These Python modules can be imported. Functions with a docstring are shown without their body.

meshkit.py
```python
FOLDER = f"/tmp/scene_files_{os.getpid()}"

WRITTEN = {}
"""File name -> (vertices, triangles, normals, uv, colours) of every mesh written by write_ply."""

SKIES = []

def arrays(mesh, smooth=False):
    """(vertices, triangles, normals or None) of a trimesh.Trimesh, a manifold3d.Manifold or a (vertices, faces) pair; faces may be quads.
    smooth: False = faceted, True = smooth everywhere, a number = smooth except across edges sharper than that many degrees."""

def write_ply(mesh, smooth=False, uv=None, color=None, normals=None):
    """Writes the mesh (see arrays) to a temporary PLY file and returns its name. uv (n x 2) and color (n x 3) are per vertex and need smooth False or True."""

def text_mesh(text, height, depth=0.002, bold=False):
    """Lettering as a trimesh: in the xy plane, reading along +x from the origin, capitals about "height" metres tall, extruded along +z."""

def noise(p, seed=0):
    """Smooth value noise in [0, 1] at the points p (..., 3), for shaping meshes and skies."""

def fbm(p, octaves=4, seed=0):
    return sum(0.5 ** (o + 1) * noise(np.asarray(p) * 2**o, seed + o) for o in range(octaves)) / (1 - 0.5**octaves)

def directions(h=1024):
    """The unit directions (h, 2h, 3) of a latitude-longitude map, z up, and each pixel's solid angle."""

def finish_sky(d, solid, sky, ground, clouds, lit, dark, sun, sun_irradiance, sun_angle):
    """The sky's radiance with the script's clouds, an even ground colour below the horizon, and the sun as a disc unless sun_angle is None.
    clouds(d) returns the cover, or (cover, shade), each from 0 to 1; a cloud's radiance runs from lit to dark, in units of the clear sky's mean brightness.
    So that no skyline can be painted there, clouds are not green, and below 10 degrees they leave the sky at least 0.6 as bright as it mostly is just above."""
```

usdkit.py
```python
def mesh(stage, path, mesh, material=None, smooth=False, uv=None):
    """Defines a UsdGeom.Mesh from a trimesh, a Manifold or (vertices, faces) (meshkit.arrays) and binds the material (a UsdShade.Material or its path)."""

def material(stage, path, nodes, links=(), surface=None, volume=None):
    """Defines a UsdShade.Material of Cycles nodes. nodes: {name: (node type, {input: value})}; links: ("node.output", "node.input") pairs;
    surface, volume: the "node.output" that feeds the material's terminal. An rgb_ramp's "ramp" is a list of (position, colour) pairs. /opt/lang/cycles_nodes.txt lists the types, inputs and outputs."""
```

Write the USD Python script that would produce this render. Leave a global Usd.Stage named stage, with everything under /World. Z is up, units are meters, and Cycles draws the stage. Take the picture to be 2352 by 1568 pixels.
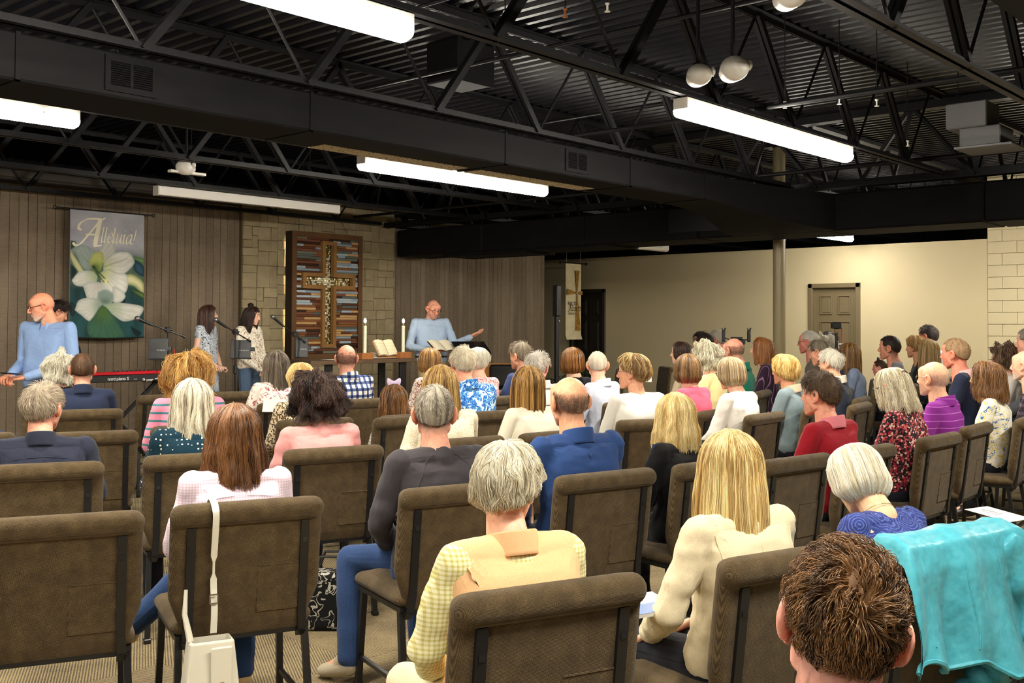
import math, random, numpy as np, trimesh, manifold3d as m3, usdkit, meshkit
from pxr import Usd, UsdGeom, UsdShade, UsdLux, Gf, Sdf, Vt
from shapely.geometry import Polygon, LineString, box as sbox
from shapely import affinity
from shapely.ops import unary_union

stage = Usd.Stage.CreateInMemory()
UsdGeom.SetStageUpAxis(stage, UsdGeom.Tokens.z)
UsdGeom.SetStageMetersPerUnit(stage, 1.0)
UsdGeom.Xform.Define(stage, '/World')
rng = np.random.default_rng(7)

# ------------------------------------------------------------------ camera
FPX, YAW, PIT, ROLL, CYP, HC = 2411.5, .734027, .0246271, .00485295, 686., 1.5
_F = np.array([math.cos(YAW)*math.cos(PIT), math.sin(YAW)*math.cos(PIT), math.sin(PIT)])
_R = np.array([math.sin(YAW), -math.cos(YAW), 0.]); _U = np.cross(_R, _F)
_c, _s = math.cos(ROLL), math.sin(ROLL)
_R, _U = _c*_R+_s*_U, -_s*_R+_c*_U
EYE = np.array([0., 0., HC])
FH = np.array([math.cos(YAW), math.sin(YAW), 0.]); RH = np.array([math.sin(YAW), -math.cos(YAW), 0.])
cam = UsdGeom.Camera.Define(stage, '/World/camera')
cam.AddTransformOp().Set(Gf.Matrix4d(*_R, 0, *_U, 0, *(-_F), 0, *EYE, 1))
cam.CreateHorizontalApertureAttr(36.0); cam.CreateVerticalApertureAttr(24.0)
cam.CreateFocalLengthAttr(36.0*FPX/2352); cam.CreateVerticalApertureOffsetAttr(-(784-CYP)/2352*36.0)
cam.CreateClippingRangeAttr((0.05, 200))
cam.CreateExposureAttr(2.25)

def ray(x, y): return _F+_R*(x-1176)/FPX-_U*(y-CYP)/FPX
def on_y(x, y, Y): d = ray(x, y); return EYE+d*(Y/d[1])
def on_x(x, y, X): d = ray(x, y); return EYE+d*(X/d[0])
def on_z(x, y, Z): d = ray(x, y); return EYE+d*((Z-HC)/d[2])
def at_d(x, y, D): return EYE+ray(x, y)*D
LAMP = 26.0            # radiance of the fluorescent lenses

# ------------------------------------------------------------------ materials
LOOKS = '/World/Looks'; UsdGeom.Scope.Define(stage, LOOKS); _mats = {}
def lin(r, g=None, b=None):
    if g is None: r, g, b = r
    f = lambda v: (v/255/12.92) if v/255 <= .04045 else ((v/255+.055)/1.055)**2.4
    return (f(r), f(g), f(b))
def raw(name, nodes, links, surface='p.BSDF'):
    if name not in _mats: _mats[name] = usdkit.material(stage, f'{LOOKS}/{name}', nodes, links, surface)
    return _mats[name]
def plain(name, col, rough=.5, metal=0., **kw):
    return raw(name, {'p': ('principled_bsdf', dict(base_color=col, roughness=rough, metallic=metal, **kw))}, [])
def grainy(name, c1, c2, scale=(8, 8, 8), rough=.8, bump=0., detail=4, coord='object', **kw):
    n = {'t': ('texture_coordinate', {}), 'm': ('mapping', {'scale': scale}), 'n': ('noise_texture', {'scale': 1., 'detail': detail, 'roughness': .6}),
         'r': ('rgb_ramp', {'ramp': [(.3, c1), (.7, c2)]}), 'p': ('principled_bsdf', dict(roughness=rough, **kw))}
    l = [(f't.{coord}', 'm.vector'), ('m.vector', 'n.vector'), ('n.fac', 'r.fac'), ('r.color', 'p.base_color')]
    if bump: n['b'] = ('bump', {'strength': .6, 'distance': bump}); l += [('n.fac', 'b.height'), ('b.normal', 'p.normal')]
    return raw(name, n, l)
def emit(name, col, s):
    return raw(name, {'e': ('emission', {'color': col, 'strength': s})}, [], 'e.emission')
def cloth(name, col, rough=.9, wr=.004, col2=None, fine=700):
    """plain woven cloth: fine weave and soft wrinkles in relief"""
    c2 = col2 or tuple(v*.88 for v in col)
    n = {'t': ('texture_coordinate', {}), 'n': ('noise_texture', {'scale': 9., 'detail': 3.}), 'f': ('noise_texture', {'scale': float(fine), 'detail': 1.}),
         'r': ('rgb_ramp', {'ramp': [(.35, c2), (.65, col)]}), 'b': ('bump', {'strength': .8, 'distance': wr*2}), 'b2': ('bump', {'strength': .25, 'distance': .0006}),
         'p': ('principled_bsdf', {'roughness': rough, 'sheen_weight': .08, 'specular_ior_level': .2})}
    l = [('t.object', 'n.vector'), ('t.object', 'f.vector'), ('f.fac', 'r.fac'), ('r.color', 'p.base_color'), ('n.fac', 'b.height'), ('b.normal', 'b2.normal'), ('f.fac', 'b2.height'), ('b2.normal', 'p.normal')]
    return raw(name, n, l)

# ------------------------------------------------------------------ prims
_names = {}
def numbered(path):
    k = _names.get(path, -1)+1; _names[path] = k
    return path if k == 0 else f'{path}_{k:03d}'
def data(prim, **kw):
    for k, v in kw.items():
        if v: prim.SetCustomDataByKey(k, v)
def P(o): return o if isinstance(o, str) else str(o.GetPath())
def thing(name, label=None, cat=None, loc=(0, 0, 0), rz=0., group=None, kind=None):
    x = UsdGeom.Xform.Define(stage, numbered('/World/'+name))
    x.AddTranslateOp().Set(Gf.Vec3d(*map(float, loc)))
    if rz: x.AddRotateZOp().Set(math.degrees(rz))
    data(x.GetPrim(), label=label, category=cat, group=group, kind=kind)
    return str(x.GetPath())
def obj(name, mesh, mat, parent='/World', smooth=35, label=None, cat=None, group=None, kind=None, color=None):
    path = numbered(f'{P(parent)}/{name}')
    m = usdkit.mesh(stage, path, mesh, mat, smooth)
    if color is not None:
        UsdGeom.PrimvarsAPI(m).CreatePrimvar('tint', Sdf.ValueTypeNames.Color3fArray, 'vertex').Set(Vt.Vec3fArray.FromNumpy(np.asarray(color, np.float32)))
    data(m.GetPrim(), label=label, category=cat, group=group, kind=kind)
    return path
def copy_of(src, loc, rz=0., label=None, cat=None, group=None):
    base = src.rsplit('/', 1)[1]
    x = UsdGeom.Xform.Define(stage, numbered('/World/'+base))
    x.GetPrim().GetReferences().AddInternalReference(Sdf.Path(src))
    x.ClearXformOpOrder(); 
    x.AddTranslateOp().Set(Gf.Vec3d(*map(float, loc))) if not x.GetPrim().HasAttribute('xformOp:translate') else x.GetPrim().GetAttribute('xformOp:translate').Set(Gf.Vec3d(*map(float, loc)))
    if x.GetPrim().HasAttribute('xformOp:rotateZ'): x.GetPrim().GetAttribute('xformOp:rotateZ').Set(math.degrees(rz)); x.SetXformOpOrder([UsdGeom.XformOp(x.GetPrim().GetAttribute('xformOp:translate')), UsdGeom.XformOp(x.GetPrim().GetAttribute('xformOp:rotateZ'))])
    x.GetPrim().SetInstanceable(True)
    data(x.GetPrim(), label=label, category=cat, group=group)
    return str(x.GetPath())

# ------------------------------------------------------------------ meshes
cat_ = trimesh.util.concatenate
def box(x0, x1, y0, y1, z0, z1):
    b = trimesh.creation.box([x1-x0, y1-y0, z1-z0]); b.apply_translation([(x0+x1)/2, (y0+y1)/2, (z0+z1)/2]); return b
def bevel_box(x0, x1, y0, y1, z0, z1, r=.01):
    """box with chamfered edges (hull of 24 points)"""
    p = []
    for sx, X in ((1, x0), (-1, x1)):
        for sy, Y in ((1, y0), (-1, y1)):
            for sz, Z in ((1, z0), (-1, z1)):
                p += [(X, Y+sy*r, Z+sz*r), (X+sx*r, Y, Z+sz*r), (X+sx*r, Y+sy*r, Z)]
    return trimesh.Trimesh(*_hull(p))
def _hull(p):
    m = m3.Manifold.hull_points(np.asarray(p, float)).to_mesh(); return np.array(m.vert_properties[:, :3], float), np.array(m.tri_verts)
def tri(man):
    m = man.to_mesh(); return trimesh.Trimesh(np.array(m.vert_properties[:, :3], float), np.array(m.tri_verts), process=False)
def frame_of(a, b):
    d = np.asarray(b, float)-np.asarray(a, float); L = np.linalg.norm(d); d = d/L
    u = np.cross(d, [0, 0, 1.]) if abs(d[2]) < .95 else np.cross(d, [0, 1., 0]); u /= np.linalg.norm(u); v = np.cross(u, d)
    return L, np.array([u, v, d])
def bar(a, b, w, h=None):
    """square bar from a to b, w wide (horizontal) and h tall"""
    h = h or w; L, M = frame_of(a, b)
    m = trimesh.creation.box([w, h, L]); m.vertices = m.vertices@M+(np.asarray(a)+np.asarray(b))/2
    return m
def rod(a, b, r, n=10):
    L, M = frame_of(a, b); m = trimesh.creation.cylinder(r, L, sections=n); m.vertices = m.vertices@M+(np.asarray(a, float)+np.asarray(b))/2; return m
def tube(pts, r, n=8, closed=False):
    p = np.asarray(pts, float); N = len(p); t = np.gradient(p, axis=0)
    if closed: t = np.roll(p, -1, 0)-np.roll(p, 1, 0)
    t /= np.linalg.norm(t, axis=1, keepdims=True)+1e-12
    u = np.cross(t[0], [0, 0, 1.] if abs(t[0, 2]) < .9 else [1., 0, 0]); U = []
    for k in range(N):
        u = u-t[k]*(u@t[k]); u /= np.linalg.norm(u)+1e-12; U.append(u)
    U = np.array(U); V = np.cross(t, U); a = np.arange(n)*2*np.pi/n
    r = np.broadcast_to(r, (N,))
    v = p[:, None]+r[:, None, None]*(np.cos(a)[None, :, None]*U[:, None]+np.sin(a)[None, :, None]*V[:, None])
    v = v.reshape(-1, 3); f = []
    for i in range(N if closed else N-1):
        j = (i+1) % N
        for k in range(n):
            k2 = (k+1) % n; f += [(i*n+k, j*n+k, j*n+k2), (i*n+k, j*n+k2, i*n+k2)]
    if not closed:
        v = np.vstack([v, p[0], p[-1]]); a0, a1 = len(v)-2, len(v)-1
        for k in range(n):
            f += [(a0, k, (k+1) % n), (a1, (N-1)*n+(k+1) % n, (N-1)*n+k)]
    m = trimesh.Trimesh(v, np.array(f)[:, ::-1], process=False); return m
def lathe(prof, n=20, at=(0, 0, 0)):
    """(radius, height) profile turned about z"""
    p = np.asarray(prof, float); a = np.arange(n)*2*np.pi/n
    v = np.stack([p[:, 0][:, None]*np.cos(a), p[:, 0][:, None]*np.sin(a), np.broadcast_to(p[:, 1][:, None], (len(p), n))], -1).reshape(-1, 3); f = []
    for i in range(len(p)-1):
        for k in range(n):
            k2 = (k+1) % n; f += [(i*n+k, i*n+k2, (i+1)*n+k2), (i*n+k, (i+1)*n+k2, (i+1)*n+k)]
    m = trimesh.Trimesh(v, f, process=False); m.apply_translation(at); return m
def slab(poly, h, z=0.):
    g = getattr(poly, 'geoms', [poly]); m = cat_([trimesh.creation.extrude_polygon(q, h, engine='earcut') for q in g if q.area > 1e-9]); m.apply_translation([0, 0, z]); return m
def turned(m, M=None, t=(0, 0, 0)):
    m = m.copy()
    if M is not None: m.vertices = m.vertices@np.asarray(M).T
    m.vertices = m.vertices+np.asarray(t, float); return m
def rotx(a): c, s = math.cos(a), math.sin(a); return np.array([[1, 0, 0], [0, c, -s], [0, s, c]])
def roty(a): c, s = math.cos(a), math.sin(a); return np.array([[c, 0, s], [0, 1, 0], [-s, 0, c]])
def rotz(a): c, s = math.cos(a), math.sin(a); return np.array([[c, -s, 0], [s, c, 0], [0, 0, 1]])
def grid_mesh(V, closed_u=False):
    """V (nu, nv, 3) -> (vertices, faces)"""
    nu, nv = V.shape[:2]; i, j = np.meshgrid(np.arange(nu if closed_u else nu-1), np.arange(nv-1), indexing='ij'); i2 = (i+1) % nu
    a, b, c, d = i*nv+j, i2*nv+j, i2*nv+j+1, i*nv+j+1
    return V.reshape(-1, 3), np.vstack([np.stack([a, b, c], -1).reshape(-1, 3), np.stack([a, c, d], -1).reshape(-1, 3)])
# ------------------------------------------------------------------ the setting
def struct(name, mesh, m, parent='/World', smooth=False, label=None): return obj(name, mesh, m, parent, smooth, label=label, kind='structure' if parent == '/World' else None)
CEIL = 3.72
m_cream = grainy('cream_paint', lin(198, 184, 148), lin(202, 188, 152), (60, 60, 60), .75, .0006)
m_block = grainy('block_paint', lin(200, 187, 152), lin(205, 192, 158), (90, 90, 90), .7, .001)
m_dark = plain('black_steel', (.0085, .0085, .0100), .5, specular_ior_level=.22)
m_deck = grainy('deck_paint', (.0042, .0045, .0070), (.0062, .0066, .0100), (5, 5, 5), .36, specular_ior_level=.28)
m_duct = grainy('duct_paint', (.0056, .0055, .0064), (.0085, .0083, .0090), (3, 3, 12), .7, specular_ior_level=.10)
m_black = plain('black_plastic', (.012, .012, .013), .4)
m_blackmetal = plain('black_powder_metal', (.010, .010, .011), .33)
m_white = plain('white_enamel', (.80, .78, .73), .35)
m_brown = plain('taupe_paint', lin(112, 99, 72), .5)
m_darkdoor = plain('dark_door_paint', lin(46, 40, 32), .5)
m_trimdark = plain('dark_trim_paint', lin(62, 54, 46), .6)

# floor: slab and carpet tiles
def carpet(name, dirx):
    c1, c2, c3 = lin(70, 64, 54), lin(128, 114, 88), lin(168, 150, 112)
    return raw(name, {'t': ('texture_coordinate', {}), 'm': ('mapping', {'scale': (1., 1., 1.), 'rotation': (0, 0, dirx)}), 'w': ('wave_texture', {'wave_type': 'bands', 'bands_direction': 'x', 'scale': 26., 'distortion': 1.2, 'detail': 2., 'detail_scale': 2.}),
        'n': ('noise_texture', {'scale': 120., 'detail': 3.}), 'g': ('noise_texture', {'scale': 5., 'detail': 3.}), 'mx': ('mix', {'mix_type': 'mix', 'fac': .55}), 'mx2': ('mix', {'mix_type': 'mix', 'fac': .35}),
        'r': ('rgb_ramp', {'ramp': [(.3, c1), (.5, c2), (.72, c3)]}), 'b': ('bump', {'strength': .8, 'distance': .004}), 'p': ('principled_bsdf', {'roughness': .95, 'specular_ior_level': .1})},
        [('t.object', 'm.vector'), ('m.vector', 'w.vector'), ('t.object', 'n.vector'), ('t.object', 'g.vector'), ('w.color', 'mx.color1'), ('n.color', 'mx.color2'), ('mx.color', 'mx2.color1'), ('g.color', 'mx2.color2'), ('mx2.color', 'r.fac'), ('r.color', 'p.base_color'), ('n.fac', 'b.height'), ('b.normal', 'p.normal')])
m_car = [carpet('carpet_a', 0.), carpet('carpet_b', 1.5708), carpet('carpet_c', .5), carpet('carpet_d', 2.1)]
floor = struct('floor', box(-6, 16, -5, 14.6, -.1, -.008), m_car[0])
T = .61
rest = []
for i in range(-10, 27):
    for j in range(-8, 24):
        x0, y0 = i*T, j*T
        if x0 < -6 or x0+T > 16.01 or y0 < -5 or y0+T > 12.0: continue
        q = box(x0+.001, x0+T-.001, y0+.001, y0+T-.001, -.008, 0.)
        if 0.5 < x0 < 7.5 and .5 < y0 < 7 and len([1])>0 and (x0*.74+y0*.67) < 7.6: obj('carpet_tile', q, m_car[(i*7+j*3+(i*j) % 3) % 4], floor, False)
        else: rest.append(q)
obj('carpet', cat_(rest), m_car[2], floor, False, kind='stuff')

# ceiling deck: corrugated steel, ribs along y
pit = .1385; xs, zs = [], []
x = -6.
while x < 20:
    for dx, dz in ((0, 0), (.045, 0), (.062, .038), (.12, .038)): xs.append(x+dx); zs.append(CEIL+dz)
    x += pit
prof = np.array([xs, zs]).T
V = np.stack([np.stack([prof[:, 0], np.full(len(prof), yy), prof[:, 1]], -1) for yy in (-5, 16.)], 1)
v1, f1 = grid_mesh(V); up = v1+[0, 0, .004]
struct('ceiling', trimesh.Trimesh(np.vstack([v1, up]), np.vstack([f1[:, ::-1], f1+len(v1)]), process=False), m_deck)

# walls
m_far = grainy('taupe_wall', lin(120, 108, 86), lin(126, 114, 90), (60, 60, 60), .75)
struct('wall_left', box(-6.15, -6, -5, 14.6, -.1, CEIL+.05), m_far)
struct('wall_rear', box(-6, 20, -5.15, -5, -.1, CEIL+.05), m_far)
struct('wall_back', box(-6, 20, 14.6, 14.75, -.1, CEIL+.2), m_dark)
struct('wall_far', box(20, 20.15, -5, 14.75, -.1, CEIL+.2), m_dark)
PT = 2.785
wr_ = struct('wall_right', cat_([box(16, 16.12, 5.1, 7.02, -.1, PT), box(16, 16.12, 7.90, 12.04, -.1, PT), box(16, 16.12, 12.9, 14.6, -.1, PT), box(16, 16.12, 7.02, 7.90, 2.19, PT), box(16, 16.12, 12.04, 12.9, 2.19, PT)]), m_cream)
wb = struct('wall_block', box(16.01, 16.2, -5, 5.1, -.1, CEIL), m_block)
bh, bl = .171, .405
k = 0
for iz in range(0, 22):
    z0 = iz*bh
    if z0 < .8: continue
    for iy in range(-2, 14):
        y1 = 5.095-iy*bl-(iz % 2)*bl/2+bl/2; y0 = y1-bl; y1 = min(y1, 5.095)
        if y1-y0 < .05 or y0 < 2.4: continue
        obj('block', bevel_box(15.985, 16.03, y0+.0025, y1-.0025, z0+.0025, min(z0+bh-.0025, CEIL-.05), .004), m_block, wb, False)
# doors
def panel_door(n, X, y0, y1, top, mat, frame_mat):
    d = thing(f'door_{n}', kind='structure')
    fw = .075
    obj('frame', cat_([bevel_box(X-.03, X+.12, y0, y0+fw, 0, top, .008), bevel_box(X-.03, X+.12, y1-fw, y1, 0, top, .008), bevel_box(X-.03, X+.12, y0, y1, top-fw, top, .008)]), frame_mat, d, False)
    a, b, t = y0+fw, y1-fw, top-fw
    obj('leaf', box(X+.035, X+.075, a, b, .01, t), mat, d, False)
    W = b-a; st = .11*W/.75
    for (za, zb) in ((.25, .85), (1.0, 1.58), (1.69, t-.12)):
        for (ya, yb) in ((a+st, a+W/2-st*.45), (a+W/2+st*.45, b-st)):
            fr = bevel_box(X+.018, X+.04, ya, yb, za, zb, .004); 
            inner = m3.Manifold.cube([.05, yb-ya-.03, zb-za-.03]).translate([X+.0, ya+.015, za+.015])
            ring = m3.Manifold(m3.Mesh(np.asarray(fr.vertices, np.float32), np.asarray(fr.faces, np.uint32)))-inner
            obj('panel_moulding', tri(ring), mat, d, False)
            obj('panel', bevel_box(X+.026, X+.04, ya+.03, yb-.03, za+.03, zb-.03, .008), mat, d, False)
    obj('knob', lathe([(0, -.06), (.012, -.06), (.012, -.03), (.028, -.025), (.03, -.01), (.02, 0), (0, .003)], 14), plain('brass', (.35, .25, .1), .3, 1.), d)
    p = stage.GetPrimAtPath(f'{d}/knob'); UsdGeom.Xformable(p).AddTranslateOp().Set(Gf.Vec3d(X, a+.06, .96)); UsdGeom.Xformable(p).AddRotateYOp().Set(-90)
panel_door(1, 16., 7.02, 7.90, 2.19, m_brown, m_brown)
panel_door(2, 16., 12.04, 12.9, 2.19, m_darkdoor, m_darkdoor)
struct('baseboard_right', cat_([box(15.985, 16, 5.1, 7.02, 0, .1), box(15.985, 16, 7.9, 12.04, 0, .1)]), m_darkdoor)

# front wall: vertical planks each side of a stone panel
def wood(name, c1, c2, s=(3., 3., 60.)):
    return raw(name, {'t': ('texture_coordinate', {}), 'oi': ('object_info', {}), 'm': ('mapping', {'scale': (14., 14., 90.)}), 'm2': ('mapping', {'scale': (5., 5., 1.2)}), 'n': ('noise_texture', {'scale': 1., 'detail': 4., 'roughness': .7}), 'n2': ('noise_texture', {'scale': 1., 'detail': 3.}),
        'mx': ('mix', {'mix_type': 'mix', 'fac': .5}), 'r': ('rgb_ramp', {'ramp': [(.30, c1), (.70, c2)]}), 'b': ('bump', {'strength': .5, 'distance': .002}), 'p': ('principled_bsdf', {'roughness': .72, 'specular_ior_level': .3})},
        [('t.object', 'm.vector'), ('t.object', 'm2.vector'), ('m.vector', 'n.vector'), ('m2.vector', 'n2.vector'), ('n.color', 'mx.color1'), ('n2.color', 'mx.color2'), ('mx.color', 'r.fac'), ('r.color', 'p.base_color'), ('n.fac', 'b.height'), ('b.normal', 'p.normal')])
m_planks = [wood('plank_a', lin(92, 79, 65), lin(146, 129, 108)), wood('plank_b', lin(88, 76, 62), lin(138, 122, 102)), wood('plank_c', lin(98, 85, 70), lin(152, 135, 114))]
FY, FT = 12.0, 3.12
wf = struct('wall_front', cat_([box(-6, 10.5, FY+.02, FY+.15, -.1, FT), box(10.5, 14.15, FY+.02, FY+.15, -.1, FT)]), plain('gap_dark', (.012, .01, .008), .8))
pw = .1034; r0 = random.Random(3)
x = 1.2
while x < 14.12:
    if not (7.86 < x < 10.5):
        jit = r0.uniform(-.003, .003); x1 = min(x+pw-.0035, 14.15) if not x < 7.9 < x+pw else 7.895
        obj('plank', bevel_box(x, x1, FY-.004+jit, FY+.03, 0, FT, .003), m_planks[r0.randrange(3)], wf, False)
    x += pw
    if 7.86 < x < 10.5: x = 10.556
struct('trim_1', cat_([bevel_box(-6, 7.9, FY-.05, FY+.05, FT-.005, FT+.09, .01), box(-6, 7.9, FY-.02, FY, FT-.07, FT)]), m_trimdark)
# stone panel: irregular cut stones laid dry
wsn = struct('wall_stone', box(7.9, 10.55, FY-.05, FY+.1, -.1, 3.19), plain('stone_gap', lin(96, 84, 60), .9))
m_stone = [grainy(f'stone_{q}', lin(*a), lin(*b), (7, 7, 11), .85, .012) for q, (a, b) in enumerate((((148, 134, 104), (166, 151, 118)), ((143, 129, 100), (161, 146, 113)), ((152, 138, 108), (170, 155, 123))))]
rs = random.Random(11)
def split(x0, x1, z0, z1, out):
    w, h = x1-x0, z1-z0
    if w*h < .045 and w < .34 and h < .26 or (w*h < .07 and rs.random() < .35 and w < .4 and h < .34):
        out.append((x0, x1, z0, z1)); return
    if w > h*1.25 or (w > h*.8 and rs.random() < .4):
        c = x0+w*rs.uniform(.33, .67); split(x0, c, z0, z1, out); split(c, x1, z0, z1, out)
    else:
        c = z0+h*rs.uniform(.33, .67); split(x0, x1, z0, c, out); split(x0, x1, c, z1, out)
st = []; split(7.9, 10.55, .1, 3.18, st)
for (a, b, c, d) in st:
    g = .0016; dep = rs.uniform(.030, .046)
    v = bevel_box(a+g, b-g, FY-.05-dep, FY-.03, c+g, d-g, .005)
    v.vertices += np.c_[rs.uniform(-1, 1)*.0*v.vertices[:, :1], (v.vertices[:, :1]-a)*rs.uniform(-.05, .05)+(v.vertices[:, 2:]-c)*rs.uniform(-.04, .04), 0*v.vertices[:, :1]]
    obj('stone', v, m_stone[rs.randrange(3)], wsn, False)
struct('trim_2', bevel_box(7.88, 10.57, FY-.11, FY, 3.185, 3.21, .004), m_trimdark)
# platform
plat = struct('platform', box(2.2, 14.1, 8.9, 11.99, 0, .11), m_car[1])
struct('trim_3', box(2.18, 14.12, 8.88, 8.9, 0, .112), m_darkdoor)

# ------------------------------------------------------------------ joists, girder, column, ducts
JY = [-1.25, .42, 2.04, 3.65, 5.22, 6.98, 8.4, 10.06, 11.75]
ZB = 2.95
JL = ['steel bar joist above the camera', 'steel bar joist just behind the camera', 'black steel bar joist crossing the top right corner', 'black bar joist carrying the two nearest tube lights', 'black bar joist above the long duct', 'black bar joist carrying the middle tube light', 'black bar joist between middle light and projector screen', 'black bar joist over the white projector screen case', 'black bar joist right against the front wall']
def joist(Y, lab, x0=-6., x1=10.15):
    j = thing('bar_joist', lab, 'joist', (0, Y, 0))
    for nm, z0, sg in (('bottom_chord', ZB, 1), ('top_chord', CEIL-.005, -1)):
        L = []
        for sy in (-1, 1):
            ya, yb = sorted((sy*.006, sy*.056)); za, zb = sorted((z0, z0+sg*.006)); L.append(box(x0, x1, ya, yb, za, zb))
            ya, yb = sorted((sy*.006, sy*.012)); za, zb = sorted((z0, z0+sg*.05)); L.append(box(x0, x1, ya, yb, za, zb))
        obj(nm, cat_(L), m_dark, j, False)
    xn = 2.82-1.085*9
    while xn < x1-.2:
        if xn > x0+.2:
            s = 1 if xn < 5.3 else -1
            t = xn+s*.56
            obj('web_strut', cat_([bar((xn, o, ZB+.01), (t, o, CEIL-.03), .026, .045) for o in (-.019, .019)]), m_dark, j, False)
            obj('web_rod', rod((xn, 0, ZB+.02), (xn-s*.525, 0, CEIL-.03), .0115, 6), m_dark, j)
        xn += 1.085
    return j
for Y, lab in zip(JY, JL): joist(Y, lab)
# joist bay beyond the girder
def joist2(Y, lab, xe=20):
    xe = 16. if Y < 5.1 else 20.
    j = thing('bar_joist', lab, 'joist', (0, Y, 0))
    for nm, z0 in (('bottom_chord', ZB), ('top_chord', CEIL-.05)): obj(nm, box(10.6, xe, -.055, .055, z0, z0+.045), m_dark, j, False)
    xn = 11.1
    while xn < xe-.5:
        obj('web_rod', rod((xn, 0, ZB+.02), (xn+.5, 0, CEIL-.03), .012, 6), m_dark, j); obj('web_strut', bar((xn, 0, ZB+.02), (xn-.5, 0, CEIL-.03), .035), m_dark, j, False); xn += 1.05
for Y, lab in ((3.65, 'bar joist in front of the beige block wall'), (5.22, 'bar joist beyond the column towards the cream wall'), (6.98, 'bar joist over the short bright light at right'), (8.4, 'far bar joist above the cream partition wall'), (10.06, 'far bar joist behind the cross duct'), (11.75, 'far bar joist above the dark door')): joist2(Y, lab)
g = thing('girder', 'black steel roof girder running to the column top', 'girder', (10.35, 0, 0))
obj('bottom_chord', cat_([box(-.07, -.01, -5, 14, ZB-.02, ZB-.012), box(-.018, -.01, -5, 14, ZB-.02, ZB+.06), box(.01, .07, -5, 14, ZB-.02, ZB-.012), box(.01, .018, -5, 14, ZB-.02, ZB+.06)]), m_dark, g, False)
obj('top_chord', box(-.07, .07, -5, 14, CEIL-.09, CEIL-.01), m_dark, g, False)
y = -4.6
while y < 13.5:
    obj('web_strut', cat_([bar((o, y, ZB), (o, y+.6, CEIL-.05), .05, .03) for o in (-.03, .03)]), m_dark, g, False)
    obj('web_strut', bar((0, y+.8, ZB), (0, y+.6, CEIL-.05), .03), m_dark, g, False); obj('web_strut', bar((0, y+1.15, ZB), (0, y+.62, CEIL-.05), .04), m_dark, g, False); y += 1.6
c = thing('column', 'round taupe steel column standing among the rear seats', 'column', (11.45, 6.03, 0))
obj('shaft', lathe([(.073, 0), (.073, CEIL-.09)], 24), plain('column_paint', lin(146, 132, 98), .35), c); obj('cap_plate', box(-.14, .14, -.14, .14, CEIL-.09, CEIL-.01), m_dark, c, False); obj('base_plate', box(-.14, .14, -.14, .14, 0, .015), m_dark, c, False)

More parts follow.
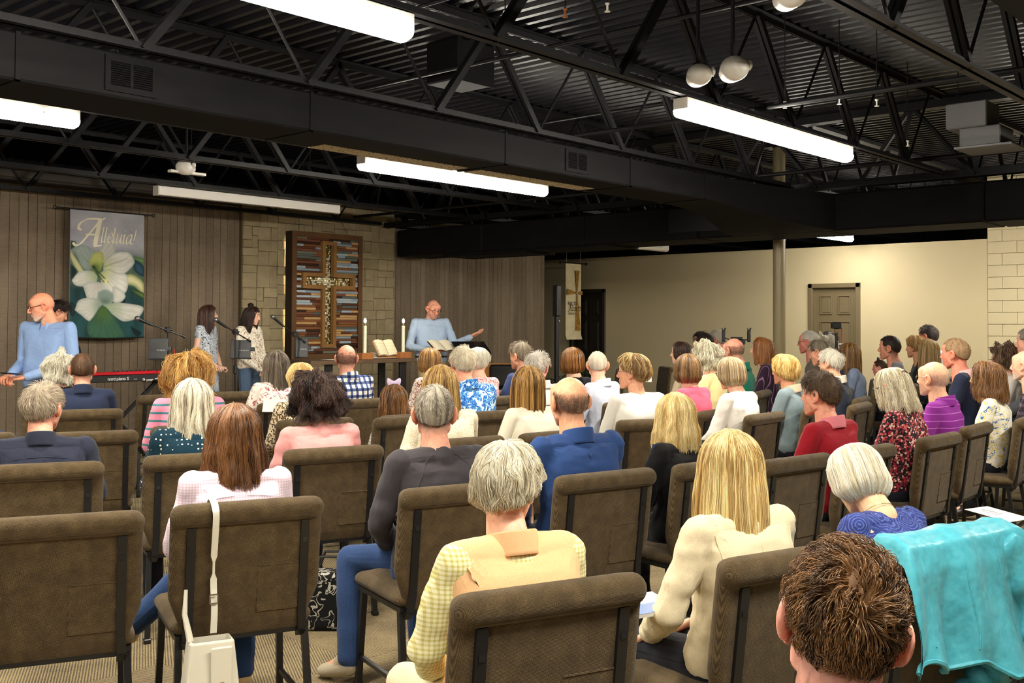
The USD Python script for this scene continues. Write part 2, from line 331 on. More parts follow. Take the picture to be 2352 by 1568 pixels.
d1 = thing('air_duct', 'long dark duct running under the ceiling toward the bend', 'duct')
DZ0, DZ1 = 2.70, 2.945
xs_ = [-6., -3.2, -1.4, .4, 2.2, 4.0, 5.8, 7.4, 8.6]
for a, b in zip(xs_[:-1], xs_[1:]):
    obj('duct_section', bevel_box(a+.002, b-.002, 5.30, 5.80, DZ0, DZ1, .012), m_duct, d1, False)
    obj('joint_flange', cat_([box(b-.012, b+.012, 5.294, 5.806, DZ0-.005, DZ0+.004), box(b-.012, b+.012, 5.294, 5.302, DZ0-.005, DZ1)]), m_duct, d1, False)
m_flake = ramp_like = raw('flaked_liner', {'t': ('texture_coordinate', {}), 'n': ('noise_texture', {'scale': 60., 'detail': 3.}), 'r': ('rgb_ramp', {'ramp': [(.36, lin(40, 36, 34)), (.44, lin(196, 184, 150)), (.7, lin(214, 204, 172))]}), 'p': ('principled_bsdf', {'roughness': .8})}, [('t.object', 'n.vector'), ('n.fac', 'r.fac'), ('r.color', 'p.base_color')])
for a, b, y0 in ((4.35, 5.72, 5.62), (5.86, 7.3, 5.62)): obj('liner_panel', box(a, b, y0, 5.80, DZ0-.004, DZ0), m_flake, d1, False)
# elbow: sweep of a rectangle that bends down and flares into the cross duct
S = []
for t in np.linspace(0, 1, 14):
    u = t*t*(3-2*t); cx_ = 8.6+1.95*t; cz = (DZ0+DZ1)/2-.115*u; hw = .25+.35*u*u; hz = .1225+.07*u; cy_ = 5.55-.05*u
    S.append([(cx_, cy_-hw, cz-hz), (cx_, cy_+hw, cz-hz), (cx_, cy_+hw, cz+hz), (cx_, cy_-hw, cz+hz)])
v, f = grid_mesh(np.array(S).transpose(1, 0, 2), True)
obj('elbow', trimesh.Trimesh(v, f[:, ::-1]), m_duct, d1, 40)
def grille(parent, x0, x1, yf, z0, z1, n=11):
    gr = obj('grille_frame', cat_([box(x0-.03, x1+.03, yf-.012, yf, z1, z1+.03), box(x0-.03, x1+.03, yf-.012, yf, z0-.03, z0), box(x0-.03, x0, yf-.012, yf, z0, z1), box(x1, x1+.03, yf-.012, yf, z0, z1), box((x0+x1)/2-.008, (x0+x1)/2+.008, yf-.012, yf, z0, z1)]), m_duct, parent, False)
    for k in range(n):
        z = z0+(z1-z0)*(k+.5)/n; q = box(x0, x1, -.011, .011, -.0015, .0015); q.vertices = q.vertices@rotx(.6).T+[0, yf-.004, z]; obj('louver', q, m_dark, gr, False)
grille(d1, 2.68, 2.92, 5.30, 2.76, 2.89); grille(d1, 6.53, 6.77, 5.30, 2.76, 2.89)
d2 = thing('air_duct', 'black cross duct hanging in front of the cream wall', 'duct')
for a, b in ((-2.5, -.2), (-.2, 1.6), (1.6, 3.4), (3.4, 5.0), (5.0, 6.6), (6.6, 8.3), (8.3, 10.1), (10.1, 11.88)):
    obj('duct_section', bevel_box(10.56, 11.28, a+.002, b-.002, 2.515, 2.91, .02), m_duct, d2, False)
for (ya, yb, zz) in ((9.3, 10.9, 2.47), (7.9, 9.2, 2.49)): obj('trim_panel', box(10.57, 11.2, ya, yb, zz, 2.515), m_duct, d2, False)
obj('duct_patch', box(10.548, 10.558, 6.0, 7.0, 2.60, 2.88), m_dark, d2, False)
d3 = thing('air_duct', 'near dark duct cutting the top right corner', 'duct')
obj('duct_section', bevel_box(4.3, 9.8, 1.08, 1.58, 2.98, 3.4, .02), m_duct, d3, False)
obj('duct_end', bevel_box(9.78, 9.84, 1.06, 1.60, 2.96, 3.42, .01), m_duct, d3, False)
obj('riser', lathe([(.21, 2.905), (.24, 3.05), (.31, 3.25), (.37, 3.45), (.40, 3.70)], 28, (10.85, 2.62, 0)), m_duct, d2, 50)
rb = thing('register_box', 'grey stepped register box hanging at upper right', 'register')
X9 = 9.0
obj('box', bevel_box(X9, X9+.34, 2.87, 3.2, 3.16, 3.375, .008), plain('register_grey', (.12, .12, .125), .5), rb, False)
obj('boot', bevel_box(X9, X9+.34, 2.76, 3.09, 3.0, 3.16, .008), plain('register_grey2', (.10, .10, .105), .5), rb, False)
obj('flange', bevel_box(X9-.04, X9+.4, 2.66, 3.12, 2.98, 3.0, .004), plain('register_grey', (.12, .12, .125), .5), rb, False)
obj('hanger', rod((X9+.1, 3.13, 3.37), (X9+.1, 3.13, CEIL), .004, 6), m_dark, rb)
jb = thing('junction_box', 'square dark box fixed under the roof deck', 'box')
q0 = on_y(1060, 145, 5.9); 
obj('box', bevel_box(q0[0]-.2, q0[0]+.2, 5.75, 6.1, q0[2]-.18, q0[2]+.2, .01), m_duct, jb, False)
obj('lid', bevel_box(q0[0]-.21, q0[0]+.21, 5.735, 5.75, q0[2]-.19, q0[2]+.21, .004), m_duct, jb, False)
obj('hanger', rod((q0[0], 5.9, q0[2]+.2), (q0[0], 5.9, CEIL), .008, 6), m_dark, jb)
# pipes and conduits
def pipe(lab, pts, r): obj('pipe', tube(pts, r, 8), m_dark, '/World', True, label=lab, cat='pipe')
pipe('thin black conduit crossing above the nearest light', [(4.75, 6., 3.62), (4.8, -3, 3.62)], .013)
pipe('thin black conduit near the junction box', [(5.6, 9.0, 3.45), (5.62, 0, 3.45)], .016)
pipe('black sprinkler pipe behind the two white lamp heads', [(6.68, 7., 3.04), (6.66, -2., 3.04)], .017)
pipe('thin black sprinkler pipe over the cross duct', [(9.75, 11.9, 3.05), (9.75, -2., 3.05)], .02)
pipe('thin black conduit high over the pulpit side', [(7.9, 12., 3.5), (7.9, 4.5, 3.5)], .012)

# ------------------------------------------------------------------ lamps
m_lens = emit('lens_glow', (1.0, .93, .80), LAMP)
m_lensdim = emit('lens_glow_soft', (1.0, .94, .82), LAMP*.65)
m_lensoff = plain('lens_off', (.75, .72, .64), .4)
def strip(x0, x1, Y, lab, ztop=2.945, lit=True):
    L = thing('ceiling_light', lab, 'light', ((x0+x1)/2, Y, ztop)); h = (x1-x0)/2
    obj('housing', bevel_box(-h, h, -.055, .055, -.075, 0, .004), m_white, L, False)
    a = np.linspace(0, np.pi, 11); pr = np.array([(.068*np.cos(t), -.075-.055*np.sin(t)**.8) for t in a])
    S = []
    for xx, sc in ((-h+.0, .75), (-h+.02, 1), (h-.02, 1), (h, .75)): S.append([(xx, p[0]*sc, -.075+(p[1]+.075)*sc) for p in pr])
    S = np.array(S); v, f = grid_mesh(S)
    v = np.vstack([v, [[-h, 0, -.075], [h, 0, -.075]]]); n = len(pr)
    e = [(len(v)-2, k+1, k) for k in range(n-1)]+[(len(v)-1, 3*n+k, 3*n+k+1) for k in range(n-1)]
    obj('lens', trimesh.Trimesh(v, np.vstack([f, e])[:, ::-1], process=False), (m_lens if lit is True else m_lensdim if lit else m_lensoff), L, 50)
    for xx in (-h+.25, -h*.3, h*.3, h-.25): obj('latch', box(xx-.012, xx+.012, -.066, -.05, -.09, -.06), m_white, L, False)
for x0, Y, lab in ((.86, 3.65, 'lit tube light at the top edge, left of centre'), (5.63, 3.65, 'lit tube light below the two white lamp heads'), (.86, 6.98, 'lit tube light at the left edge above the banner'), (5.79, 6.98, 'lit tube light in the middle under the long duct'),
                   (-3.9, 3.65, 'lit tube light outside the picture at left'), (-3.9, 6.98, 'lit tube light far outside at left'), (.86, .33, 'lit tube light above and behind the camera'), (5.7, .33, 'lit tube light above the right seats outside the picture'), (-3.9, .33, 'lit tube light behind and left of the camera')):
    strip(x0, x0+2.44, Y, lab)
strip(13.4, 15.55, 6.98, 'short bright tube light over the taupe door', 2.93, 'dim')
strip(13.6, 15.3, 10.2, 'white unlit strip light over the dark door', 2.90, False)
strip(12.6, 15.0, 3.65, 'lit tube light beyond the cross duct outside the picture')
# ------------------------------------------------------------------ chairs
def weave(name, c1, c2, c3):
    f = 1150.
    return raw(name, {'t': ('texture_coordinate', {}), 'sx': ('separate_xyz', {}), 'xy': ('math', {'math_type': 'multiply_add', 'value2': .62}), 'zy': ('math', {'math_type': 'multiply_add', 'value2': .78}), 'ad': ('math', {'math_type': 'add'}), 'su': ('math', {'math_type': 'subtract'}), 'a': ('math', {'math_type': 'multiply', 'value2': f}), 'b': ('math', {'math_type': 'multiply', 'value2': f}), 's1': ('math', {'math_type': 'sine'}), 's2': ('math', {'math_type': 'sine'}),
        'mu': ('math', {'math_type': 'multiply_add', 'value2': .5, 'value3': .5}), 'pr': ('math', {'math_type': 'multiply'}), 'n': ('noise_texture', {'scale': 22., 'detail': 4.}), 'n2': ('noise_texture', {'scale': 500., 'detail': 1.}), 'm1': ('mix', {'mix_type': 'mix', 'fac': .55}), 'm2': ('mix', {'mix_type': 'mix', 'fac': .3}),
        'r': ('rgb_ramp', {'ramp': [(.25, c1), (.5, c2), (.78, c3)]}), 'bp': ('bump', {'strength': .6, 'distance': .0012}), 'p': ('principled_bsdf', {'roughness': .92, 'specular_ior_level': .15, 'sheen_weight': .1})},
        [('t.object', 'sx.vector'), ('sx.y', 'xy.value1'), ('sx.x', 'xy.value3'), ('sx.y', 'zy.value1'), ('sx.z', 'zy.value3'), ('xy.value', 'ad.value1'), ('zy.value', 'ad.value2'), ('xy.value', 'su.value1'), ('zy.value', 'su.value2'), ('ad.value', 'a.value1'), ('su.value', 'b.value1'), ('a.value', 's1.value1'), ('b.value', 's2.value1'), ('s1.value', 'pr.value1'), ('s2.value', 'pr.value2'), ('pr.value', 'mu.value1'),
         ('t.object', 'n.vector'), ('t.object', 'n2.vector'), ('mu.value', 'm1.color1'), ('n2.color', 'm1.color2'), ('m1.color', 'm2.color1'), ('n.color', 'm2.color2'), ('m2.color', 'r.fac'), ('r.color', 'p.base_color'), ('mu.value', 'bp.height'), ('bp.normal', 'p.normal')])
m_weave = weave('chair_weave', lin(36, 28, 19), lin(76, 62, 42), lin(136, 116, 80))
ICO1 = np.array(trimesh.creation.icosphere(1).vertices); ICO2 = np.array(trimesh.creation.icosphere(2).vertices)
def hull(sph, ico=ICO1):
    """convex hull of spheres: list of (centre, radius or radii)"""
    return m3.Manifold.hull_points(np.vstack([np.asarray(c, float)+ico*np.asarray(r, float) for c, r in sph]))
def union(ms): return m3.Manifold.batch_boolean(ms, m3.OpType.Add)
def soften(man, edge, it=8, lamb=.5):
    t = tri(man.refine_to_length(edge)); t.merge_vertices(); trimesh.smoothing.filter_taubin(t, lamb=lamb, nu=lamb*1.04, iterations=it); return t
def man_of(t): return m3.Manifold(m3.Mesh(np.asarray(t.vertices, np.float32), np.asarray(t.faces, np.uint32)))
by = lambda z: -.168-(z-.45)*.13           # centre line of the backrest
def build_chair():
    c = thing('stacking_chair', 'x', 'chair')
    pad = union([hull([((sx*.236, by(z), z), .029) for sx in (-1, 1) for z in (.845, .56)]+[((sx*.19, by(.45), .45), .026) for sx in (-1, 1)]+[((sx*.19, by(.40), .415), .02) for sx in (-1, 1)], ICO2),
                 hull([((sx*.228, by(.842)-.014, .838), .042) for sx in (-1, 1)], ICO2)])
    obj('backrest', soften(pad, .03, 3), m_weave, c, 60)
    pk = bevel_box(.035, .185, -.0025, .0025, -.085, .085, .002); pk.vertices = pk.vertices@rotx(.13).T+[0, by(.56)-.0295, .56]
    obj('book_pocket', pk, m_weave, c, False)
    hem = cat_([bar((.036, by(.645)-.032, .645), (.184, by(.645)-.032, .645), .004)]); obj('pocket_hem', hem, m_weave, c, False)
    seat = union([hull([((sx*.205, y, .44), (.045, .045, .03)) for sx in (-1, 1) for y in (-.14, .24)], ICO2), hull([((sx*.16, y, .452), (.05, .06, .03)) for sx in (-1, 1) for y in (-.1, .2)], ICO2)])
    obj('seat', soften(seat, .035, 3), m_weave, c, 60)
    obj('seat_frame', cat_([box(-.235, -.21, -.17, .24, .395, .415), box(.21, .235, -.17, .24, .395, .415), box(-.22, .22, -.175, -.155, .385, .41), box(-.22, .22, .22, .24, .395, .415)]), m_blackmetal, c, False)
    for sx in (-1, 1):
        a = [(sx*.198, by(z)-.034, z) for z in (.80, .60, .47)]+[(sx*.203, -.195, .40), (sx*.203, -.16, .37)]
        obj('back_upright', cat_([bar(p, q, .03, .013) for p, q in zip(a[:-1], a[1:])]+[box(sx*.198-.008, sx*.198+.008, by(.73)-.043, by(.73)-.034, .72, .736)]), m_blackmetal, c, False)
    for sx in (-1, 1):
        obj('leg', cat_([bar((sx*.222, -.15, .41), (sx*.235, -.215, .012), .024), bevel_box(sx*.235-.016, sx*.235+.016, -.232, -.198, 0, .022, .003)]), m_blackmetal, c, False)
        obj('leg', cat_([bar((sx*.222, .21, .41), (sx*.235, .235, .012), .024), bevel_box(sx*.235-.016, sx*.235+.016, .219, .251, 0, .022, .003)]), m_blackmetal, c, False)
    obj('stretcher', bar((-.231, -.197, .125), (.231, -.197, .125), .018), m_blackmetal, c, False)
    for sx in (-1, 1): obj('stretcher', bar((sx*.231, -.197, .125), (sx*.231, .228, .125), .016), m_blackmetal, c, False)
    return c
CHAIR0 = build_chair(); _first = [True]
AC = np.array([6.5, 14.4])
def aim(loc): d = AC-np.asarray(loc)[:2]; return math.atan2(d[1], d[0])-math.pi/2
CHAIRS = []
def chair(x, y, rz, label, group=None):
    CHAIRS.append((x, y, rz))
    if _first[0]:
        _first[0] = False; p = stage.GetPrimAtPath(CHAIR0); X = UsdGeom.Xformable(p)
        p.GetAttribute('xformOp:translate').Set(Gf.Vec3d(float(x), float(y), 0)); X.AddRotateZOp().Set(math.degrees(rz)); data(p, label=label, group=group); return CHAIR0
    return copy_of(CHAIR0, (x, y, 0), rz, label, 'chair', group)
def chair_px(px, py, label, rz=None, group=None):
    """a chair whose back's top edge is centred at that point of the photograph"""
    q = on_z(px, py, .875); r = aim(q) if rz is None else rz
    f = np.array([-math.sin(r), math.cos(r)]); o = q[:2]-f*by(.85)
    return chair(o[0], o[1], r, label, group)
# ------------------------------------------------------------------ people
m_skin = raw('skin', {'a': ('attribute', {'attribute': 'tint'}), 't': ('texture_coordinate', {}), 'n': ('noise_texture', {'scale': 60., 'detail': 3.}), 'n2': ('noise_texture', {'scale': 420., 'detail': 2.}), 'r': ('rgb_ramp', {'ramp': [(.3, (.86, .80, .78)), (.7, (1.08, 1.04, 1.02))]}), 'm': ('mix', {'mix_type': 'multiply', 'fac': 1.}),
    'b': ('bump', {'strength': .25, 'distance': .001}), 'p': ('principled_bsdf', {'roughness': .5, 'specular_ior_level': .35, 'subsurface_weight': .12, 'subsurface_scale': .01})},
    [('t.object', 'n.vector'), ('t.object', 'n2.vector'), ('n.fac', 'r.fac'), ('a.color', 'm.color1'), ('r.color', 'm.color2'), ('m.color', 'p.base_color'), ('n2.fac', 'b.height'), ('b.normal', 'p.normal')])
m_hair = raw('hair', {'a': ('attribute', {'attribute': 'tint'}), 'p': ('principled_bsdf', {'roughness': .34, 'specular_ior_level': .5})}, [('a.color', 'p.base_color')])
m_shell = raw('hair_mass', {'a': ('attribute', {'attribute': 'tint'}), 'p': ('principled_bsdf', {'roughness': .6, 'specular_ior_level': .25})}, [('a.color', 'p.base_color')])
m_lens2 = plain('spectacle_lens', (.9, .92, .93), .05, transmission_weight=.85, alpha=.35)
m_specs = plain('spectacle_black', (.01, .01, .012), .3); m_wire = plain('spectacle_wire', (.35, .30, .24), .3, 1.)
m_eye = plain('eye_dark', (.03, .022, .018), .15); m_eyew = plain('eye_white', (.7, .66, .62), .25)
HC0 = np.array([0, -.008, .018]); HR = np.array([.0765, .097, .093])
def sph(c, r, ico=ICO2): return m3.Manifold.hull_points(np.asarray(c, float)+ico*np.asarray(r, float))
_heads = {}
def head_mesh(kind, fine):
    key = (kind, fine)
    if key in _heads: return _heads[key]
    j = {'m': 1., 'f': .88, 'c': .84}[kind]
    P_ = [sph(HC0, HR, np.array(trimesh.creation.icosphere(3).vertices)),
          hull([((sx*.032, .050, .046), .036) for sx in (-1, 1)]+[((sx*.04, .045, -.02), .030) for sx in (-1, 1)]+[((sx*.047*j, .002, -.062), .022) for sx in (-1, 1)]+[((sx*.014*j, .070, -.100), .017) for sx in (-1, 1)], ICO2),
          hull([((0, .090, .016), .007), ((0, .112, -.026), .0085), ((-.011, .094, -.033), .008), ((.011, .094, -.033), .008)], ICO2),
          hull([((-.034, .072, .027), .013), ((0, .085, .026), .012)]), hull([((.034, .072, .027), .013), ((0, .085, .026), .012)]),
          hull([((-.017, .086, -.058), .0065), ((0, .0925, -.056), .0075)]), hull([((.017, .086, -.058), .0065), ((0, .0925, -.056), .0075)]),
          hull([((-.015, .084, -.069), .007), ((0, .090, -.070), .008)]), hull([((.015, .084, -.069), .007), ((0, .090, -.070), .008)]),
          hull([((0, -.022, -.05), .056), ((0, -.038, -.20), .055*(1.08 if kind == 'm' else .9))], ICO2)]
    for sx in (-1, 1):
        M = rotz(sx*.45)@roty(sx*.10)
        e = ICO2*[.011, .030, .036]
        ear = m3.Manifold.hull_points(e@M.T+[sx*.083, -.012, -.002])
        lobe = sph((sx*.076, -.002, -.033), (.009, .012, .012))
        con = sph((sx*.094, -.008, -.004), (.011, .017, .021))
        P_.append(union([ear, lobe])-con)
    h = union(P_)-sph((-.031, .104, .006), (.017, .022, .011))-sph((.031, .104, .006), (.017, .022, .011))
    t = soften(h, .0075 if fine else .0125, 5)
    _heads[key] = man_of(t); return _heads[key]
def skin_tint(u, tone, stubble=None, scalp=None, sctop=.07):
    """skin colour in head space: redder lips, ears, nose, cheeks; shaved or thinning hair greys the skin"""
    c = np.tile(np.asarray(tone, float), (len(u), 1)); x, y, z = np.abs(u[:, 0]), u[:, 1], u[:, 2]
    near = (np.abs(u) < .2).all(1)
    def mix(w, col): c[:] = c*(1-w[:, None])+np.asarray(col)*w[:, None]
    g = lambda d, r: np.exp(-(d/r)**2)*near
    red = np.array(tone)*[1.02, .68, .62]
    mix(.55*g(np.sqrt((x-.084)**2+(y+.012)**2+(z+.0)**2), .03), red)
    mix(.45*g(np.sqrt((x-.04)**2+(y-.075)**2+(z+.025)**2), .028), red)
    mix(.4*g(np.sqrt(x**2+(y-.11)**2+(z+.02)**2), .022), red)
    mix(.75*np.clip(g(np.sqrt((x/1.9)**2+(y-.093)**2+(z+.063)**2), .0125), 0, 1), np.array(tone)*[.82, .42, .42])
    if stubble is not None:
        w = np.clip((-.038-z)/.03, 0, 1)*np.clip((y-.0)/.03, 0, 1)*np.clip((.16+z)/.03, 0, 1)*near*(1-.9*np.exp(-(((z+.063)/.012)**2+(x/.022)**2)))
        w = np.maximum(w, np.exp(-((z+.046)/.009)**2)*(x < .03)*(y > .07)*near); mix(.75*w, stubble)
    if scalp is not None:
        w = np.clip((z+.06-.9*np.clip(y, -.02, .1))/.03, 0, 1)*np.clip((.05-y)/.03, 0, 1)*np.clip((sctop-z)/.03, 0, 1)*near*(x < .079); mix(.7*w, scalp)
    return np.clip(c, 0, 1)
_hands = {}
def hand_man(kind, side, fine):
    """palm along +y from the wrist at the origin, back of the hand up (+z), thumb towards -x for a right hand; five fingers"""
    key = (kind, side, fine)
    if key in _hands: return _hands[key]
    ic = ICO2 if fine else ICO1
    curl = {'relaxed': .45, 'open': .12, 'grip': 1.05}[kind]
    ms = [hull([((-.026, .0, 0), .017), ((.024, .0, 0), .016), ((-.034, .078, .002), .011), ((.034, .070, 0), .0105), ((0, .085, .003), .011)], ic), hull([((0, -.05, 0), (.024, .02, .019)), ((0, .01, 0), (.027, .02, .016))], ic)]
    for k, (x0, y0, L, r, sp) in enumerate(((-.031, .082, .072, .0088, -.10), (-.0105, .088, .081, .0090, -.02), (.0105, .085, .075, .0086, .05), (.030, .076, .058, .0078, .14))):
        p = np.array([x0, y0, .001]); a = .10
        for q, fr in enumerate((.46, .30, .24)):
            a += curl*(.75+.12*k*.4) if q else curl*.8
            d = np.array([math.sin(sp)*math.cos(a), math.cos(sp)*math.cos(a), -math.sin(a)]); n = p+d*L*fr
            ms.append(hull([(p, r*(1-.06*q)), (n, r*(.92-.07*q))], ic)); p = n
    t = [np.array([-.030, .018, -.004]), np.array([-.052, .048, -.012]), np.array([-.060, .078, -.018-.02*curl]), np.array([-.056, .100, -.024-.03*curl])]
    for p, n, r in zip(t[:-1], t[1:], (.0125, .0105, .0095)): ms.append(hull([(p, r), (n, r*.92)], ic))
    h = union(ms)
    h = man_of(soften(h, .007 if fine else .016, 3)).simplify(.0004 if fine else .0012)
    if side < 0: h = h.mirror([1, 0, 0])
    _hands[key] = h; return h
def place(man, M, t, s=1.): 
    A = np.zeros((3, 4)); A[:, :3] = np.asarray(M)*s; A[:, 3] = t; return man.transform(A)
def look(d, up=(0, 0, 1)):
    """rotation whose +y goes along d, +z near up"""
    d = np.asarray(d, float); d = d/np.linalg.norm(d); x = np.cross(d, up); x /= np.linalg.norm(x); z = np.cross(x, d); return np.array([x, d, z]).T

# hair: a mass that follows the scalp and then hangs, and single strands over it
def hair_fn(st):
    A = np.radians([k[0] for k in st['ends']]); T1 = np.array([k[1] for k in st['ends']]); DR = np.array([k[2] for k in st['ends']])
    T0 = st.get('start'); vt, vs, vb, vf = st['vol']; flare = st.get('flare', 0.); tuck = st.get('tuck', 0.); shift = np.asarray(st.get('pole', (0, -.0)), float)
    wid = st.get('wide', 0.)
    def f(phi, u, off=0.):
        """phi from the back (0) to the face (pi), u along the hair from root to tip"""
        phi = np.asarray(phi, float); a = np.abs((phi+np.pi) % (2*np.pi)-np.pi)
        te = np.radians(np.interp(a, A, T1)); dr = np.interp(a, A, DR); ts = np.radians(np.interp(a, np.radians([k[0] for k in T0]), [k[1] for k in T0])) if T0 else np.radians(2.)+0*a
        arc = np.maximum(te-ts, .02)*.095; tot = arc+dr; s = u*tot
        th = ts+np.minimum(s, arc)/.095; d = np.maximum(s-arc, 0.)
        sx, cx = np.sin(th), np.cos(th); back = np.cos(phi); fr = np.clip(-back, 0, 1); bk = np.clip(back, 0, 1)
        vol = vt*np.clip(cx, 0, 1)**2+(1-np.clip(cx, 0, 1)**2)*(vs*(1-np.abs(back))+vb*bk+vf*fr)+off
        X = (HR[0]+vol)*sx*np.sin(phi); Y = -(HR[1]+vol)*sx*back; Z = (HR[2]+vol)*cx
        w = np.clip(cx, 0, 1); X = X+shift[0]*w; Y = Y+shift[1]*w
        k = d/np.maximum(dr, 1e-6); kk = d/.3
        k2 = 1+flare*kk-tuck*np.clip(k-.55, 0, 1)**2*4
        X = X*k2*(1+wid*np.minimum(kk*3, 1)); Y = np.where(d > 0, Y*k2, Y)
        Z = Z-d
        return np.stack([X, Y, Z], -1)+HC0
    return f
def strands_mesh(path, pts, width, cols):
    c = UsdGeom.BasisCurves.Define(stage, path); n, k = pts.shape[:2]
    c.CreateTypeAttr('linear'); c.CreatePointsAttr(Vt.Vec3fArray.FromNumpy(pts.reshape(-1, 3).astype(np.float32)))
    c.CreateCurveVertexCountsAttr(Vt.IntArray.FromNumpy(np.full(n, k, np.int32)))
    w = np.tile(np.linspace(1, .35, k)*width, n); c.CreateWidthsAttr(Vt.FloatArray.FromNumpy(w.astype(np.float32))); c.SetWidthsInterpolation('vertex')
    UsdGeom.PrimvarsAPI(c).CreatePrimvar('tint', Sdf.ValueTypeNames.Color3fArray, 'uniform').Set(Vt.Vec3fArray.FromNumpy(cols.astype(np.float32)))
    UsdShade.MaterialBindingAPI.Apply(c.GetPrim()).Bind(m_hair)
    data(c.GetPrim(), kind='stuff')
def smooth_noise(p, seed=0): return meshkit.noise(p, seed)*2-1
def make_hair(parent, st, xf, seed, detail, s):
    """xf: head space -> person space"""
    g = np.random.default_rng(seed); f = hair_fn(st); nphi, nu = (96, 30) if detail == 2 else ((64, 20) if detail == 1 else (36, 12))
    ph = np.linspace(-np.pi, np.pi, nphi, endpoint=False); u = np.linspace(0, 1, nu)
    A, Uu = np.meshgrid(ph, u, indexing='ij'); c1, c2 = np.asarray(st['c1']), np.asarray(st['c2'])
    amp, fr = st.get('lump', (.004, 9.)); curly = st.get('curly', 0)
    base = f(A, Uu)
    if curly: n = meshkit.fbm(base*fr*4, 2, seed)*2-1; off = n*amp*2.2
    else: n = smooth_noise(np.stack([A*fr, Uu*1.6, 0*A], -1), seed); off = n*amp*np.clip(Uu*3, .15, 1)
    rag = st.get('ragged', .06); A2 = smooth_noise(np.stack([A*7, 0*A, 0*A], -1), seed+5)
    out = f(A, Uu*(1+rag*A2*(Uu > .75)), off)
    inn = f(A[:, ::-1], Uu[:, ::-1]*.985, -.012)
    V = np.concatenate([out, inn], 1); v, fa = grid_mesh(V, True)
    tone = (.5+.5*smooth_noise(np.stack([A*fr*1.5, Uu*1.2, 0*A+3], -1), seed+2))[..., None]
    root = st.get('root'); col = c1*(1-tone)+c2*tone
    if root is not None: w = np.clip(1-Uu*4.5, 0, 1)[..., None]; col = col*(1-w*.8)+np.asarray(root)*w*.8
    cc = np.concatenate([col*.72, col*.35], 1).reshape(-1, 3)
    if not st.get('noshell'):
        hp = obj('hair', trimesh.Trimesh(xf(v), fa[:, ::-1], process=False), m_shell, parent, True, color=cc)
    else:
        e_ = f(A, Uu, -.016); v, fa = grid_mesh(e_, True)
        hp = obj('hair', trimesh.Trimesh(xf(v), fa[:, ::-1], process=False), m_shell, parent, True, color=(col*.5).reshape(-1, 3))
    N = int(st.get('n', (150, 700, 3400)[detail])*(.7, .72, .85)[detail]); K = (4, 6, 8)[detail]
    wdt = st.get('w', (.0042, .0026, .0016)[detail])*s*1.15
    if st.get('short'):                                   # short hair: lies away from the whorl
        ph = g.uniform(-np.pi, np.pi, N*2); uu = np.sqrt(g.uniform(0, 1, N*2)); P0 = f(ph, uu, -.006 if st['vol'][2] > .0045 else .0)
        T0 = st.get('start')
        nrm = (P0-HC0)/HR**2; nrm /= np.linalg.norm(nrm, axis=1, keepdims=True)
        wh = HC0+np.asarray(st.get('whorl', (.01, -.06, .08))); tg = P0-wh
        sw = st.get('swirl', .5); tg = tg+sw*np.cross(nrm, tg); 
        down = np.clip((.045-P0[:, 2])/.05, 0, 1)[:, None]; tg = tg/np.linalg.norm(tg, axis=1, keepdims=True)*(1-down)+np.array([0, -.1, -1.])*down
        q = np.stack([smooth_noise(P0*55, seed+9+k) for k in range(3)], -1); tg = tg/np.linalg.norm(tg, axis=1, keepdims=True)+q*st.get('tousle', .5)
        tg -= nrm*(tg*nrm).sum(1, keepdims=True); tg /= np.linalg.norm(tg, axis=1, keepdims=True)
        L = st['short']*g.uniform(.6, 1.15, len(P0))*(1-.45*down[:, 0]); t = np.linspace(0, 1, K)
        lift = st.get('lift', .5)
        pts = P0[:, None]+L[:, None, None]*(tg[:, None]*t[None, :, None]+nrm[:, None]*(lift*np.sin(t*2.2))[None, :, None]*g.uniform(.5, 1.2, (len(P0), 1, 1)))
        pts = pts[:N]; phs = ph[:N]; us = uu[:N]
    else:
        phs = g.uniform(-np.pi, np.pi, N); u0 = g.uniform(0, .55, N)**1.3; t = np.linspace(0, 1, K)
        us = u0[:, None]+(1-u0[:, None])*t[None]*g.uniform(.90, 1.04+rag*.8, (N, 1))
        wav = st.get('wave', (.03, 1.5)); dphi = wav[0]*smooth_noise(np.stack([phs[:, None]*6+0*us, us*wav[1]*4, 0*us], -1), seed+3)+st.get('fly', .02)*g.normal(size=(N, 1))*t
        jit = g.uniform(0, st.get('loft', .008), (N, 1))*np.clip(us*3, .2, 1)
        ph2 = phs[:, None]+dphi
        o = smooth_noise(np.stack([ph2*fr, us*1.6, 0*us], -1), seed)*amp*np.clip(us*3, .15, 1) if not curly else meshkit.fbm(f(ph2, us)*fr*4, 2, seed)*2*amp*2.2-amp*2.2
        if wav[0] > .06: o = o+.009*smooth_noise(np.stack([phs[:, None]*5+0*us, us*wav[1]*5, 0*us+4], -1), seed+8)*us
        pts = f(ph2, us, o+jit+.001)
        if curly:
            rr, cyc = curly; aa = t[None]*cyc*2*np.pi+g.uniform(0, 6.3, (N, 1)); Bv = g.normal(size=(N, 1, 3)); Bw = np.cross(Bv, g.normal(size=(N, 1, 3))); Bv /= np.linalg.norm(Bv, axis=2, keepdims=True); Bw /= np.linalg.norm(Bw, axis=2, keepdims=True)
            pts = pts+rr*(np.cos(aa)[..., None]*Bv+np.sin(aa)[..., None]*Bw); 
    tone = np.clip(.5+.6*smooth_noise(np.stack([phs*fr*1.5, 0*phs, 0*phs+3], -1), seed+2)+.35*smooth_noise(np.stack([phs*fr*5, 0*phs, 0*phs+9], -1), seed+4)+g.normal(0, .25, N), 0, 1)[:, None]
    col = (c1*(1-tone)+c2*tone)*g.uniform(.6, 1.2, (N, 1))
    if root is not None and not st.get('short'):
        k0 = (g.uniform(0, 1, (N, 1)) < .25); col = np.where(k0, np.asarray(root)*.5+col*.5, col)
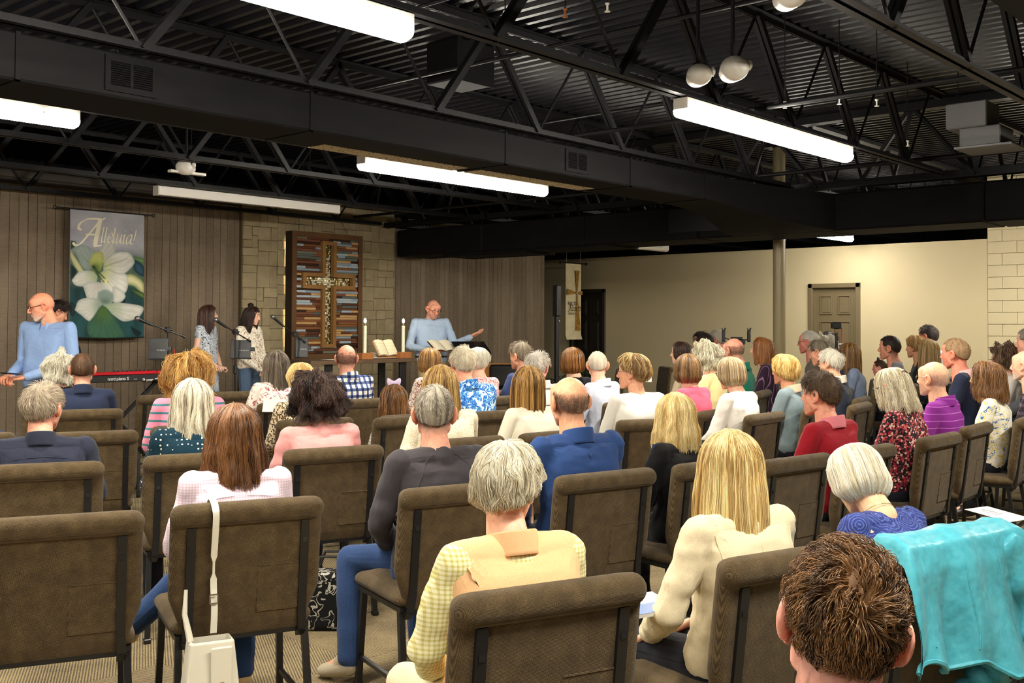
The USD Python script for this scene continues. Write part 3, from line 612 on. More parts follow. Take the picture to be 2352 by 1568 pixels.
    strands_mesh(numbered(f'{hp}/strands'), xf(pts.reshape(-1, 3)).reshape(pts.shape), wdt, np.clip(col, 0, 1))
    return hp
# style tables: (azimuth from the back, polar angle where the scalp ends, hanging length)
def S(ends, vol, **k): return dict(ends=ends, vol=vol, **k)
HL = [(0, 128, 0), (40, 124, 0), (62, 116, 0), (80, 94, 0), (100, 84, 0), (118, 86, 0), (132, 66, 0), (150, 56, 0), (180, 52, 0)]
def STY(name, c1, c2, **k):
    L = {'short': lambda: S(HL, (.012, .006, .007, .012), short=.022, lump=(.002, 6.), ragged=.02),
         'receding': lambda: S([(a, b-(10 if a > 125 else 0), c) for a, b, c in HL], (.006, .007, .008, .004), short=.022, lump=(.002, 6.), ragged=.02),
         'bald': lambda: S([(a, max(b, 99 if a < 120 else 70), c) for a, b, c in HL if a < 125]+[(128, 90, 0), (180, 90, 0)], (.002, .003, .003, -.03), start=[(0, 72), (70, 74), (100, 68), (118, 78), (126, 89), (180, 89.)], short=.011, lump=(.001, 6.), ragged=.02),
         'shortf': lambda: S([(0, 122, .015), (60, 112, .02), (85, 100, .01), (100, 90, .005), (118, 84, .015), (135, 66, .0), (180, 60, 0)], (.028, .020, .026, .022), lump=(.006, 5.), wave=(.16, 2.), loft=.012, fly=.05, tuck=.25),
         'bob': lambda: S([(0, 95, .105), (70, 95, .105), (95, 95, .100), (120, 88, .085), (135, 66, .01), (150, 54, 0), (180, 50, 0)], (.018, .024, .022, .008), lump=(.004, 8.), tuck=.30, ragged=.02, wave=(.03, 1.), wide=.10),
         'medium': lambda: S([(0, 95, .16), (70, 95, .16), (98, 95, .15), (120, 88, .12), (135, 66, .01), (150, 54, 0), (180, 50, 0)], (.016, .026, .022, .008), lump=(.007, 8.), flare=.22, ragged=.16, wave=(.08, 1.4), wide=.10, fly=.04),
         'long': lambda: S([(0, 95, .29), (60, 95, .29), (95, 95, .25), (120, 90, .20), (135, 68, .02), (150, 56, 0), (180, 52, 0)], (.014, .026, .022, .006), lump=(.007, 8.), flare=.14, ragged=.16, wave=(.05, 1.2), wide=.07, fly=.03),
         'curly': lambda: S([(0, 118, .05), (60, 112, .06), (90, 100, .05), (110, 90, .03), (130, 70, .0), (180, 56, 0)], (.04, .045, .045, .02), lump=(.040, 6.), curly=(.012, 2.4), loft=.03, n=None)}[name]()
    L['c1'], L['c2'] = c1, c2
    if name == 'bald': L['noshell'] = True; L['n'] = k.pop('n', None) or 1100
    L.update(k)
    if L.get('n', 1) is None: del L['n']
    return L

SEAT = dict(pelvis=(0, .0, .565), waist=(0, -.03, .72), chest=(0, -.03, .915), neck=(0, -.02, 1.06), head=(0, .04, 1.195), sh=(.172, -.025, 1.0), el=(.225, .05, .75), wr=(.10, .27, .60), hip=(.095, .02, .55), knee=(.13, .44, .52), ank=(.13, .42, .10), toe=(.135, .56, .035))
STAND = dict(pelvis=(0, 0, .95), waist=(0, .0, 1.10), chest=(0, -.01, 1.32), neck=(0, -.015, 1.475), head=(0, .02, 1.625), sh=(.178, -.015, 1.43), el=(.235, -.03, 1.14), wr=(.20, .16, 1.0), hip=(.09, 0, .93), knee=(.095, .02, .50), ank=(.10, -.02, .09), toe=(.115, .15, .035))
def mir(p, sx): return np.array([p[0]*sx, p[1], p[2]])
def person(label, px, py, D, hair=None, shirt=None, skin=(235, 180, 150), kind='f', face=None, turn=0., nod=0., tilt=0., pose='sit', detail=1, sleeve='long', trousers=None, shoes=None, wide=1., collar=None, specs=None, lean=0., joints=None, hands=('relaxed', 'relaxed'), hand_dirs=None, seat=True, chair_label=None, dx=0., stubble=None, scalp=None, hat=None, ground=0., ztop=None, noface=False, skirt=None, chair_rz=None, hairtop=None, shirt_drop=0., k=None, eyelids=False, vest=None, seat_dx=0.):
    """px, py: the crown in the photograph; D: its distance along the view; face: facing, degrees from straight away from the camera, positive to the left"""
    seed = abs(hash_(label)) % 100000; g = np.random.default_rng(seed)
    ht = (.125 if hair and not hair.get('start') else .113) if hairtop is None else hairtop
    T_ = at_d(px, py, D); J = dict(SEAT if pose == 'sit' else STAND); 
    full = (J['head'][2]+ht); s = (T_[2]-ground)/full if k is None else k
    rz = aim(T_) if face is None else math.atan2(FH[1], FH[0])-math.pi/2+math.radians(face)
    R3 = rotz(rz)
    if joints: J.update(joints)
    Lz = rotx(-math.radians(lean)); pv = np.array(J['pelvis'])
    for q in ('waist', 'chest', 'neck', 'head', 'sh'): J[q] = tuple(Lz@(np.array(J[q])-pv)+pv)
    if lean and not (joints and 'el' in joints): J['el'] = tuple(Lz@(np.array(J['el'])-pv)+pv)
    Mh = rotz(math.radians(turn))@rotx(-math.radians(nod))@roty(math.radians(tilt))
    pivot = np.array([0, -.02, -.085]); hc = np.array(J['head']); hs = 1.0 if kind != 'c' else 1.12; hs *= {'m': 1.03, 'f': .97, 'c': 1.}[kind]
    base = hc+pivot
    xh = lambda u: (np.asarray(u)-pivot)*hs@Mh.T+base
    top = xh(np.array([0, -.02, ht]))
    loc = T_-R3@(top*s); loc[2] = ground
    if pose == 'sit' and k is not None: loc[2] = T_[2]-top[2]*s
    p = thing('person', label, 'person', loc, rz)
    fine = detail == 2; ic = ICO2 if fine else ICO1; w = wide*{'m': 1.05, 'f': .93, 'c': .92}[kind]
    # ---- body: one surface
    def arm(sx, r1, r2, r3, upto=1.):
        sh, el, wr = (np.array(J[q+('_l' if sx < 0 and q+'_l' in J else '_r' if sx > 0 and q+'_r' in J else '')]) for q in ('sh', 'el', 'wr'))
        if not ('el_l' in J and sx < 0 or 'el_r' in J and sx > 0): sh, el, wr = sh*[sx*w, 1, 1], el*[sx*w, 1, 1], wr*[sx, 1, 1]
        else: sh = sh*[sx*w, 1, 1]
        out = []
        if upto >= .5: out = [hull([(sh, r1), (el, r2)], ic)]
        else: return [hull([(sh, r1), (sh+(el-sh)*upto*2, r1*.97)], ic)], sh, el, wr
        if upto > .5: out.append(hull([(el, r2), (el+(wr-el)*(upto-.5)*2, r3)], ic))
        return out, sh, el, wr
    body = [hull([(np.array(J['chest'])+[sx*.085*w, 0, 0], .088) for sx in (-1, 1)]+[(np.array(J['waist'])+[sx*.06*w, 0, 0], .085) for sx in (-1, 1)], ic), hull([(np.array(J['waist'])+[sx*.06*w, 0, 0], .085) for sx in (-1, 1)]+[(np.array(J['pelvis'])+[sx*.075*w, 0, 0], .092) for sx in (-1, 1)], ic),
            hull([(np.array(J['sh'])*[sx*w*.86, 1, 1]+[0, 0, -.012], .04) for sx in (-1, 1)]+[(np.array(J['neck'])+[0, 0, -.045], .046)], ic), hull([(np.array(J['sh'])*[sx*w*.9, 1, 1], .045) for sx in (-1, 1)]+[(np.array(J['chest'])+[sx*.085*w, 0, 0], .085) for sx in (-1, 1)], ic),
            hull([(np.array(J['neck'])-[0, .005, .03], .058), (base+[0, -.004, .0], .054)], ic)]
    for sx in (-1, 1):
        a, sh, el, wr = arm(sx, .043, .034, .025); body += a
        i = 0 if sx < 0 else 1
        d = (wr-el)/np.linalg.norm(wr-el); hd = hand_dirs[i] if hand_dirs and hand_dirs[i] is not None else None
        M = look(*hd) if hd else look(d*[.6, 1, 1]+[0, .1, -.15], (sx*.35, 0, 1))
        body.append(place(hand_man(hands[i], sx, bool(hd)), M, wr+M@np.array([0, .045, 0])*.96, .96*hs if kind != 'c' else .8))
        hp, kn, an, to = (np.array(J[q+('_l' if sx < 0 and q+'_l' in J else '')]) for q in ('hip', 'knee', 'ank', 'toe')); 
        hp = hp*[sx*w, 1, 1]
        if not (sx < 0 and 'knee_l' in J): kn, an, to = kn*[sx, 1, 1], an*[sx, 1, 1], to*[sx, 1, 1]
        body += [hull([(hp, .075), (kn, .05)], ic), hull([(kn, .05), (an, .036)], ic), hull([(an, .034), (to, .028)], ic)]
    bt = soften(union(body), .035 if not fine else .025, 4)
    A = Mh*hs; hm = place(head_mesh(kind, fine), A, base-A@pivot)
    full_ = tri(union([man_of(bt), hm]).simplify(.0005 if fine else (.0008 if detail else .0014))); full_.vertices = full_.vertices*s
    inv = ((full_.vertices/s-base)@Mh)/hs+pivot
    tone = lin(skin); tint = skin_tint(inv, tone, stubble, scalp, .045 if hair and hair.get('start') else .075)
    obj('body', full_, m_skin, p, 50, color=None) if False else obj('body', full_, m_skin, p, True, color=tint)
    # ---- clothes
    e = .013
    sm = m_white if shirt is None else shirt
    top_z = J['neck']
    tor = [hull([(np.array(J['chest'])+[sx*.088*w, 0, 0], .095+e) for sx in (-1, 1)]+[(np.array(J['waist'])+[sx*.066*w, 0, 0], .092+e+(.012 if wide > 1.1 else 0)) for sx in (-1, 1)], ic), hull([(np.array(J['waist'])+[sx*.066*w, 0, 0], .092+e+(.012 if wide > 1.1 else 0)) for sx in (-1, 1)]+[(np.array(J['pelvis'])+[sx*.08*w, 0, .02], .10+e) for sx in (-1, 1)], ic),
           hull([(np.array(J['sh'])*[sx*w*.86, 1, 1]+[0, 0, -.002], .056) for sx in (-1, 1)]+[(np.array(J['neck'])-[0, .006, .052+shirt_drop], .060)], ic), hull([(np.array(J['neck'])-[0, .012, .062+shirt_drop], .070), (np.array(J['neck'])-[0, .008, .034+shirt_drop], .0605)], ic), hull([(np.array(J['sh'])*[sx*w*.9, 1, 1]+[0, 0, -.006], .05) for sx in (-1, 1)]+[(np.array(J['chest'])+[sx*.088*w, 0, 0], .092+e) for sx in (-1, 1)], ic)]
    up = {'long': .97, 'three': .8, 'short': .36, 'cap': .14, 'none': 0}[sleeve]
    for sx in (-1, 1):
        if up > 0: a, sh, el, wr = arm(sx, .047+e, .040+e, .031+e*.8, up); tor += a
    sh_ = soften(union(tor), .018 if fine else .032, 5 if not fine else 8)
    vv = sh_.vertices; nn = sh_.vertex_normals; wr_n = .6*(meshkit.fbm(vv*[7, 7, 20]+seed % 17, 3, seed % 97)-.5)+.75*(meshkit.fbm((vv+.04*meshkit.noise(vv*5)[:, None])*[17, 17, 5]+seed % 13, 3, seed % 89)-.5)*np.clip(1.25-vv[:, 2:3].ravel()/J['neck'][2]*.55, 0, 1)
    sh_.vertices = (vv+nn*wr_n[:, None]*(.034 if fine else .024))*s
    sp = obj('shirt', sh_, sm, p, True)
    if vest is not None:
        vt_ = [hull([(np.array(J['chest'])+[sx*.092*w, 0, 0], .098+e+.006) for sx in (-1, 1)]+[(np.array(J['waist'])+[sx*.07*w, 0, 0], .100+e) for sx in (-1, 1)], ic), hull([(np.array(J['waist'])+[sx*.07*w, 0, 0], .10+e) for sx in (-1, 1)]+[(np.array(J['pelvis'])+[sx*.08*w, 0, .05], .106+e) for sx in (-1, 1)], ic),
               hull([(np.array(J['sh'])*[sx*w*.92, 1, 1]+[0, 0, .004], .062) for sx in (-1, 1)]+[(np.array(J['neck'])-[0, .008, .050], .066)], ic), hull([(np.array(J['sh'])*[sx*w*.90, 1, 1], .06) for sx in (-1, 1)]+[(np.array(J['chest'])+[sx*.092*w, 0, 0], .098+e+.004) for sx in (-1, 1)], ic)]
        v_ = soften(union(vt_), .022, 4); n_ = meshkit.fbm(v_.vertices*[12, 12, 8], 3, 3)-.5; v_.vertices = (v_.vertices+v_.vertex_normals*n_[:, None]*.02)*s; vp_ = obj('vest', v_, vest, p, True)
        zy = J['chest'][2]-.03; yk = trimesh.intersections.mesh_plane(v_, [0, 0, 1], [0, 0, zy*s]).reshape(-1, 3); yk = yk[yk[:, 1] < -.05*s]; yk = yk[np.argsort(yk[:, 0])][::4]
        if len(yk) > 6: obj('yoke_seam', tube(yk+[0, -.002, 0], .0045, 6), vest, vp_, True)
    if up >= .9:
        for sx in (-1, 1):
            a, sh, el, wr = arm(sx, .05, .04, .03); d = (wr-el)/np.linalg.norm(wr-el); c0 = el+(wr-el)*.93
            obj('cuff', tri(hull([(c0*s, .040*s), ((c0+d*.022)*s, .039*s)], ic)), sm, sp, True)
    if collar is not None:
        nb = np.array(J['neck'])+[0, -.010, -.006]; aa = np.linspace(-2.75, 2.75, 30); fr = (1-np.cos(aa))/2
        ring = [np.stack([rr*np.sin(aa), -rr*np.cos(aa), z_-.035*fr], -1)+nb for rr, z_ in ((.070, -.01), (.0655, .034), (.067, .041), (.071, .037), (.0755, .006), (.078, -.016), (.080, -.028), (.072, -.03))]
        v, f = grid_mesh(np.array(ring)); obj('collar', trimesh.Trimesh(v*s, f, process=False), collar if collar is not True else sm, sp, True)
    tm = trousers or cloth('dark_trousers', (.018, .02, .028))
    tro = [hull([(np.array(J['pelvis'])+[sx*.082*w, 0, -.01], .105) for sx in (-1, 1)]+[(np.array(J['hip'])*[sx*w, 1, 1], .095) for sx in (-1, 1)], ic)]
    for sx in (-1, 1):
        hp, kn, an = (np.array(J[q+('_l' if sx < 0 and q+'_l' in J else '')]) for q in ('hip', 'knee', 'ank')); hp = hp*[sx*w, 1, 1]
        if not (sx < 0 and 'knee_l' in J): kn, an = kn*[sx, 1, 1], an*[sx, 1, 1]
        tro += [hull([(hp, .092), (kn, .066)], ic), hull([(kn, .066), (an+(kn-an)*.02, .054)], ic)]
    if skirt: tro.append(hull([(np.array(J['pelvis'])+[sx*.09*w, 0, 0], .11) for sx in (-1, 1)]+[((sx*.14, .0, skirt), .10) for sx in (-1, 1)], ic))
    tr_ = soften(union(tro), .04, 4); n_ = meshkit.fbm(tr_.vertices*[8, 8, 14], 3, seed % 91)-.5; tr_.vertices = (tr_.vertices+tr_.vertex_normals*n_[:, None]*.018)*s
    obj('skirt' if skirt else 'trousers', tr_, tm, p, True)
    for sx in (-1, 1):
        an, to = (np.array(J[q+('_l' if sx < 0 and q+'_l' in J else '')]) for q in ('ank', 'toe'))
        if not (sx < 0 and 'knee_l' in J): an, to = an*[sx, 1, 1], to*[sx, 1, 1]
        d = (to-an); d = d/np.linalg.norm(d)
        shm = soften(union([hull([(an+[0, 0, -.035], (.042, .048, .04)), (to, (.045, .05, .03))], ic), hull([(an+[0, 0, .0], .045), (an+d*.06+[0, 0, .0], .036)], ic)]), .03, 3); shm.vertices *= s
        obj('shoe', shm, shoes or plain('dark_leather', (.025, .018, .014), .4), p, True)
    # ---- face and hair
    xs_ = lambda u: xh(u)*s
    if not noface:
        for sx in (-1, 1):
            e_ = trimesh.creation.icosphere(2, .0125) if not eyelids else trimesh.creation.icosphere(2, .0118); e_.vertices = xs_(e_.vertices*[1, .8, .85]+[sx*.031, .0755, .006]); ep = obj('eye', e_, m_eyew, p, True)
            if not eyelids:
                i_ = trimesh.creation.icosphere(1, .006); i_.vertices = xs_(i_.vertices*[1, .5, 1]+[sx*.031, .0845, .006]); obj('iris', i_, m_eye, ep, True)
            bt_ = tube([(sx*x_, y_, z_) for x_, y_, z_ in ((.014, .0935, .028), (.026, .092, .0335), (.040, .083, .0315), (.050, .068, .026))], [.0022, .0032, .0028, .0012], 6); bt_.vertices = xs_(bt_.vertices)
            obj('eyebrow', bt_, plain('brow_%s' % ('dark' if (hair and np.mean(hair['c1']) < .15) else 'light'), (.03, .02, .014) if (hair and np.mean(hair['c1']) < .15) else (.22, .17, .12), .8), p, True)
    if hair: make_hair(p, hair, xs_, seed, detail, s)
    if specs:
        mt = m_specs if specs == 'black' else m_wire; th = .0022 if specs == 'black' else .0011
        r = [];
        for sx in (-1, 1):
            a = np.linspace(0, 2*np.pi, 20, endpoint=False); r.append(tube(np.stack([sx*.033+.025*np.cos(a), .101+0*a-.012*np.abs(.025*np.cos(a)*sx+.008)/.033, .002+.018*np.sin(a)*np.clip(1.05-.1*np.cos(a), 0, 2)], -1), th, 6, True))
            r.append(tube([(sx*.057, .094, .008), (sx*.074, .085, .009), (sx*.0825, .03, .012), (sx*.085, -.008, .010), (sx*.084, -.026, -.008)], th*1.1, 6))
        r.append(tube([(-.009, .101, .006), (0, .104, .009), (.009, .101, .006)], th, 6)); sm_ = cat_(r); sm_.vertices = xs_(sm_.vertices)
        gp = obj('spectacles', sm_, mt, p, True)
    # ---- the chair that carries the person
    if pose == 'sit' and seat:
        f = np.array([-math.sin(rz), math.cos(rz)]); o = loc[:2]-f*(.0+.02*(s-1))+seat_dx*np.array([math.cos(rz), math.sin(rz)])
        crz = rz if chair_rz is None else chair_rz
        chair(o[0], o[1], crz, chair_label or ('padded chair under the '+label))
    return dict(path=p, loc=loc, rz=rz, s=s, J=J, xs=xs_, R=R3)
def hash_(t):
    h = 5381
    for ch in t: h = (h*33+ord(ch)) & 0x7fffffff
    return h
# ------------------------------------------------------------------ cloth patterns
def ramp_mat(name, tex, links, ramp, src, rough=.9, wr=.004, interp=True):
    n = {'t': ('texture_coordinate', {}), 'wn': ('noise_texture', {'scale': 9., 'detail': 3.}), 'r': ('rgb_ramp', {'ramp': ramp, 'interpolate': interp}), 'bmp': ('bump', {'strength': .7, 'distance': wr}), 'p': ('principled_bsdf', {'roughness': rough, 'specular_ior_level': .2, 'sheen_weight': .05})}
    n.update(tex)
    return raw(name, n, links+[(src, 'r.fac'), ('r.color', 'p.base_color'), ('t.object', 'wn.vector'), ('wn.fac', 'bmp.height'), ('bmp.normal', 'p.normal')])
def stripes(name, c1, c2, per=.045, frac=.3, axis='z'):
    return ramp_mat(name, {'x': ('separate_xyz', {}), 'm': ('math', {'math_type': 'multiply', 'value2': 1/per}), 'f': ('math', {'math_type': 'fraction'})}, [('t.object', 'x.vector'), (f'x.{axis}', 'm.value1'), ('m.value', 'f.value1')], [(0, c1), (frac, c2)], 'f.value', interp=False)
def dots(name, bg, fg, scale=38., size=.22):
    return ramp_mat(name, {'v': ('voronoi_texture', {'scale': scale, 'randomness': .35})}, [('t.object', 'v.vector')], [(0, fg), (size, bg)], 'v.distance', interp=False)
def print_(name, ramp, scale=30., dist=1.5, detail=2.):
    return ramp_mat(name, {'v': ('noise_texture', {'scale': scale, 'detail': detail, 'distortion': dist})}, [('t.object', 'v.vector')], ramp, 'v.fac', interp=False)
def cells(name, ramp, scale=40.):
    return ramp_mat(name, {'v': ('voronoi_texture', {'scale': scale})}, [('t.object', 'v.vector')], ramp, 'v.distance', interp=False)
def plaid(name, bg, c1, c2, per=.05):
    k = 2*math.pi/per
    return ramp_mat(name, {'x': ('separate_xyz', {}), 'a': ('math', {'math_type': 'multiply', 'value2': 1/per}), 'b': ('math', {'math_type': 'multiply', 'value2': 1/per}), 'fa': ('math', {'math_type': 'fraction'}), 'fb': ('math', {'math_type': 'fraction'}), 'ga': ('math', {'math_type': 'less_than', 'value2': .42}), 'gb': ('math', {'math_type': 'less_than', 'value2': .42}), 'ad': ('math', {'math_type': 'add'}), 'h': ('math', {'math_type': 'multiply', 'value2': .5})},
        [('t.object', 'x.vector'), ('x.x', 'a.value1'), ('x.z', 'b.value1'), ('a.value', 'fa.value1'), ('b.value', 'fb.value1'), ('fa.value', 'ga.value1'), ('fb.value', 'gb.value1'), ('ga.value', 'ad.value1'), ('gb.value', 'ad.value2'), ('ad.value', 'h.value1')], [(0, bg), (.25, c1), (.75, c2)], 'h.value', interp=False)
def C(*a): return lin(*a)
t_navy = cloth('navy_twill', C(38, 44, 66)); t_jeans = cloth('blue_denim', C(52, 78, 122), col2=C(34, 52, 86)); t_tan = cloth('tan_chino', C(196, 172, 128)); t_dark = cloth('dark_trousers', C(30, 31, 40)); t_light = cloth('light_jeans', C(92, 112, 140), col2=C(72, 92, 118)); t_cream = cloth('cream_linen', C(232, 219, 188), col2=C(212, 197, 160)); t_grey = cloth('grey_trousers', C(90, 92, 98))
GREY = C(176, 168, 150); SILVER = C(226, 218, 196); WHITE = C(240, 234, 216); DKGREY = C(92, 84, 74); BRN = C(92, 60, 36); DBRN = C(52, 34, 22); BLK = C(22, 16, 14); BLOND = C(222, 190, 126); GOLD = C(206, 158, 84); LBLOND = C(238, 216, 160); DBLOND = C(150, 112, 62)
FAIR = (240, 192, 166); RUDDY = (228, 164, 138); PALE = (244, 204, 182); TAN = (222, 164, 128)
PEOPLE = {}
def row(px, py, r):
    d = ray(px, py); a = d[0]**2+d[1]**2; b = -2*(d[0]*AC[0]+d[1]*AC[1]); c = AC@AC-r*r
    return (-b-math.sqrt(max(b*b-4*a*c, 0)))/(2*a)
def man(who, label, px, py, D, h=0., hair=None, shirt=None, **kw):
    if isinstance(D, tuple): D = row(px, py, D[0])
    T_ = at_d(px, py, D)
    body = kw.pop('body', None)                              # body facing, seen from the camera, else towards the pulpit
    rayaz = YAW-math.atan((px-1176)/FPX)-math.pi/2
    rz = aim(T_) if body is None else rayaz+math.radians(body)
    kw['face'] = math.degrees(rz-(YAW-math.pi/2))
    tn = math.degrees(rayaz+math.radians(h)-rz); kw['turn'] = max(-78, min(78, tn))
    kw.setdefault('chair_label', f'brown woven padded chair holding the {who}')
    PEOPLE[who] = person(label, px, py, D, hair=hair, shirt=shirt, **kw)
    return PEOPLE[who]
T13, T12, T10, T9, T7 = (13.3,), (11.8,), (10.35,), (8.85,), (7.4,)

# ---- nearest row
man('boy with cropped brown hair', 'boy with cropped wavy brown hair and pink ears, nearest the camera', 1968, 1262, 1.46, h=4, shirt_drop=.05, tilt=9, kind='m', detail=2, skin=(250, 186, 168), body=12, shirt=cloth('boy_shirt', C(70, 74, 84)), scalp=C(80, 56, 38), noface=True, lean=4, hairtop=.122,
    hair=STY('short', C(64, 42, 24), C(142, 102, 62), root=C(40, 26, 16), short=.026, tousle=1.5, lift=.6, swirl=1.2, whorl=(.015, -.085, .055), vol=(.012, .000, .004, .010), n=9500, w=.0016))
man('woman in the peach vest', 'woman with short tousled silver hair in a peach denim vest', 1160, 1014, T13, h=-22, kind='f', detail=2, skin=FAIR, shirt=plaid('lime_gingham', C(240, 236, 200), C(222, 214, 150), C(200, 190, 120), .012), vest=cloth('peach_denim', C(246, 200, 152), col2=C(232, 180, 130)), collar=cloth('peach_denim', C(246, 200, 152)), noface=False, hairtop=.135, wide=1.12, trousers=t_cream, chair_label='brown woven padded chair, nearest one, holding the woman in the peach vest',
    hair=STY('shortf', C(190, 178, 148), C(244, 236, 212), root=C(120, 100, 74), n=5200, w=.0017, whorl=(0, 0, 0)))
man('long blonde woman', 'woman with long straight blonde hair in a cream linen jacket', 1678, 986, T13, h=-3, kind='f', detail=2, skin=FAIR, shirt=t_cream, wide=1.05, trousers=t_dark, hairtop=.120, chair_label='brown woven padded chair holding the woman in the cream linen jacket',
    hair=STY('long', C(196, 158, 92), C(246, 224, 164), root=C(112, 84, 50), n=6000, w=.0017, wave=(.05, 1.0), pole=(0, -.03), ragged=.2, ends=[(0, 95, .33), (60, 95, .33), (95, 95, .28), (120, 90, .20), (135, 68, .02), (180, 52, 0)]), joints=dict(el_l=(-.27, .02, .74), wr_l=(-.16, .24, .62), el_r=(.24, .05, .75), wr_r=(.1, .27, .62)))
man('woman with the white bob', 'bowed woman with a smooth white bob in a blue paisley top', 1945, 994, (13.25,), h=38, nod=34, lean=9, seat_dx=-.09, kind='f', detail=2, skin=(246, 200, 160), shirt=ramp_mat('blue_paisley', {'v': ('voronoi_texture', {'scale': 14., 'randomness': .8}), 'm': ('math', {'math_type': 'multiply', 'value2': 7.}), 'f': ('math', {'math_type': 'fraction'}), 'v2': ('voronoi_texture', {'scale': 150.}), 'mx': ('math', {'math_type': 'multiply_add', 'value2': .5, 'value3': 0.})}, [('t.object', 'v.vector'), ('v.distance', 'm.value1'), ('m.value', 'f.value1'), ('t.object', 'v2.vector'), ('v2.distance', 'mx.value1'), ('f.value', 'mx.value3')], [(0, C(38, 48, 104)), (.62, C(96, 110, 182)), (.7, C(50, 62, 124))], 'mx.value'), shirt_drop=.03, trousers=t_navy,
    hair=STY('bob', C(214, 200, 170), C(250, 244, 230), n=5200, w=.0016, lump=(.003, 9.)))
man('person in navy trousers', 'person in navy trousers holding a white sheet at the right edge', 2520, 1000, 4.1, h=30, kind='m', detail=1, skin=FAIR, shirt=t_navy, trousers=t_navy, hair=STY('short', DBRN, BRN), chair_label='brown padded chair cut by the right edge, beside the draped jacket',
    joints=dict(knee_l=(-.13, .46, .62), ank_l=(-.02, .52, .22), toe_l=(.0, .66, .18), hip_l=(-.095, .02, .55), wr_l=(-.13, .38, .70), el_l=(-.25, .1, .76), el_r=(.225, .05, .75), wr_r=(.1, .27, .64)))
man('person in mint stripes', 'person in a mint and white striped shirt at the bottom right corner', 2520, 1330, 1.75, h=10, kind='f', detail=1, body=10, skin=FAIR, shirt=stripes('mint_stripe', C(236, 244, 238), C(170, 222, 214), .012, .5), sleeve='short', hair=STY('long', BRN, GOLD), noface=True)
# ---- second row
man('woman in the lilac shirt', 'woman with shoulder length brown hair in a lilac gingham shirt', 540, 927, T12, h=-6, kind='f', detail=2, skin=FAIR, shirt=plaid('lilac_gingham', C(246, 232, 240), C(232, 210, 226), C(222, 196, 216), .010), trousers=t_jeans, shoes=cloth('tan_suede', C(206, 176, 128)), hairtop=.122, wide=1.05,
    hair=STY('medium', C(72, 42, 24), C(150, 102, 60), ends=[(0, 95, .19), (60, 95, .19), (95, 95, .17), (120, 88, .13), (135, 66, .01), (180, 50, 0)], n=5200, w=.0017, wave=(.08, 1.4)),
    joints=dict(hip_l=(-.095, .02, .55), knee_l=(-.02, .44, .62), ank_l=(-.34, .50, .33), toe_l=(-.46, .46, .36)))
man('man in the charcoal shirt', 'grey haired man seen squarely from behind in a charcoal shirt', 998, 887, T12, h=0, kind='m', detail=2, skin=RUDDY, shirt=cloth('charcoal_knit', C(66, 62, 66), wr=.002), trousers=t_jeans, shoes=cloth('grey_sneaker', C(176, 164, 140)), scalp=C(120, 108, 96), wide=1.02,
    hair=STY('short', C(84, 76, 66), C(206, 196, 176), short=.026, tousle=.45, lift=.35, n=5200, w=.0015, vol=(.014, .005, .007, .012)),
    joints=dict(hip_l=(-.095, .02, .55), knee_l=(-.22, .42, .52), ank_l=(-.27, .30, .11), toe_l=(-.33, .42, .035)))
man('man in the blue quarter zip', 'balding man in a blue quarter zip with an embroidered wing emblem', 1312, 868, T12, h=26, kind='m', detail=2, skin=(238, 176, 138), shirt=cloth('royal_blue_knit', C(46, 74, 128), wr=.003), collar=True, trousers=t_dark, wide=1.10, scalp=C(112, 84, 66), stubble=None,
    hair=STY('bald', C(84, 66, 52), C(150, 126, 102), n=4200, w=.0013, short=.011))
man('blonde woman in black', 'woman with layered blonde hair in a black cardigan', 1553, 902, T12, h=6, kind='f', detail=2, skin=FAIR, shirt=cloth('black_knit', C(20, 19, 20)), hairtop=.122,
    hair=STY('medium', C(206, 168, 98), C(250, 230, 172), n=4600, w=.0017, wave=(.09, 1.6), ragged=.16))
man('man in the red sweater', 'dark haired man in glasses, red sweater and pink shirt collar', 1892, 858, 5.65, h=62, kind='m', detail=1, skin=RUDDY, shirt=cloth('red_wool', C(150, 22, 36)), collar=cloth('pink_cotton', C(222, 130, 140)), specs='wire', hair=STY('short', C(58, 42, 30), C(110, 86, 62), short=.034, vol=(.022, .012, .014, .016), n=2200, w=.002))
man('woman in the tweed jacket', 'woman in glasses with wavy white hair half clipped up and tweed jacket', 2042, 842, 6.3, h=58, nod=16, kind='f', detail=1, skin=(236, 180, 146), specs='black', hairtop=.12, shirt=ramp_mat('tweed', {'v': ('voronoi_texture', {'scale': 95.}), 'sp': ('separate_color', {})}, [('t.object', 'v.vector'), ('v.color', 'sp.color')], [(0, C(36, 26, 30)), (.35, C(150, 40, 58)), (.55, C(228, 186, 170)), (.68, C(60, 40, 44)), (.85, C(190, 90, 90))], 'sp.r', interp=False),
    hair=STY('medium', C(206, 190, 152), C(248, 238, 212), n=2200, w=.0024, wave=(.14, 2.2), vol=(.014, .008, .03, .006)))
man('bald man in the purple polo', 'bald bearded man in glasses and a striped purple polo shirt', 2150, 832, 6.9, h=58, kind='m', detail=1, skin=(238, 186, 152), specs='wire', collar=True, sleeve='short', shirt=stripes('purple_stripe', C(132, 44, 140), C(206, 120, 206), .045, .92), stubble=C(206, 190, 176), scalp=C(190, 160, 140), hair=STY('bald', C(150, 136, 124), C(196, 184, 170), n=900, short=.008))
man('woman in the floral cardigan', 'woman with frizzy brown hair in a white floral cardigan', 2268, 830, 7.5, h=66, kind='f', detail=1, skin=(246, 200, 156), specs='wire', shirt=print_('white_floral', [(0, C(240, 236, 222)), (.52, C(226, 206, 84)), (.56, C(238, 234, 224)), (.62, C(60, 110, 160)), (.68, C(236, 232, 220))], 16.), hair=STY('medium', C(84, 56, 34), C(160, 114, 68), vol=(.02, .02, .045, .01), wave=(.16, 2.5), n=1800, w=.0026))
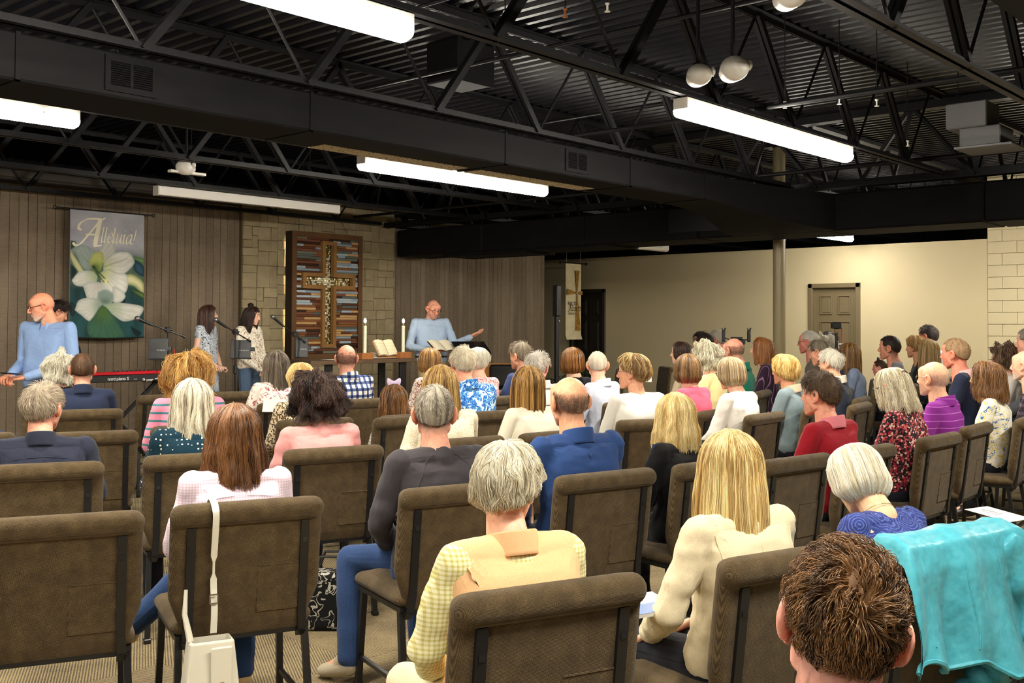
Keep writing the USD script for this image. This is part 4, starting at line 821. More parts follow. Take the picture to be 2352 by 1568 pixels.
man('bearded man at the right edge', 'white bearded man in a dark plaid shirt at the right edge', 2362, 806, 8.1, h=66, kind='m', skin=(240, 190, 160), shirt=plaid('dark_plaid', C(40, 34, 40), C(70, 60, 70), C(110, 96, 110), .06), stubble=C(236, 230, 218), hair=STY('bald', C(210, 200, 190), WHITE))
# ---- third row
man('man in the navy shirt', 'older grey haired man in a dark navy shirt at the left', 96, 881, (10.45,), h=-26, kind='m', detail=2, skin=(232, 168, 142), specs='wire', collar=True, shirt=cloth('ink_navy', C(44, 48, 64), wr=.007), trousers=t_jeans, wide=1.12,
    hair=STY('short', C(140, 124, 104), C(214, 198, 172), short=.045, vol=(.016, .012, .014, .014), tousle=.35, lift=.3, n=4200, w=.0018, ends=[(a, b+(4 if a < 60 else 0), c) for a, b, c in HL]), joints=dict(hip_l=(-.095, .02, .55), knee_l=(-.13, .44, .52), ank_l=(-.13, .42, .10), toe_l=(-.135, .56, .035)))
man('woman in polka dots', 'woman with long wavy grey hair in a dark green polka dot blouse', 442, 868, T10, h=2, kind='f', detail=2, skin=FAIR, hairtop=.122, shirt=dots('polka', C(18, 48, 62), C(230, 226, 204), 42., .2),
    hair=STY('long', C(120, 106, 84), C(240, 230, 204), root=C(224, 214, 190), n=4600, w=.0019, wave=(.12, 1.8), ends=[(0, 95, .25), (60, 95, .25), (95, 95, .22), (120, 90, .16), (135, 68, .02), (180, 52, 0)]))
man('woman in the pink blouse', 'woman with a big cloud of black curls in a pale pink blouse', 730, 862, (10.4,), h=0, kind='f', detail=2, skin=TAN, sleeve='short', shirt=cloth('pale_pink', C(232, 160, 156), wr=.006), wide=1.12, hairtop=.145,
    hair=STY('curly', C(14, 10, 8), C(84, 60, 50), n=5200, w=.0020))
man('woman in cream lace', 'woman with dark blonde hair in a cream lace blouse with full sleeves', 1012, 836, T10, h=-4, kind='f', detail=1, skin=FAIR, wide=1.05, shirt=print_('cream_lace', [(0, C(246, 238, 214)), (.47, C(220, 202, 160)), (.53, C(246, 238, 214)), (.64, C(214, 196, 154))], 48.), hair=STY('long', C(128, 92, 48), C(214, 176, 108), n=1800, w=.0026, ends=[(0, 95, .25), (60, 95, .25), (95, 95, .25), (120, 90, .18), (135, 68, .02), (180, 52, 0)]))
man('woman with straight ombre hair', 'woman in white with long straight brown to blonde hair', 1214, 838, T10, h=-2, kind='f', detail=1, skin=FAIR, shirt=cloth('ivory_crepe', C(240, 232, 210), wr=.003), hair=STY('long', C(94, 62, 34), C(196, 152, 84), n=2000, w=.0025, wave=(.02, 1.), flare=-.05, ends=[(0, 95, .31), (60, 95, .31), (95, 95, .26), (120, 90, .2), (135, 68, .02), (180, 52, 0)]))
man('woman turned sideways in white', 'woman in glasses and white top turned sideways, short streaked hair', 1458, 814, (10.2,), h=72, kind='f', detail=1, body=28, skin=(238, 180, 146), specs='wire', shirt=cloth('soft_white', C(244, 240, 230), wr=.004), hair=STY('shortf', C(120, 84, 46), C(230, 196, 128), n=1600, w=.0026))
man('woman in coral', 'woman with a brown bob in a coral blouse with frilled neck', 1580, 812, 8.0, h=6, kind='f', detail=1, skin=FAIR, sleeve='short', shirt=cloth('coral', C(248, 92, 118)), hair=STY('bob', C(82, 58, 36), C(160, 124, 82), n=1500, w=.0028))
man('woman in the white tunic', 'woman with an ash blonde bob in a loose white tunic', 1678, 818, 7.7, h=48, nod=8, kind='f', detail=1, skin=(240, 190, 160), specs='black', wide=1.1, shirt=cloth('white_tunic', C(248, 242, 232), wr=.007), hair=STY('bob', C(150, 122, 86), C(214, 190, 150), n=1700, w=.0026))
man('woman in the denim jacket', 'woman with golden tousled hair in a pale denim jacket', 1806, 816, 8.3, h=56, kind='f', detail=1, skin=(244, 176, 140), specs='black', collar=cloth('knit_scarf', C(206, 190, 160)), shirt=cloth('pale_denim', C(132, 148, 152), col2=C(112, 130, 136)), hair=STY('shortf', C(190, 138, 66), C(248, 218, 140), n=1600, w=.0028, ends=[(0, 112, .05), (60, 108, .05), (90, 98, .05), (118, 88, .05), (135, 66, .01), (180, 52, 0)]))
man('man with slick white hair', 'man in dark glasses with slick white hair and navy vest', 1912, 803, 9.4, h=60, kind='m', detail=1, skin=(244, 192, 158), specs='black', shirt=cloth('slate_navy', C(52, 58, 74)), collar=cloth('cream_cotton', C(236, 226, 204)), hair=STY('short', C(196, 188, 168), C(240, 234, 218), short=.04, vol=(.010, .012, .016, .008), n=1300))
# ---- fourth row
man('man in the navy suit shirt', 'young man with cropped brown hair in a dark navy shirt, tan trousers', 190, 812, T7, h=-2, kind='m', detail=1, skin=RUDDY, collar=True, shirt=cloth('deep_navy', C(40, 48, 72)), trousers=t_tan, scalp=C(80, 60, 44), hair=STY('short', C(66, 46, 32), C(116, 84, 58), short=.02, n=1500, vol=(.012, .004, .006, .01)), joints=dict(hip_l=(-.095, .02, .55), knee_l=(-.13, .44, .52), ank_l=(-.13, .42, .10), toe_l=(-.135, .56, .035), knee=(.30, .40, .54)))
man('white haired person in black', 'person with fluffy white hair in black, before the standing man', 140, 816, 8.1, h=-5, kind='f', detail=1, skin=FAIR, shirt=cloth('black_knit', C(20, 19, 20)), hair=STY('curly', C(206, 196, 172), C(246, 240, 222), n=1200, vol=(.02, .025, .025, .015), w=.003))
man('person at the left edge', 'person in dark blue holding a phone, cut by the left edge', -70, 900, 6.1, h=-10, kind='m', skin=FAIR, shirt=cloth('dark_blue', C(28, 44, 92)), hair=STY('short', BLK, DBRN), chair_label='padded chair at the left edge holding the person in dark blue')
man('woman with golden curls', 'woman with golden ringlets in a pink and teal striped top', 432, 818, (8.9,), h=-4, kind='f', detail=1, skin=FAIR, shirt=stripes('pink_teal', C(238, 150, 176), C(74, 128, 138), .05, .72), wide=1.08, hair=STY('curly', C(160, 106, 46), C(240, 196, 116), n=3000, w=.0024, curly=(.014, 3.0), ends=[(0, 110, .13), (60, 106, .13), (90, 98, .12), (112, 90, .08), (130, 70, .0), (180, 56, 0)], vol=(.03, .04, .04, .02)))
man('woman in rose florals', 'woman with straight grey brown hair in a white rose floral blouse', 635, 803, T7, h=-4, kind='f', detail=1, skin=FAIR, shirt=print_('rose_floral', [(0, C(246, 238, 226)), (.56, C(210, 110, 116)), (.6, C(90, 70, 56)), (.63, C(246, 238, 226))], 22.), wide=1.1, hair=STY('long', C(72, 60, 50), C(150, 134, 114), n=1700, w=.0028, ends=[(0, 95, .24), (60, 95, .24), (95, 95, .2), (120, 90, .15), (135, 68, .02), (180, 52, 0)]))
man('woman in leopard print', 'woman with short pale blonde hair in a leopard print blouse', 692, 836, T9, h=12, kind='f', detail=1, skin=(244, 190, 150), shirt=cells('leopard', [(0, C(150, 116, 76)), (.3, C(52, 40, 30)), (.5, C(222, 206, 172))], 75.), hair=STY('shortf', C(226, 180, 106), C(252, 228, 164), n=1600, w=.0028))
man('man in the plaid shirt', 'balding man in a blue and white plaid shirt before the communion table', 796, 793, T7, h=0, kind='m', detail=1, skin=RUDDY, collar=True, shirt=plaid('blue_plaid', C(236, 228, 210), C(76, 92, 140), C(30, 36, 66), .055), scalp=C(70, 56, 46), hair=STY('bald', C(52, 42, 36), C(90, 74, 62), n=900, short=.012, start=[(0, 52), (70, 60), (100, 62), (118, 70), (126, 89), (180, 89.)]))
man('girl with the lilac bow', 'young girl with wavy brown hair and a lilac bow on top', 905, 888, (8.9,), h=6, kind='c', detail=1, skin=FAIR, sleeve='short', shirt=stripes('white_stripe', C(240, 236, 230), C(150, 146, 150), .02, .82), hair=STY('long', C(66, 42, 26), C(168, 116, 66), n=1700, w=.0028, wave=(.15, 2.)))
man('woman in burgundy print', 'woman with a brown bob in a white and burgundy print top', 988, 798, (7.6,), h=12, kind='f', detail=1, skin=FAIR, shirt=print_('burgundy', [(0, C(240, 226, 210)), (.50, C(130, 40, 48)), (.57, C(240, 226, 210)), (.64, C(96, 30, 38))], 30.), hair=STY('bob', C(108, 72, 38), C(200, 152, 88), n=1200))
man('man in the blue tropical shirt', 'white haired man with hearing aid in a blue tropical shirt', 1066, 797, (9.0,), h=14, kind='m', detail=1, skin=(240, 170, 140), collar=True, sleeve='short', wide=1.12, shirt=print_('tropical', [(0, C(214, 232, 240)), (.44, C(80, 150, 214)), (.52, C(34, 84, 170)), (.6, C(96, 170, 222)), (.66, C(220, 236, 244))], 20.), hair=STY('short', C(206, 190, 160), C(246, 236, 212), short=.035, vol=(.016, .012, .014, .012), n=1400))
man('woman in the pink red blouse', 'white haired woman in a red floral blouse behind the tropical shirt', 1098, 800, 9.3, h=-10, kind='f', skin=FAIR, shirt=print_('red_floral', [(0, C(240, 220, 216)), (.5, C(206, 60, 80)), (.58, C(240, 220, 216))], 34.), hair=STY('shortf', SILVER, WHITE))
man('short haired person in denim blue', 'person in wire glasses with clipped grey brown hair and denim blue shirt', 1200, 787, 9.6, h=48, kind='m', detail=1, skin=(226, 172, 140), specs='wire', shirt=cloth('denim_blue', C(58, 74, 118)), collar=True, wide=1.1, hair=STY('short', C(70, 56, 44), C(170, 156, 130), short=.04, vol=(.018, .010, .012, .016)))
man('man with thinning grey hair', 'man with thinning combed grey hair in a light grey shirt', 1234, 808, (8.9,), h=-20, kind='m', detail=1, skin=(238, 176, 156), collar=True, shirt=cloth('light_grey', C(206, 206, 206)), hair=STY('short', C(158, 148, 134), C(228, 220, 206), short=.05, vol=(.010, .012, .012, .008), n=1000))
man('woman in black lace', 'woman with a rounded chestnut bob in a black lace top', 1315, 797, 9.1, h=-12, kind='f', detail=1, skin=FAIR, sleeve='three', shirt=cloth('black_lace', C(26, 26, 38)), hair=STY('bob', C(82, 50, 24), C(178, 122, 62), n=1500))
man('man in the pale blue shirt', 'man with cropped white hair in a pale blue dress shirt', 1373, 806, 8.8, h=6, kind='m', detail=1, skin=(240, 188, 160), specs='wire', collar=True, shirt=cloth('pale_blue', C(216, 222, 240)), hair=STY('short', C(206, 190, 164), C(240, 230, 210), short=.018, vol=(.006, .003, .005, .006), n=1100))
# ---- far right seats
man('woman with white curls', 'woman with a puff of white curls in pale yellow', 1625, 792, 9.6, h=40, kind='f', skin=FAIR, shirt=cloth('pale_yellow', C(240, 220, 160)), hair=STY('curly', C(204, 194, 166), C(240, 232, 206), vol=(.02, .022, .025, .012), n=700, w=.0035))
man('man in the green polo', 'balding man in a green polo shirt', 1685, 777, 10.3, h=46, nod=10, kind='m', skin=(222, 156, 130), collar=True, shirt=cloth('green_polo', C(24, 110, 88)), scalp=C(120, 92, 74), hair=STY('bald', C(96, 76, 62), C(130, 108, 90)))
man('dark haired woman in glasses', 'dark haired woman in glasses, farthest left of the right rear seats', 1567, 784, 11.4, h=72, kind='f', skin=FAIR, specs='wire', shirt=cloth('beige_knit', C(186, 168, 140)), hair=STY('bob', C(42, 28, 22), C(80, 56, 44)))
man('man with the dark ponytail', 'bearded man with dark hair tied back near the tripod', 1618, 763, 12.3, h=68, kind='m', skin=(214, 150, 122), stubble=C(60, 44, 36), shirt=cloth('dark_grey', C(48, 48, 54)), hair=STY('short', C(24, 18, 16), C(56, 42, 36), short=.05, vol=(.008, .008, .02, .006)))
man('grey man in the white check', 'grey haired man in a white checked shirt beside the tripod', 1650, 757, 13.7, h=70, kind='m', skin=(220, 160, 140), specs='wire', shirt=plaid('white_check', C(232, 232, 234), C(180, 188, 206), C(130, 140, 170), .05), hair=STY('short', C(170, 160, 140), C(214, 206, 188)))
man('woman in purple stripes', 'auburn haired woman in a dark purple striped top by the column', 1753, 774, 11.2, h=76, kind='f', skin=(232, 176, 150), shirt=stripes('plum_stripe', C(44, 26, 44), C(120, 90, 116), .03, .8, 'x'), hair=STY('medium', C(104, 60, 30), C(176, 116, 62)))
man('grey man in wire glasses', 'older man with receding white hair and wire glasses before the door', 1862, 759, 12.1, h=72, kind='m', skin=(214, 140, 122), specs='wire', shirt=cloth('mid_grey', C(112, 104, 92)), hair=STY('receding', C(196, 188, 172), C(232, 226, 210)))
man('white haired woman at the door', 'white haired woman half hidden before the taupe door', 1895, 770, 13.3, h=60, kind='f', skin=FAIR, shirt=cloth('pale_blue', C(216, 222, 240)), hair=STY('curly', C(220, 212, 190), WHITE, vol=(.02, .02, .025, .012), n=500, w=.004))
man('grey brown haired man', 'man with combed grey brown hair looking down, before the door', 1880, 779, 10.8, h=66, nod=14, kind='m', skin=(226, 166, 138), shirt=cloth('cream_cotton', C(236, 226, 204)), hair=STY('short', C(84, 74, 60), C(160, 148, 124), short=.04, vol=(.012, .010, .012, .012)))
man('dark haired man at the door', 'dark haired man behind the camera pole at the door', 1908, 763, 14.3, h=66, kind='m', skin=(196, 140, 116), shirt=t_navy, hair=STY('short', BLK, C(48, 36, 30), short=.04))
man('woman with glossy brown hair', 'woman with straight glossy brown hair and blue ruffled top', 1952, 785, 10.9, h=50, kind='f', skin=FAIR, shirt=cloth('dusty_blue', C(120, 134, 160)), hair=STY('long', C(88, 60, 32), C(184, 138, 82), ends=[(0, 95, .17), (60, 95, .17), (95, 95, .16), (120, 90, .10), (135, 68, .02), (180, 52, 0)]))
man('young man in grey', 'young dark haired man in a grey tee against the cream wall', 2048, 772, 11.4, h=76, kind='m', skin=(214, 150, 122), sleeve='short', shirt=cloth('heather_grey', C(136, 134, 138)), scalp=C(40, 30, 26), hair=STY('short', C(26, 20, 18), C(58, 44, 36), vol=(.014, .004, .006, .012)))
man('baby with the dark bow', 'baby with a dark bow beside the young man in grey', 2024, 826, 11.0, h=78, kind='c', skin=(224, 160, 140), k=.62, seat=False, shirt=cloth('soft_white', C(244, 240, 230), wr=.004), hair=STY('short', DBRN, BRN))
man('blonde woman in navy', 'woman with straight dark blonde hair in a navy puffed sleeve top', 2134, 777, 11.8, h=64, kind='f', skin=FAIR, shirt=cloth('dusk_navy', C(66, 74, 98)), hair=STY('long', C(150, 118, 72), C(220, 188, 128), flare=.2))
man('woman with short blonde waves', 'woman with short wavy blonde hair beside the blonde woman in navy', 2106, 772, 12.3, h=62, kind='f', skin=(236, 176, 140), shirt=t_dark, hair=STY('shortf', C(160, 116, 62), C(224, 184, 120)))
man('man in the light blue shirt', 'man with spiky dark hair and light blue shirt against the cream wall', 2136, 747, 13.2, h=60, kind='m', skin=(232, 160, 134), shirt=cloth('light_blue', C(186, 206, 232)), hair=STY('short', C(40, 34, 32), C(90, 80, 74), short=.03))
man('man in the navy jacket', 'red cheeked man with sandy crew cut in a navy jacket', 2200, 777, 8.7, h=66, kind='m', detail=1, skin=(232, 150, 126), collar=cloth('pink_shirt', C(226, 180, 180)), shirt=cloth('jacket_navy', C(34, 40, 62)), wide=1.1, hair=STY('short', C(150, 116, 84), C(196, 164, 122), short=.02, vol=(.01, .004, .006, .01), n=1200))
man('woman with curly brown hair', 'older woman with short curly grey brown hair and pale top', 2308, 795, 9.9, h=70, kind='f', skin=(226, 170, 146), shirt=cloth('off_white', C(214, 206, 196)), hair=STY('curly', C(74, 54, 40), C(146, 118, 92), vol=(.025, .02, .03, .015), n=700, w=.0035))
man('man beyond the right edge', 'pale faced man mostly cut off by the right edge', 2372, 752, 9.6, h=66, kind='m', skin=(240, 180, 156), shirt=t_grey, hair=STY('short', DKGREY, GREY))
# ------------------------------------------------------------------ people standing at the front
GP = .11
t_lblue = cloth('oxford_blue', C(150, 178, 222), wr=.008, col2=C(132, 160, 208))
t_pblue = cloth('pale_oxford', C(176, 196, 222), wr=.006, col2=C(158, 178, 206))
LM = man('standing man', 'bald bearded man in glasses and light blue shirt standing at the left', 92, 671, 9.15, h=96, nod=16, kind='m', detail=1, pose='stand', body=138, skin=(240, 164, 132), specs='black', shirt=t_lblue, collar=True, trousers=t_light, wide=1.22, stubble=C(226, 218, 206), hairtop=.112,
    joints=dict(el_l=(-.27, -.02, 1.13), wr_l=(-.02, .24, 1.02), el_r=(.28, -.04, 1.13), wr_r=(.13, .26, 1.03)), hands=('grip', 'grip'), hand_dirs=[((.5, .8, -.1), (0, .2, 1)), ((-.3, .9, -.1), (0, .2, 1))], hair=STY('bald', C(196, 176, 160), C(224, 210, 196), n=200, short=.004))
W1 = man('woman in the patterned dress', 'woman with long brown hair, glasses and blue patterned dress on stage', 476, 700, 12.4, h=-82, kind='f', detail=1, pose='stand', ground=GP, body=-118, skin=(246, 200, 178), specs='wire', sleeve='cap', shirt=print_('blue_leaf', [(0, C(214, 220, 226)), (.5, C(96, 118, 150)), (.56, C(206, 214, 222)), (.63, C(40, 48, 66))], 26.), skirt=.55, trousers=print_('blue_leaf', [], 26.), shoes=m_black, hairtop=.12,
    joints=dict(el_l=(-.25, .0, 1.14), wr_l=(-.05, .17, .96), el_r=(.25, -.02, 1.14), wr_r=(.05, .18, .95)), hands=('grip', 'grip'), hand_dirs=[((.8, .5, -.1), (-.2, .2, 1)), ((-.8, .5, -.1), (.2, .2, 1))], hair=STY('long', C(50, 28, 20), C(104, 62, 42), n=1500, ends=[(0, 95, .30), (60, 95, .30), (95, 95, .27), (120, 90, .2), (135, 68, .02), (180, 52, 0)]))
W2 = man('woman with the hair bun', 'woman with a dark bun and long hair in a white floral blouse', 580, 702, 12.6, h=-112, nod=10, kind='f', detail=1, pose='stand', ground=GP, body=-128, skin=(246, 196, 172), shirt=print_('rust_floral', [(0, C(244, 236, 220)), (.55, C(150, 110, 76)), (.6, C(120, 78, 60)), (.63, C(244, 236, 220))], 26.), trousers=t_light, wide=1.08,
    joints=dict(el_l=(-.26, .0, 1.13), wr_l=(-.08, .2, .92), el_r=(.26, .0, 1.13), wr_r=(.06, .22, .92)), hands=('grip', 'grip'), hand_dirs=[((.7, .5, -.3), (-.2, .2, 1)), ((-.7, .5, -.3), (.2, .2, 1))], hair=STY('long', C(26, 17, 14), C(70, 46, 36), n=1500, wave=(.14, 2.), ends=[(0, 95, .34), (60, 95, .34), (95, 95, .32), (120, 90, .26), (135, 68, .02), (180, 52, 0)]))
bun = soften(hull([((-.02, -.055, .135), (.045, .04, .034)), ((.0, -.04, .12), .03)], ICO2), .012, 3); bun.vertices = W2['xs'](bun.vertices+.006*smooth_noise(bun.vertices*60)[:, None])
obj('hair_bun', bun, plain('bun_hair', C(34, 23, 19), .5), W2['path'], True)
PI = man('keyboard player', 'dark haired player at the red keyboard, mostly behind the standing man', 141, 688, 10.75, h=-74, nod=26, kind='m', detail=1, pose='stand', ground=GP, body=-150, skin=(236, 176, 146), shirt=cloth('ink_black', C(26, 26, 30)), hair=STY('short', C(22, 16, 15), C(60, 44, 40), short=.05, vol=(.024, .014, .016, .02), n=1200), joints=dict(el_l=(-.26, .08, 1.13), wr_l=(-.2, .34, 1.0), el_r=(.26, .08, 1.13), wr_r=(.2, .34, 1.0)))
PA = man('preacher', 'bald preacher in glasses and pale blue shirt reading with one hand raised', 998, 687, 13.6, h=-152, nod=24, kind='m', detail=2, pose='stand', ground=GP, body=-158, skin=(236, 168, 142), specs='black', shirt=t_pblue, collar=True, trousers=t_tan, wide=1.16, stubble=C(150, 126, 112), hairtop=.112,
    joints=dict(el_l=(-.30, .08, 1.14), wr_l=(-.42, .30, 1.24), el_r=(.30, -.02, 1.12), wr_r=(.06, .30, 1.06)), hands=('open', 'relaxed'), hand_dirs=[((-.75, .35, .42), (.2, .35, -1)), ((-.85, .45, .05), (.0, .1, -1))], hair=STY('bald', C(150, 130, 116), C(190, 172, 156), n=200, short=.004))
def in_person(p, m, name, mat, label=None, cat=None, parent=None, **kw):
    """mesh given in a person's own space, set down as its own thing where that person holds it"""
    m = m.copy(); m.vertices = (m.vertices*p['s'])@p['R'].T+p['loc']; return obj(name, m, mat, parent or '/World', kw.pop('smooth', 35), label=label, cat=cat)
# belt
for pp in (PA,):
    a = np.linspace(0, 2*np.pi, 40, endpoint=False); b = tube(np.stack([.205*np.cos(a), .132*np.sin(a), .985+0*a], -1)*pp['s'], .016*pp['s'], 6, True); obj('belt', b, plain('belt_leather', C(30, 24, 22), .4), pp['path'])
# preacher's bible
bk = thing('open_bible', 'open black covered bible held in the preacher\'s hand', 'book', PA['loc'], PA['rz']); s = PA['s']
def leafblock(x0, x1, sag, z, th): 
    x = np.linspace(x0, x1, 8); t = np.abs(x)/abs(x1 if abs(x1) > abs(x0) else x0); zz = z+sag*np.sin(t*np.pi*.8); V = np.stack([np.stack([x, 0*x+y, zz+dz], -1) for y, dz in ((-.11, 0), (.11, 0), (.11, th), (-.11, th))], 1); v, f = grid_mesh(np.concatenate([V, V[:, :1]], 1)); return trimesh.Trimesh(v, f)
Mb = rotz(.25)@rotx(-.55); ob = np.array([.02, .42, 1.13])
for nm, ms, mt in (('cover', [leafblock(-.17, 0, .012, -.012, .006), leafblock(0, .17, .012, -.012, .006)], plain('bible_cover', C(18, 17, 18), .45)), ('page_block', [leafblock(-.16, -.004, .02, -.005, .014), leafblock(.004, .16, .02, -.005, .014)], plain('bible_paper', C(236, 226, 200), .8))):
    m = cat_(ms); m.vertices = (m.vertices@Mb.T+ob)*s; obj(nm, m, mt, bk, 30)
hm_ = tube((np.array([(-.086, -.02, -.01), (-.088, .03, -.04), (-.07, .075, -.07), (-.045, .095, -.072)])), .0018, 6); hm_.vertices = PA['xs'](hm_.vertices); hs_ = obj('headset_microphone', hm_, plain('headset_beige', C(200, 160, 130), .5), PA['path'])
tip = trimesh.creation.icosphere(2, .005); tip.vertices = PA['xs'](tip.vertices+[-.045, .096, -.072]); obj('mic_tip', tip, m_white, hs_)
ph_ = thing('phone', 'black phone in the standing man\'s hands', 'phone', LM['loc'], LM['rz']); s = LM['s']
m = bevel_box(-.036, .036, -.075, .075, -.005, .005, .004); m.vertices = (m.vertices@(rotx(.1)).T+[0, .40, 1.055])*s; obj('body', m, m_black, ph_, False); m = box(-.032, .032, -.07, .07, .0045, .0055); m.vertices = (m.vertices@(rotx(.1)).T+[0, .40, 1.055])*s; obj('screen', m, plain('phone_glass', C(14, 14, 20), .1), ph_, False)

# ------------------------------------------------------------------ lettering: strokes of a broad pen
def bez(p, n=14):
    p = np.asarray(p, float)
    if len(p) == 2: return np.linspace(p[0], p[1], 4)
    out = []; q = np.vstack([2*p[0]-p[1], p, 2*p[-1]-p[-2]])
    for i in range(1, len(q)-2):
        for t in np.linspace(0, 1, n, endpoint=(i == len(q)-3)):
            out.append(.5*((2*q[i])+(-q[i-1]+q[i+1])*t+(2*q[i-1]-5*q[i]+4*q[i+1]-q[i+2])*t*t+(-q[i-1]+3*q[i]-3*q[i+1]+q[i+2])*t**3))
    return np.array(out)
def pen(strokes, nib=.1, ang=35., thin=.028):
    c, s_ = math.cos(math.radians(ang)), math.sin(math.radians(ang)); h = nib/2; g = []
    N = [(h*c-thin/2*s_, h*s_+thin/2*c), (h*c+thin/2*s_, h*s_-thin/2*c), (-h*c+thin/2*s_, -h*s_-thin/2*c), (-h*c-thin/2*s_, -h*s_+thin/2*c)]
    for st in strokes:
        p = bez(st)
        for a, b in zip(p[:-1], p[1:]):
            g.append(Polygon([(a[0]+x, a[1]+y) for x, y in N]).union(Polygon([(b[0]+x, b[1]+y) for x, y in N])).convex_hull)
    return unary_union(g)
SL = .22                                                        # slant
ITAL = {'l': ([[(0, 1.05), (.06, 1.1), (.06, 1.0), (.06, .12), (.12, .0), (.22, .08)]], .26), 'e': ([[(.06, .38), (.36, .44), (.40, .60), (.28, .70), (.10, .55), (.05, .28), (.15, .02), (.30, .04), (.42, .16)]], .46), 'u': ([[(0, .6), (.07, .68), (.08, .55), (.06, .2), (.14, .01), (.30, .1), (.40, .35)], [(.42, .68), (.42, .2), (.46, .02), (.56, .08)]], .6), 'i': ([[(0, .58), (.07, .68), (.08, .5), (.06, .12), (.12, .0), (.22, .08)], [(.10, .93), (.11, .95)]], .28),
       'a': ([[(.44, .62), (.28, .70), (.08, .48), (.06, .15), (.18, .0), (.34, .18), (.44, .5)], [(.47, .70), (.43, .2), (.47, .02), (.58, .08)]], .62), '!': ([[(.12, 1.05), (.08, .3)], [(.04, .03), (.06, .05)]], .2), 's': ([[(.36, .6), (.24, .70), (.10, .58), (.22, .38), (.34, .2), (.2, .0), (.04, .1)]], .4), 'n': ([[(.0, .6), (.07, .68), (.07, .5), (.05, .0)], [(.06, .4), (.22, .68), (.36, .6), (.34, .2), (.38, .02), (.5, .1)]], .56)}
def ital(text, nib=.085):
    x = 0; g = []
    for ch in text:
        st, w = ITAL[ch]; q = affinity.translate(pen(st, nib), x, 0); g.append(q); x += w
    return affinity.affine_transform(unary_union(g), [1, SL, 0, 1, 0, 0]), x

# ------------------------------------------------------------------ lily banner
BY = 11.86
bx0, bx1, bzt, bzb = on_y(160.5, 481, BY)[0], on_y(330, 491, BY)[0], on_y(245, 486, BY)[2], on_y(325, 772, BY)[2]-.01
BW, BH = bx1-bx0, bzt-bzb
nu_, nv_ = 120, 200
uu, vv = np.meshgrid(np.linspace(0, 1, nu_), np.linspace(0, 1, nv_), indexing='ij'); U1, V1 = uu.ravel(), vv.ravel()*1.727   # v in units of the width

def sdist(poly):
    """signed distance-like mask of the print's points to a polygon (positive inside)"""
    import shapely
    pg = Polygon(bez(list(poly)+[poly[0]], 8)).buffer(0); pts = shapely.points(U1, V1); ins = shapely.contains(pg, pts); d = shapely.distance(pg.boundary, pts); return np.where(ins, d, -d)
def sst(x, a, b): t = np.clip((x-a)/(b-a), 0, 1); return t*t*(3-2*t)
uv3 = np.stack([U1, V1, 0*U1], -1)
def L3(*c): return np.array(lin(*c))
n1 = meshkit.fbm(uv3*[5, 5, 1], 4, 3)[:, None]; n2 = meshkit.fbm(uv3*[9, 3, 1]+7, 3, 9)[:, None]
top = L3(150, 152, 164)*(1-n1)+L3(198, 198, 206)*n1
low = L3(14, 40, 44)*(1-n2)+L3(44, 96, 98)*n2
mid = L3(120, 140, 120)*(1-n2)+L3(40, 74, 66)*n2
w = sst(V1, .45, .68)[:, None]; pc = top*(1-w)+mid*w; w = sst(V1, .85, 1.1)[:, None]; pc = pc*(1-w)+low*w
def leaf(poly, c1, c2, soft=.02):
    global pc
    d = sdist(poly); w = sst(d, -soft*.3, soft)[:, None]; t = sst(d, 0, .07)[:, None]; pc = pc*(1-w)+(np.asarray(c1)*(1-t)+np.asarray(c2)*t)*w
def petal(poly, root, tipc, rootc, edge, rib=None, soft=.008):
    """one petal: paint runs from its root colour to its tip colour, greyer at the edge, with fine ribs from the root"""
    global pc
    d = sdist(poly); w = sst(d, -.003, soft)[:, None]; r = np.hypot(U1-root[0], V1-root[1]); R = max(math.hypot(a-root[0], b-root[1]) for a, b in poly)
    t = sst(r/R, .08, .62)[:, None]; c = np.asarray(rootc)*(1-t)+np.asarray(tipc)*t; th = np.arctan2(V1-root[1], U1-root[0])
    st_ = (.5+.5*np.sin(th*34+6*meshkit.noise(uv3*6, 2)))[:, None]; c = c*(1-.10*st_); e = (1-sst(d, 0, .05))[:, None]; c = c*(1-.5*e)+np.asarray(edge)*.5*e
    n = meshkit.fbm(uv3*[6, 6, 1], 3, 5)[:, None]; c = c*(.78+.40*n); pc = pc*(1-w)+c*w
    if rib is not None:
        a, b = np.array(root), np.array(rib); ab = b-a; tt = np.clip(((U1-a[0])*ab[0]+(V1-a[1])*ab[1])/(ab@ab), 0, 1); dd = np.hypot(U1-a[0]-tt*ab[0], V1-a[1]-tt*ab[1]); w2 = (np.exp(-(dd/(.012*(1.2-tt)))**2)*w[:, 0])[:, None]; pc = pc*(1-.6*w2)+L3(120, 150, 70)*.6*w2
WHT, GRYP, YG, GRN = L3(232, 232, 222), L3(150, 164, 160), L3(206, 206, 120), L3(96, 130, 84)
leaf([(.0, .42), (.08, .44), (.06, .52), (0, .55)], L3(30, 60, 30), L3(70, 96, 40)); leaf([(0, .55), (.12, .72), (.2, .88), (.1, .84), (0, .66)], L3(190, 190, 130), L3(220, 222, 190)); leaf([(.8, .58), (1, .62), (1, .70), (.84, .63)], L3(60, 110, 60), L3(150, 180, 120)); leaf([(.70, .86), (.84, .84), (1, .96), (1, 1.14), (.86, 1.02), (.72, .98)], L3(150, 160, 90), L3(226, 222, 176)); leaf([(.76, 1.02), (1.0, 1.10), (1., 1.20), (.86, 1.12)], L3(20, 50, 30), L3(120, 150, 80)); leaf([(.84, .62), (1, .72), (1, .88), (.86, .8)], L3(16, 44, 60), L3(50, 90, 110)); leaf([(0, .72), (.1, .84), (.02, .98), (0, .98)], L3(20, 50, 50), L3(20, 34, 40))
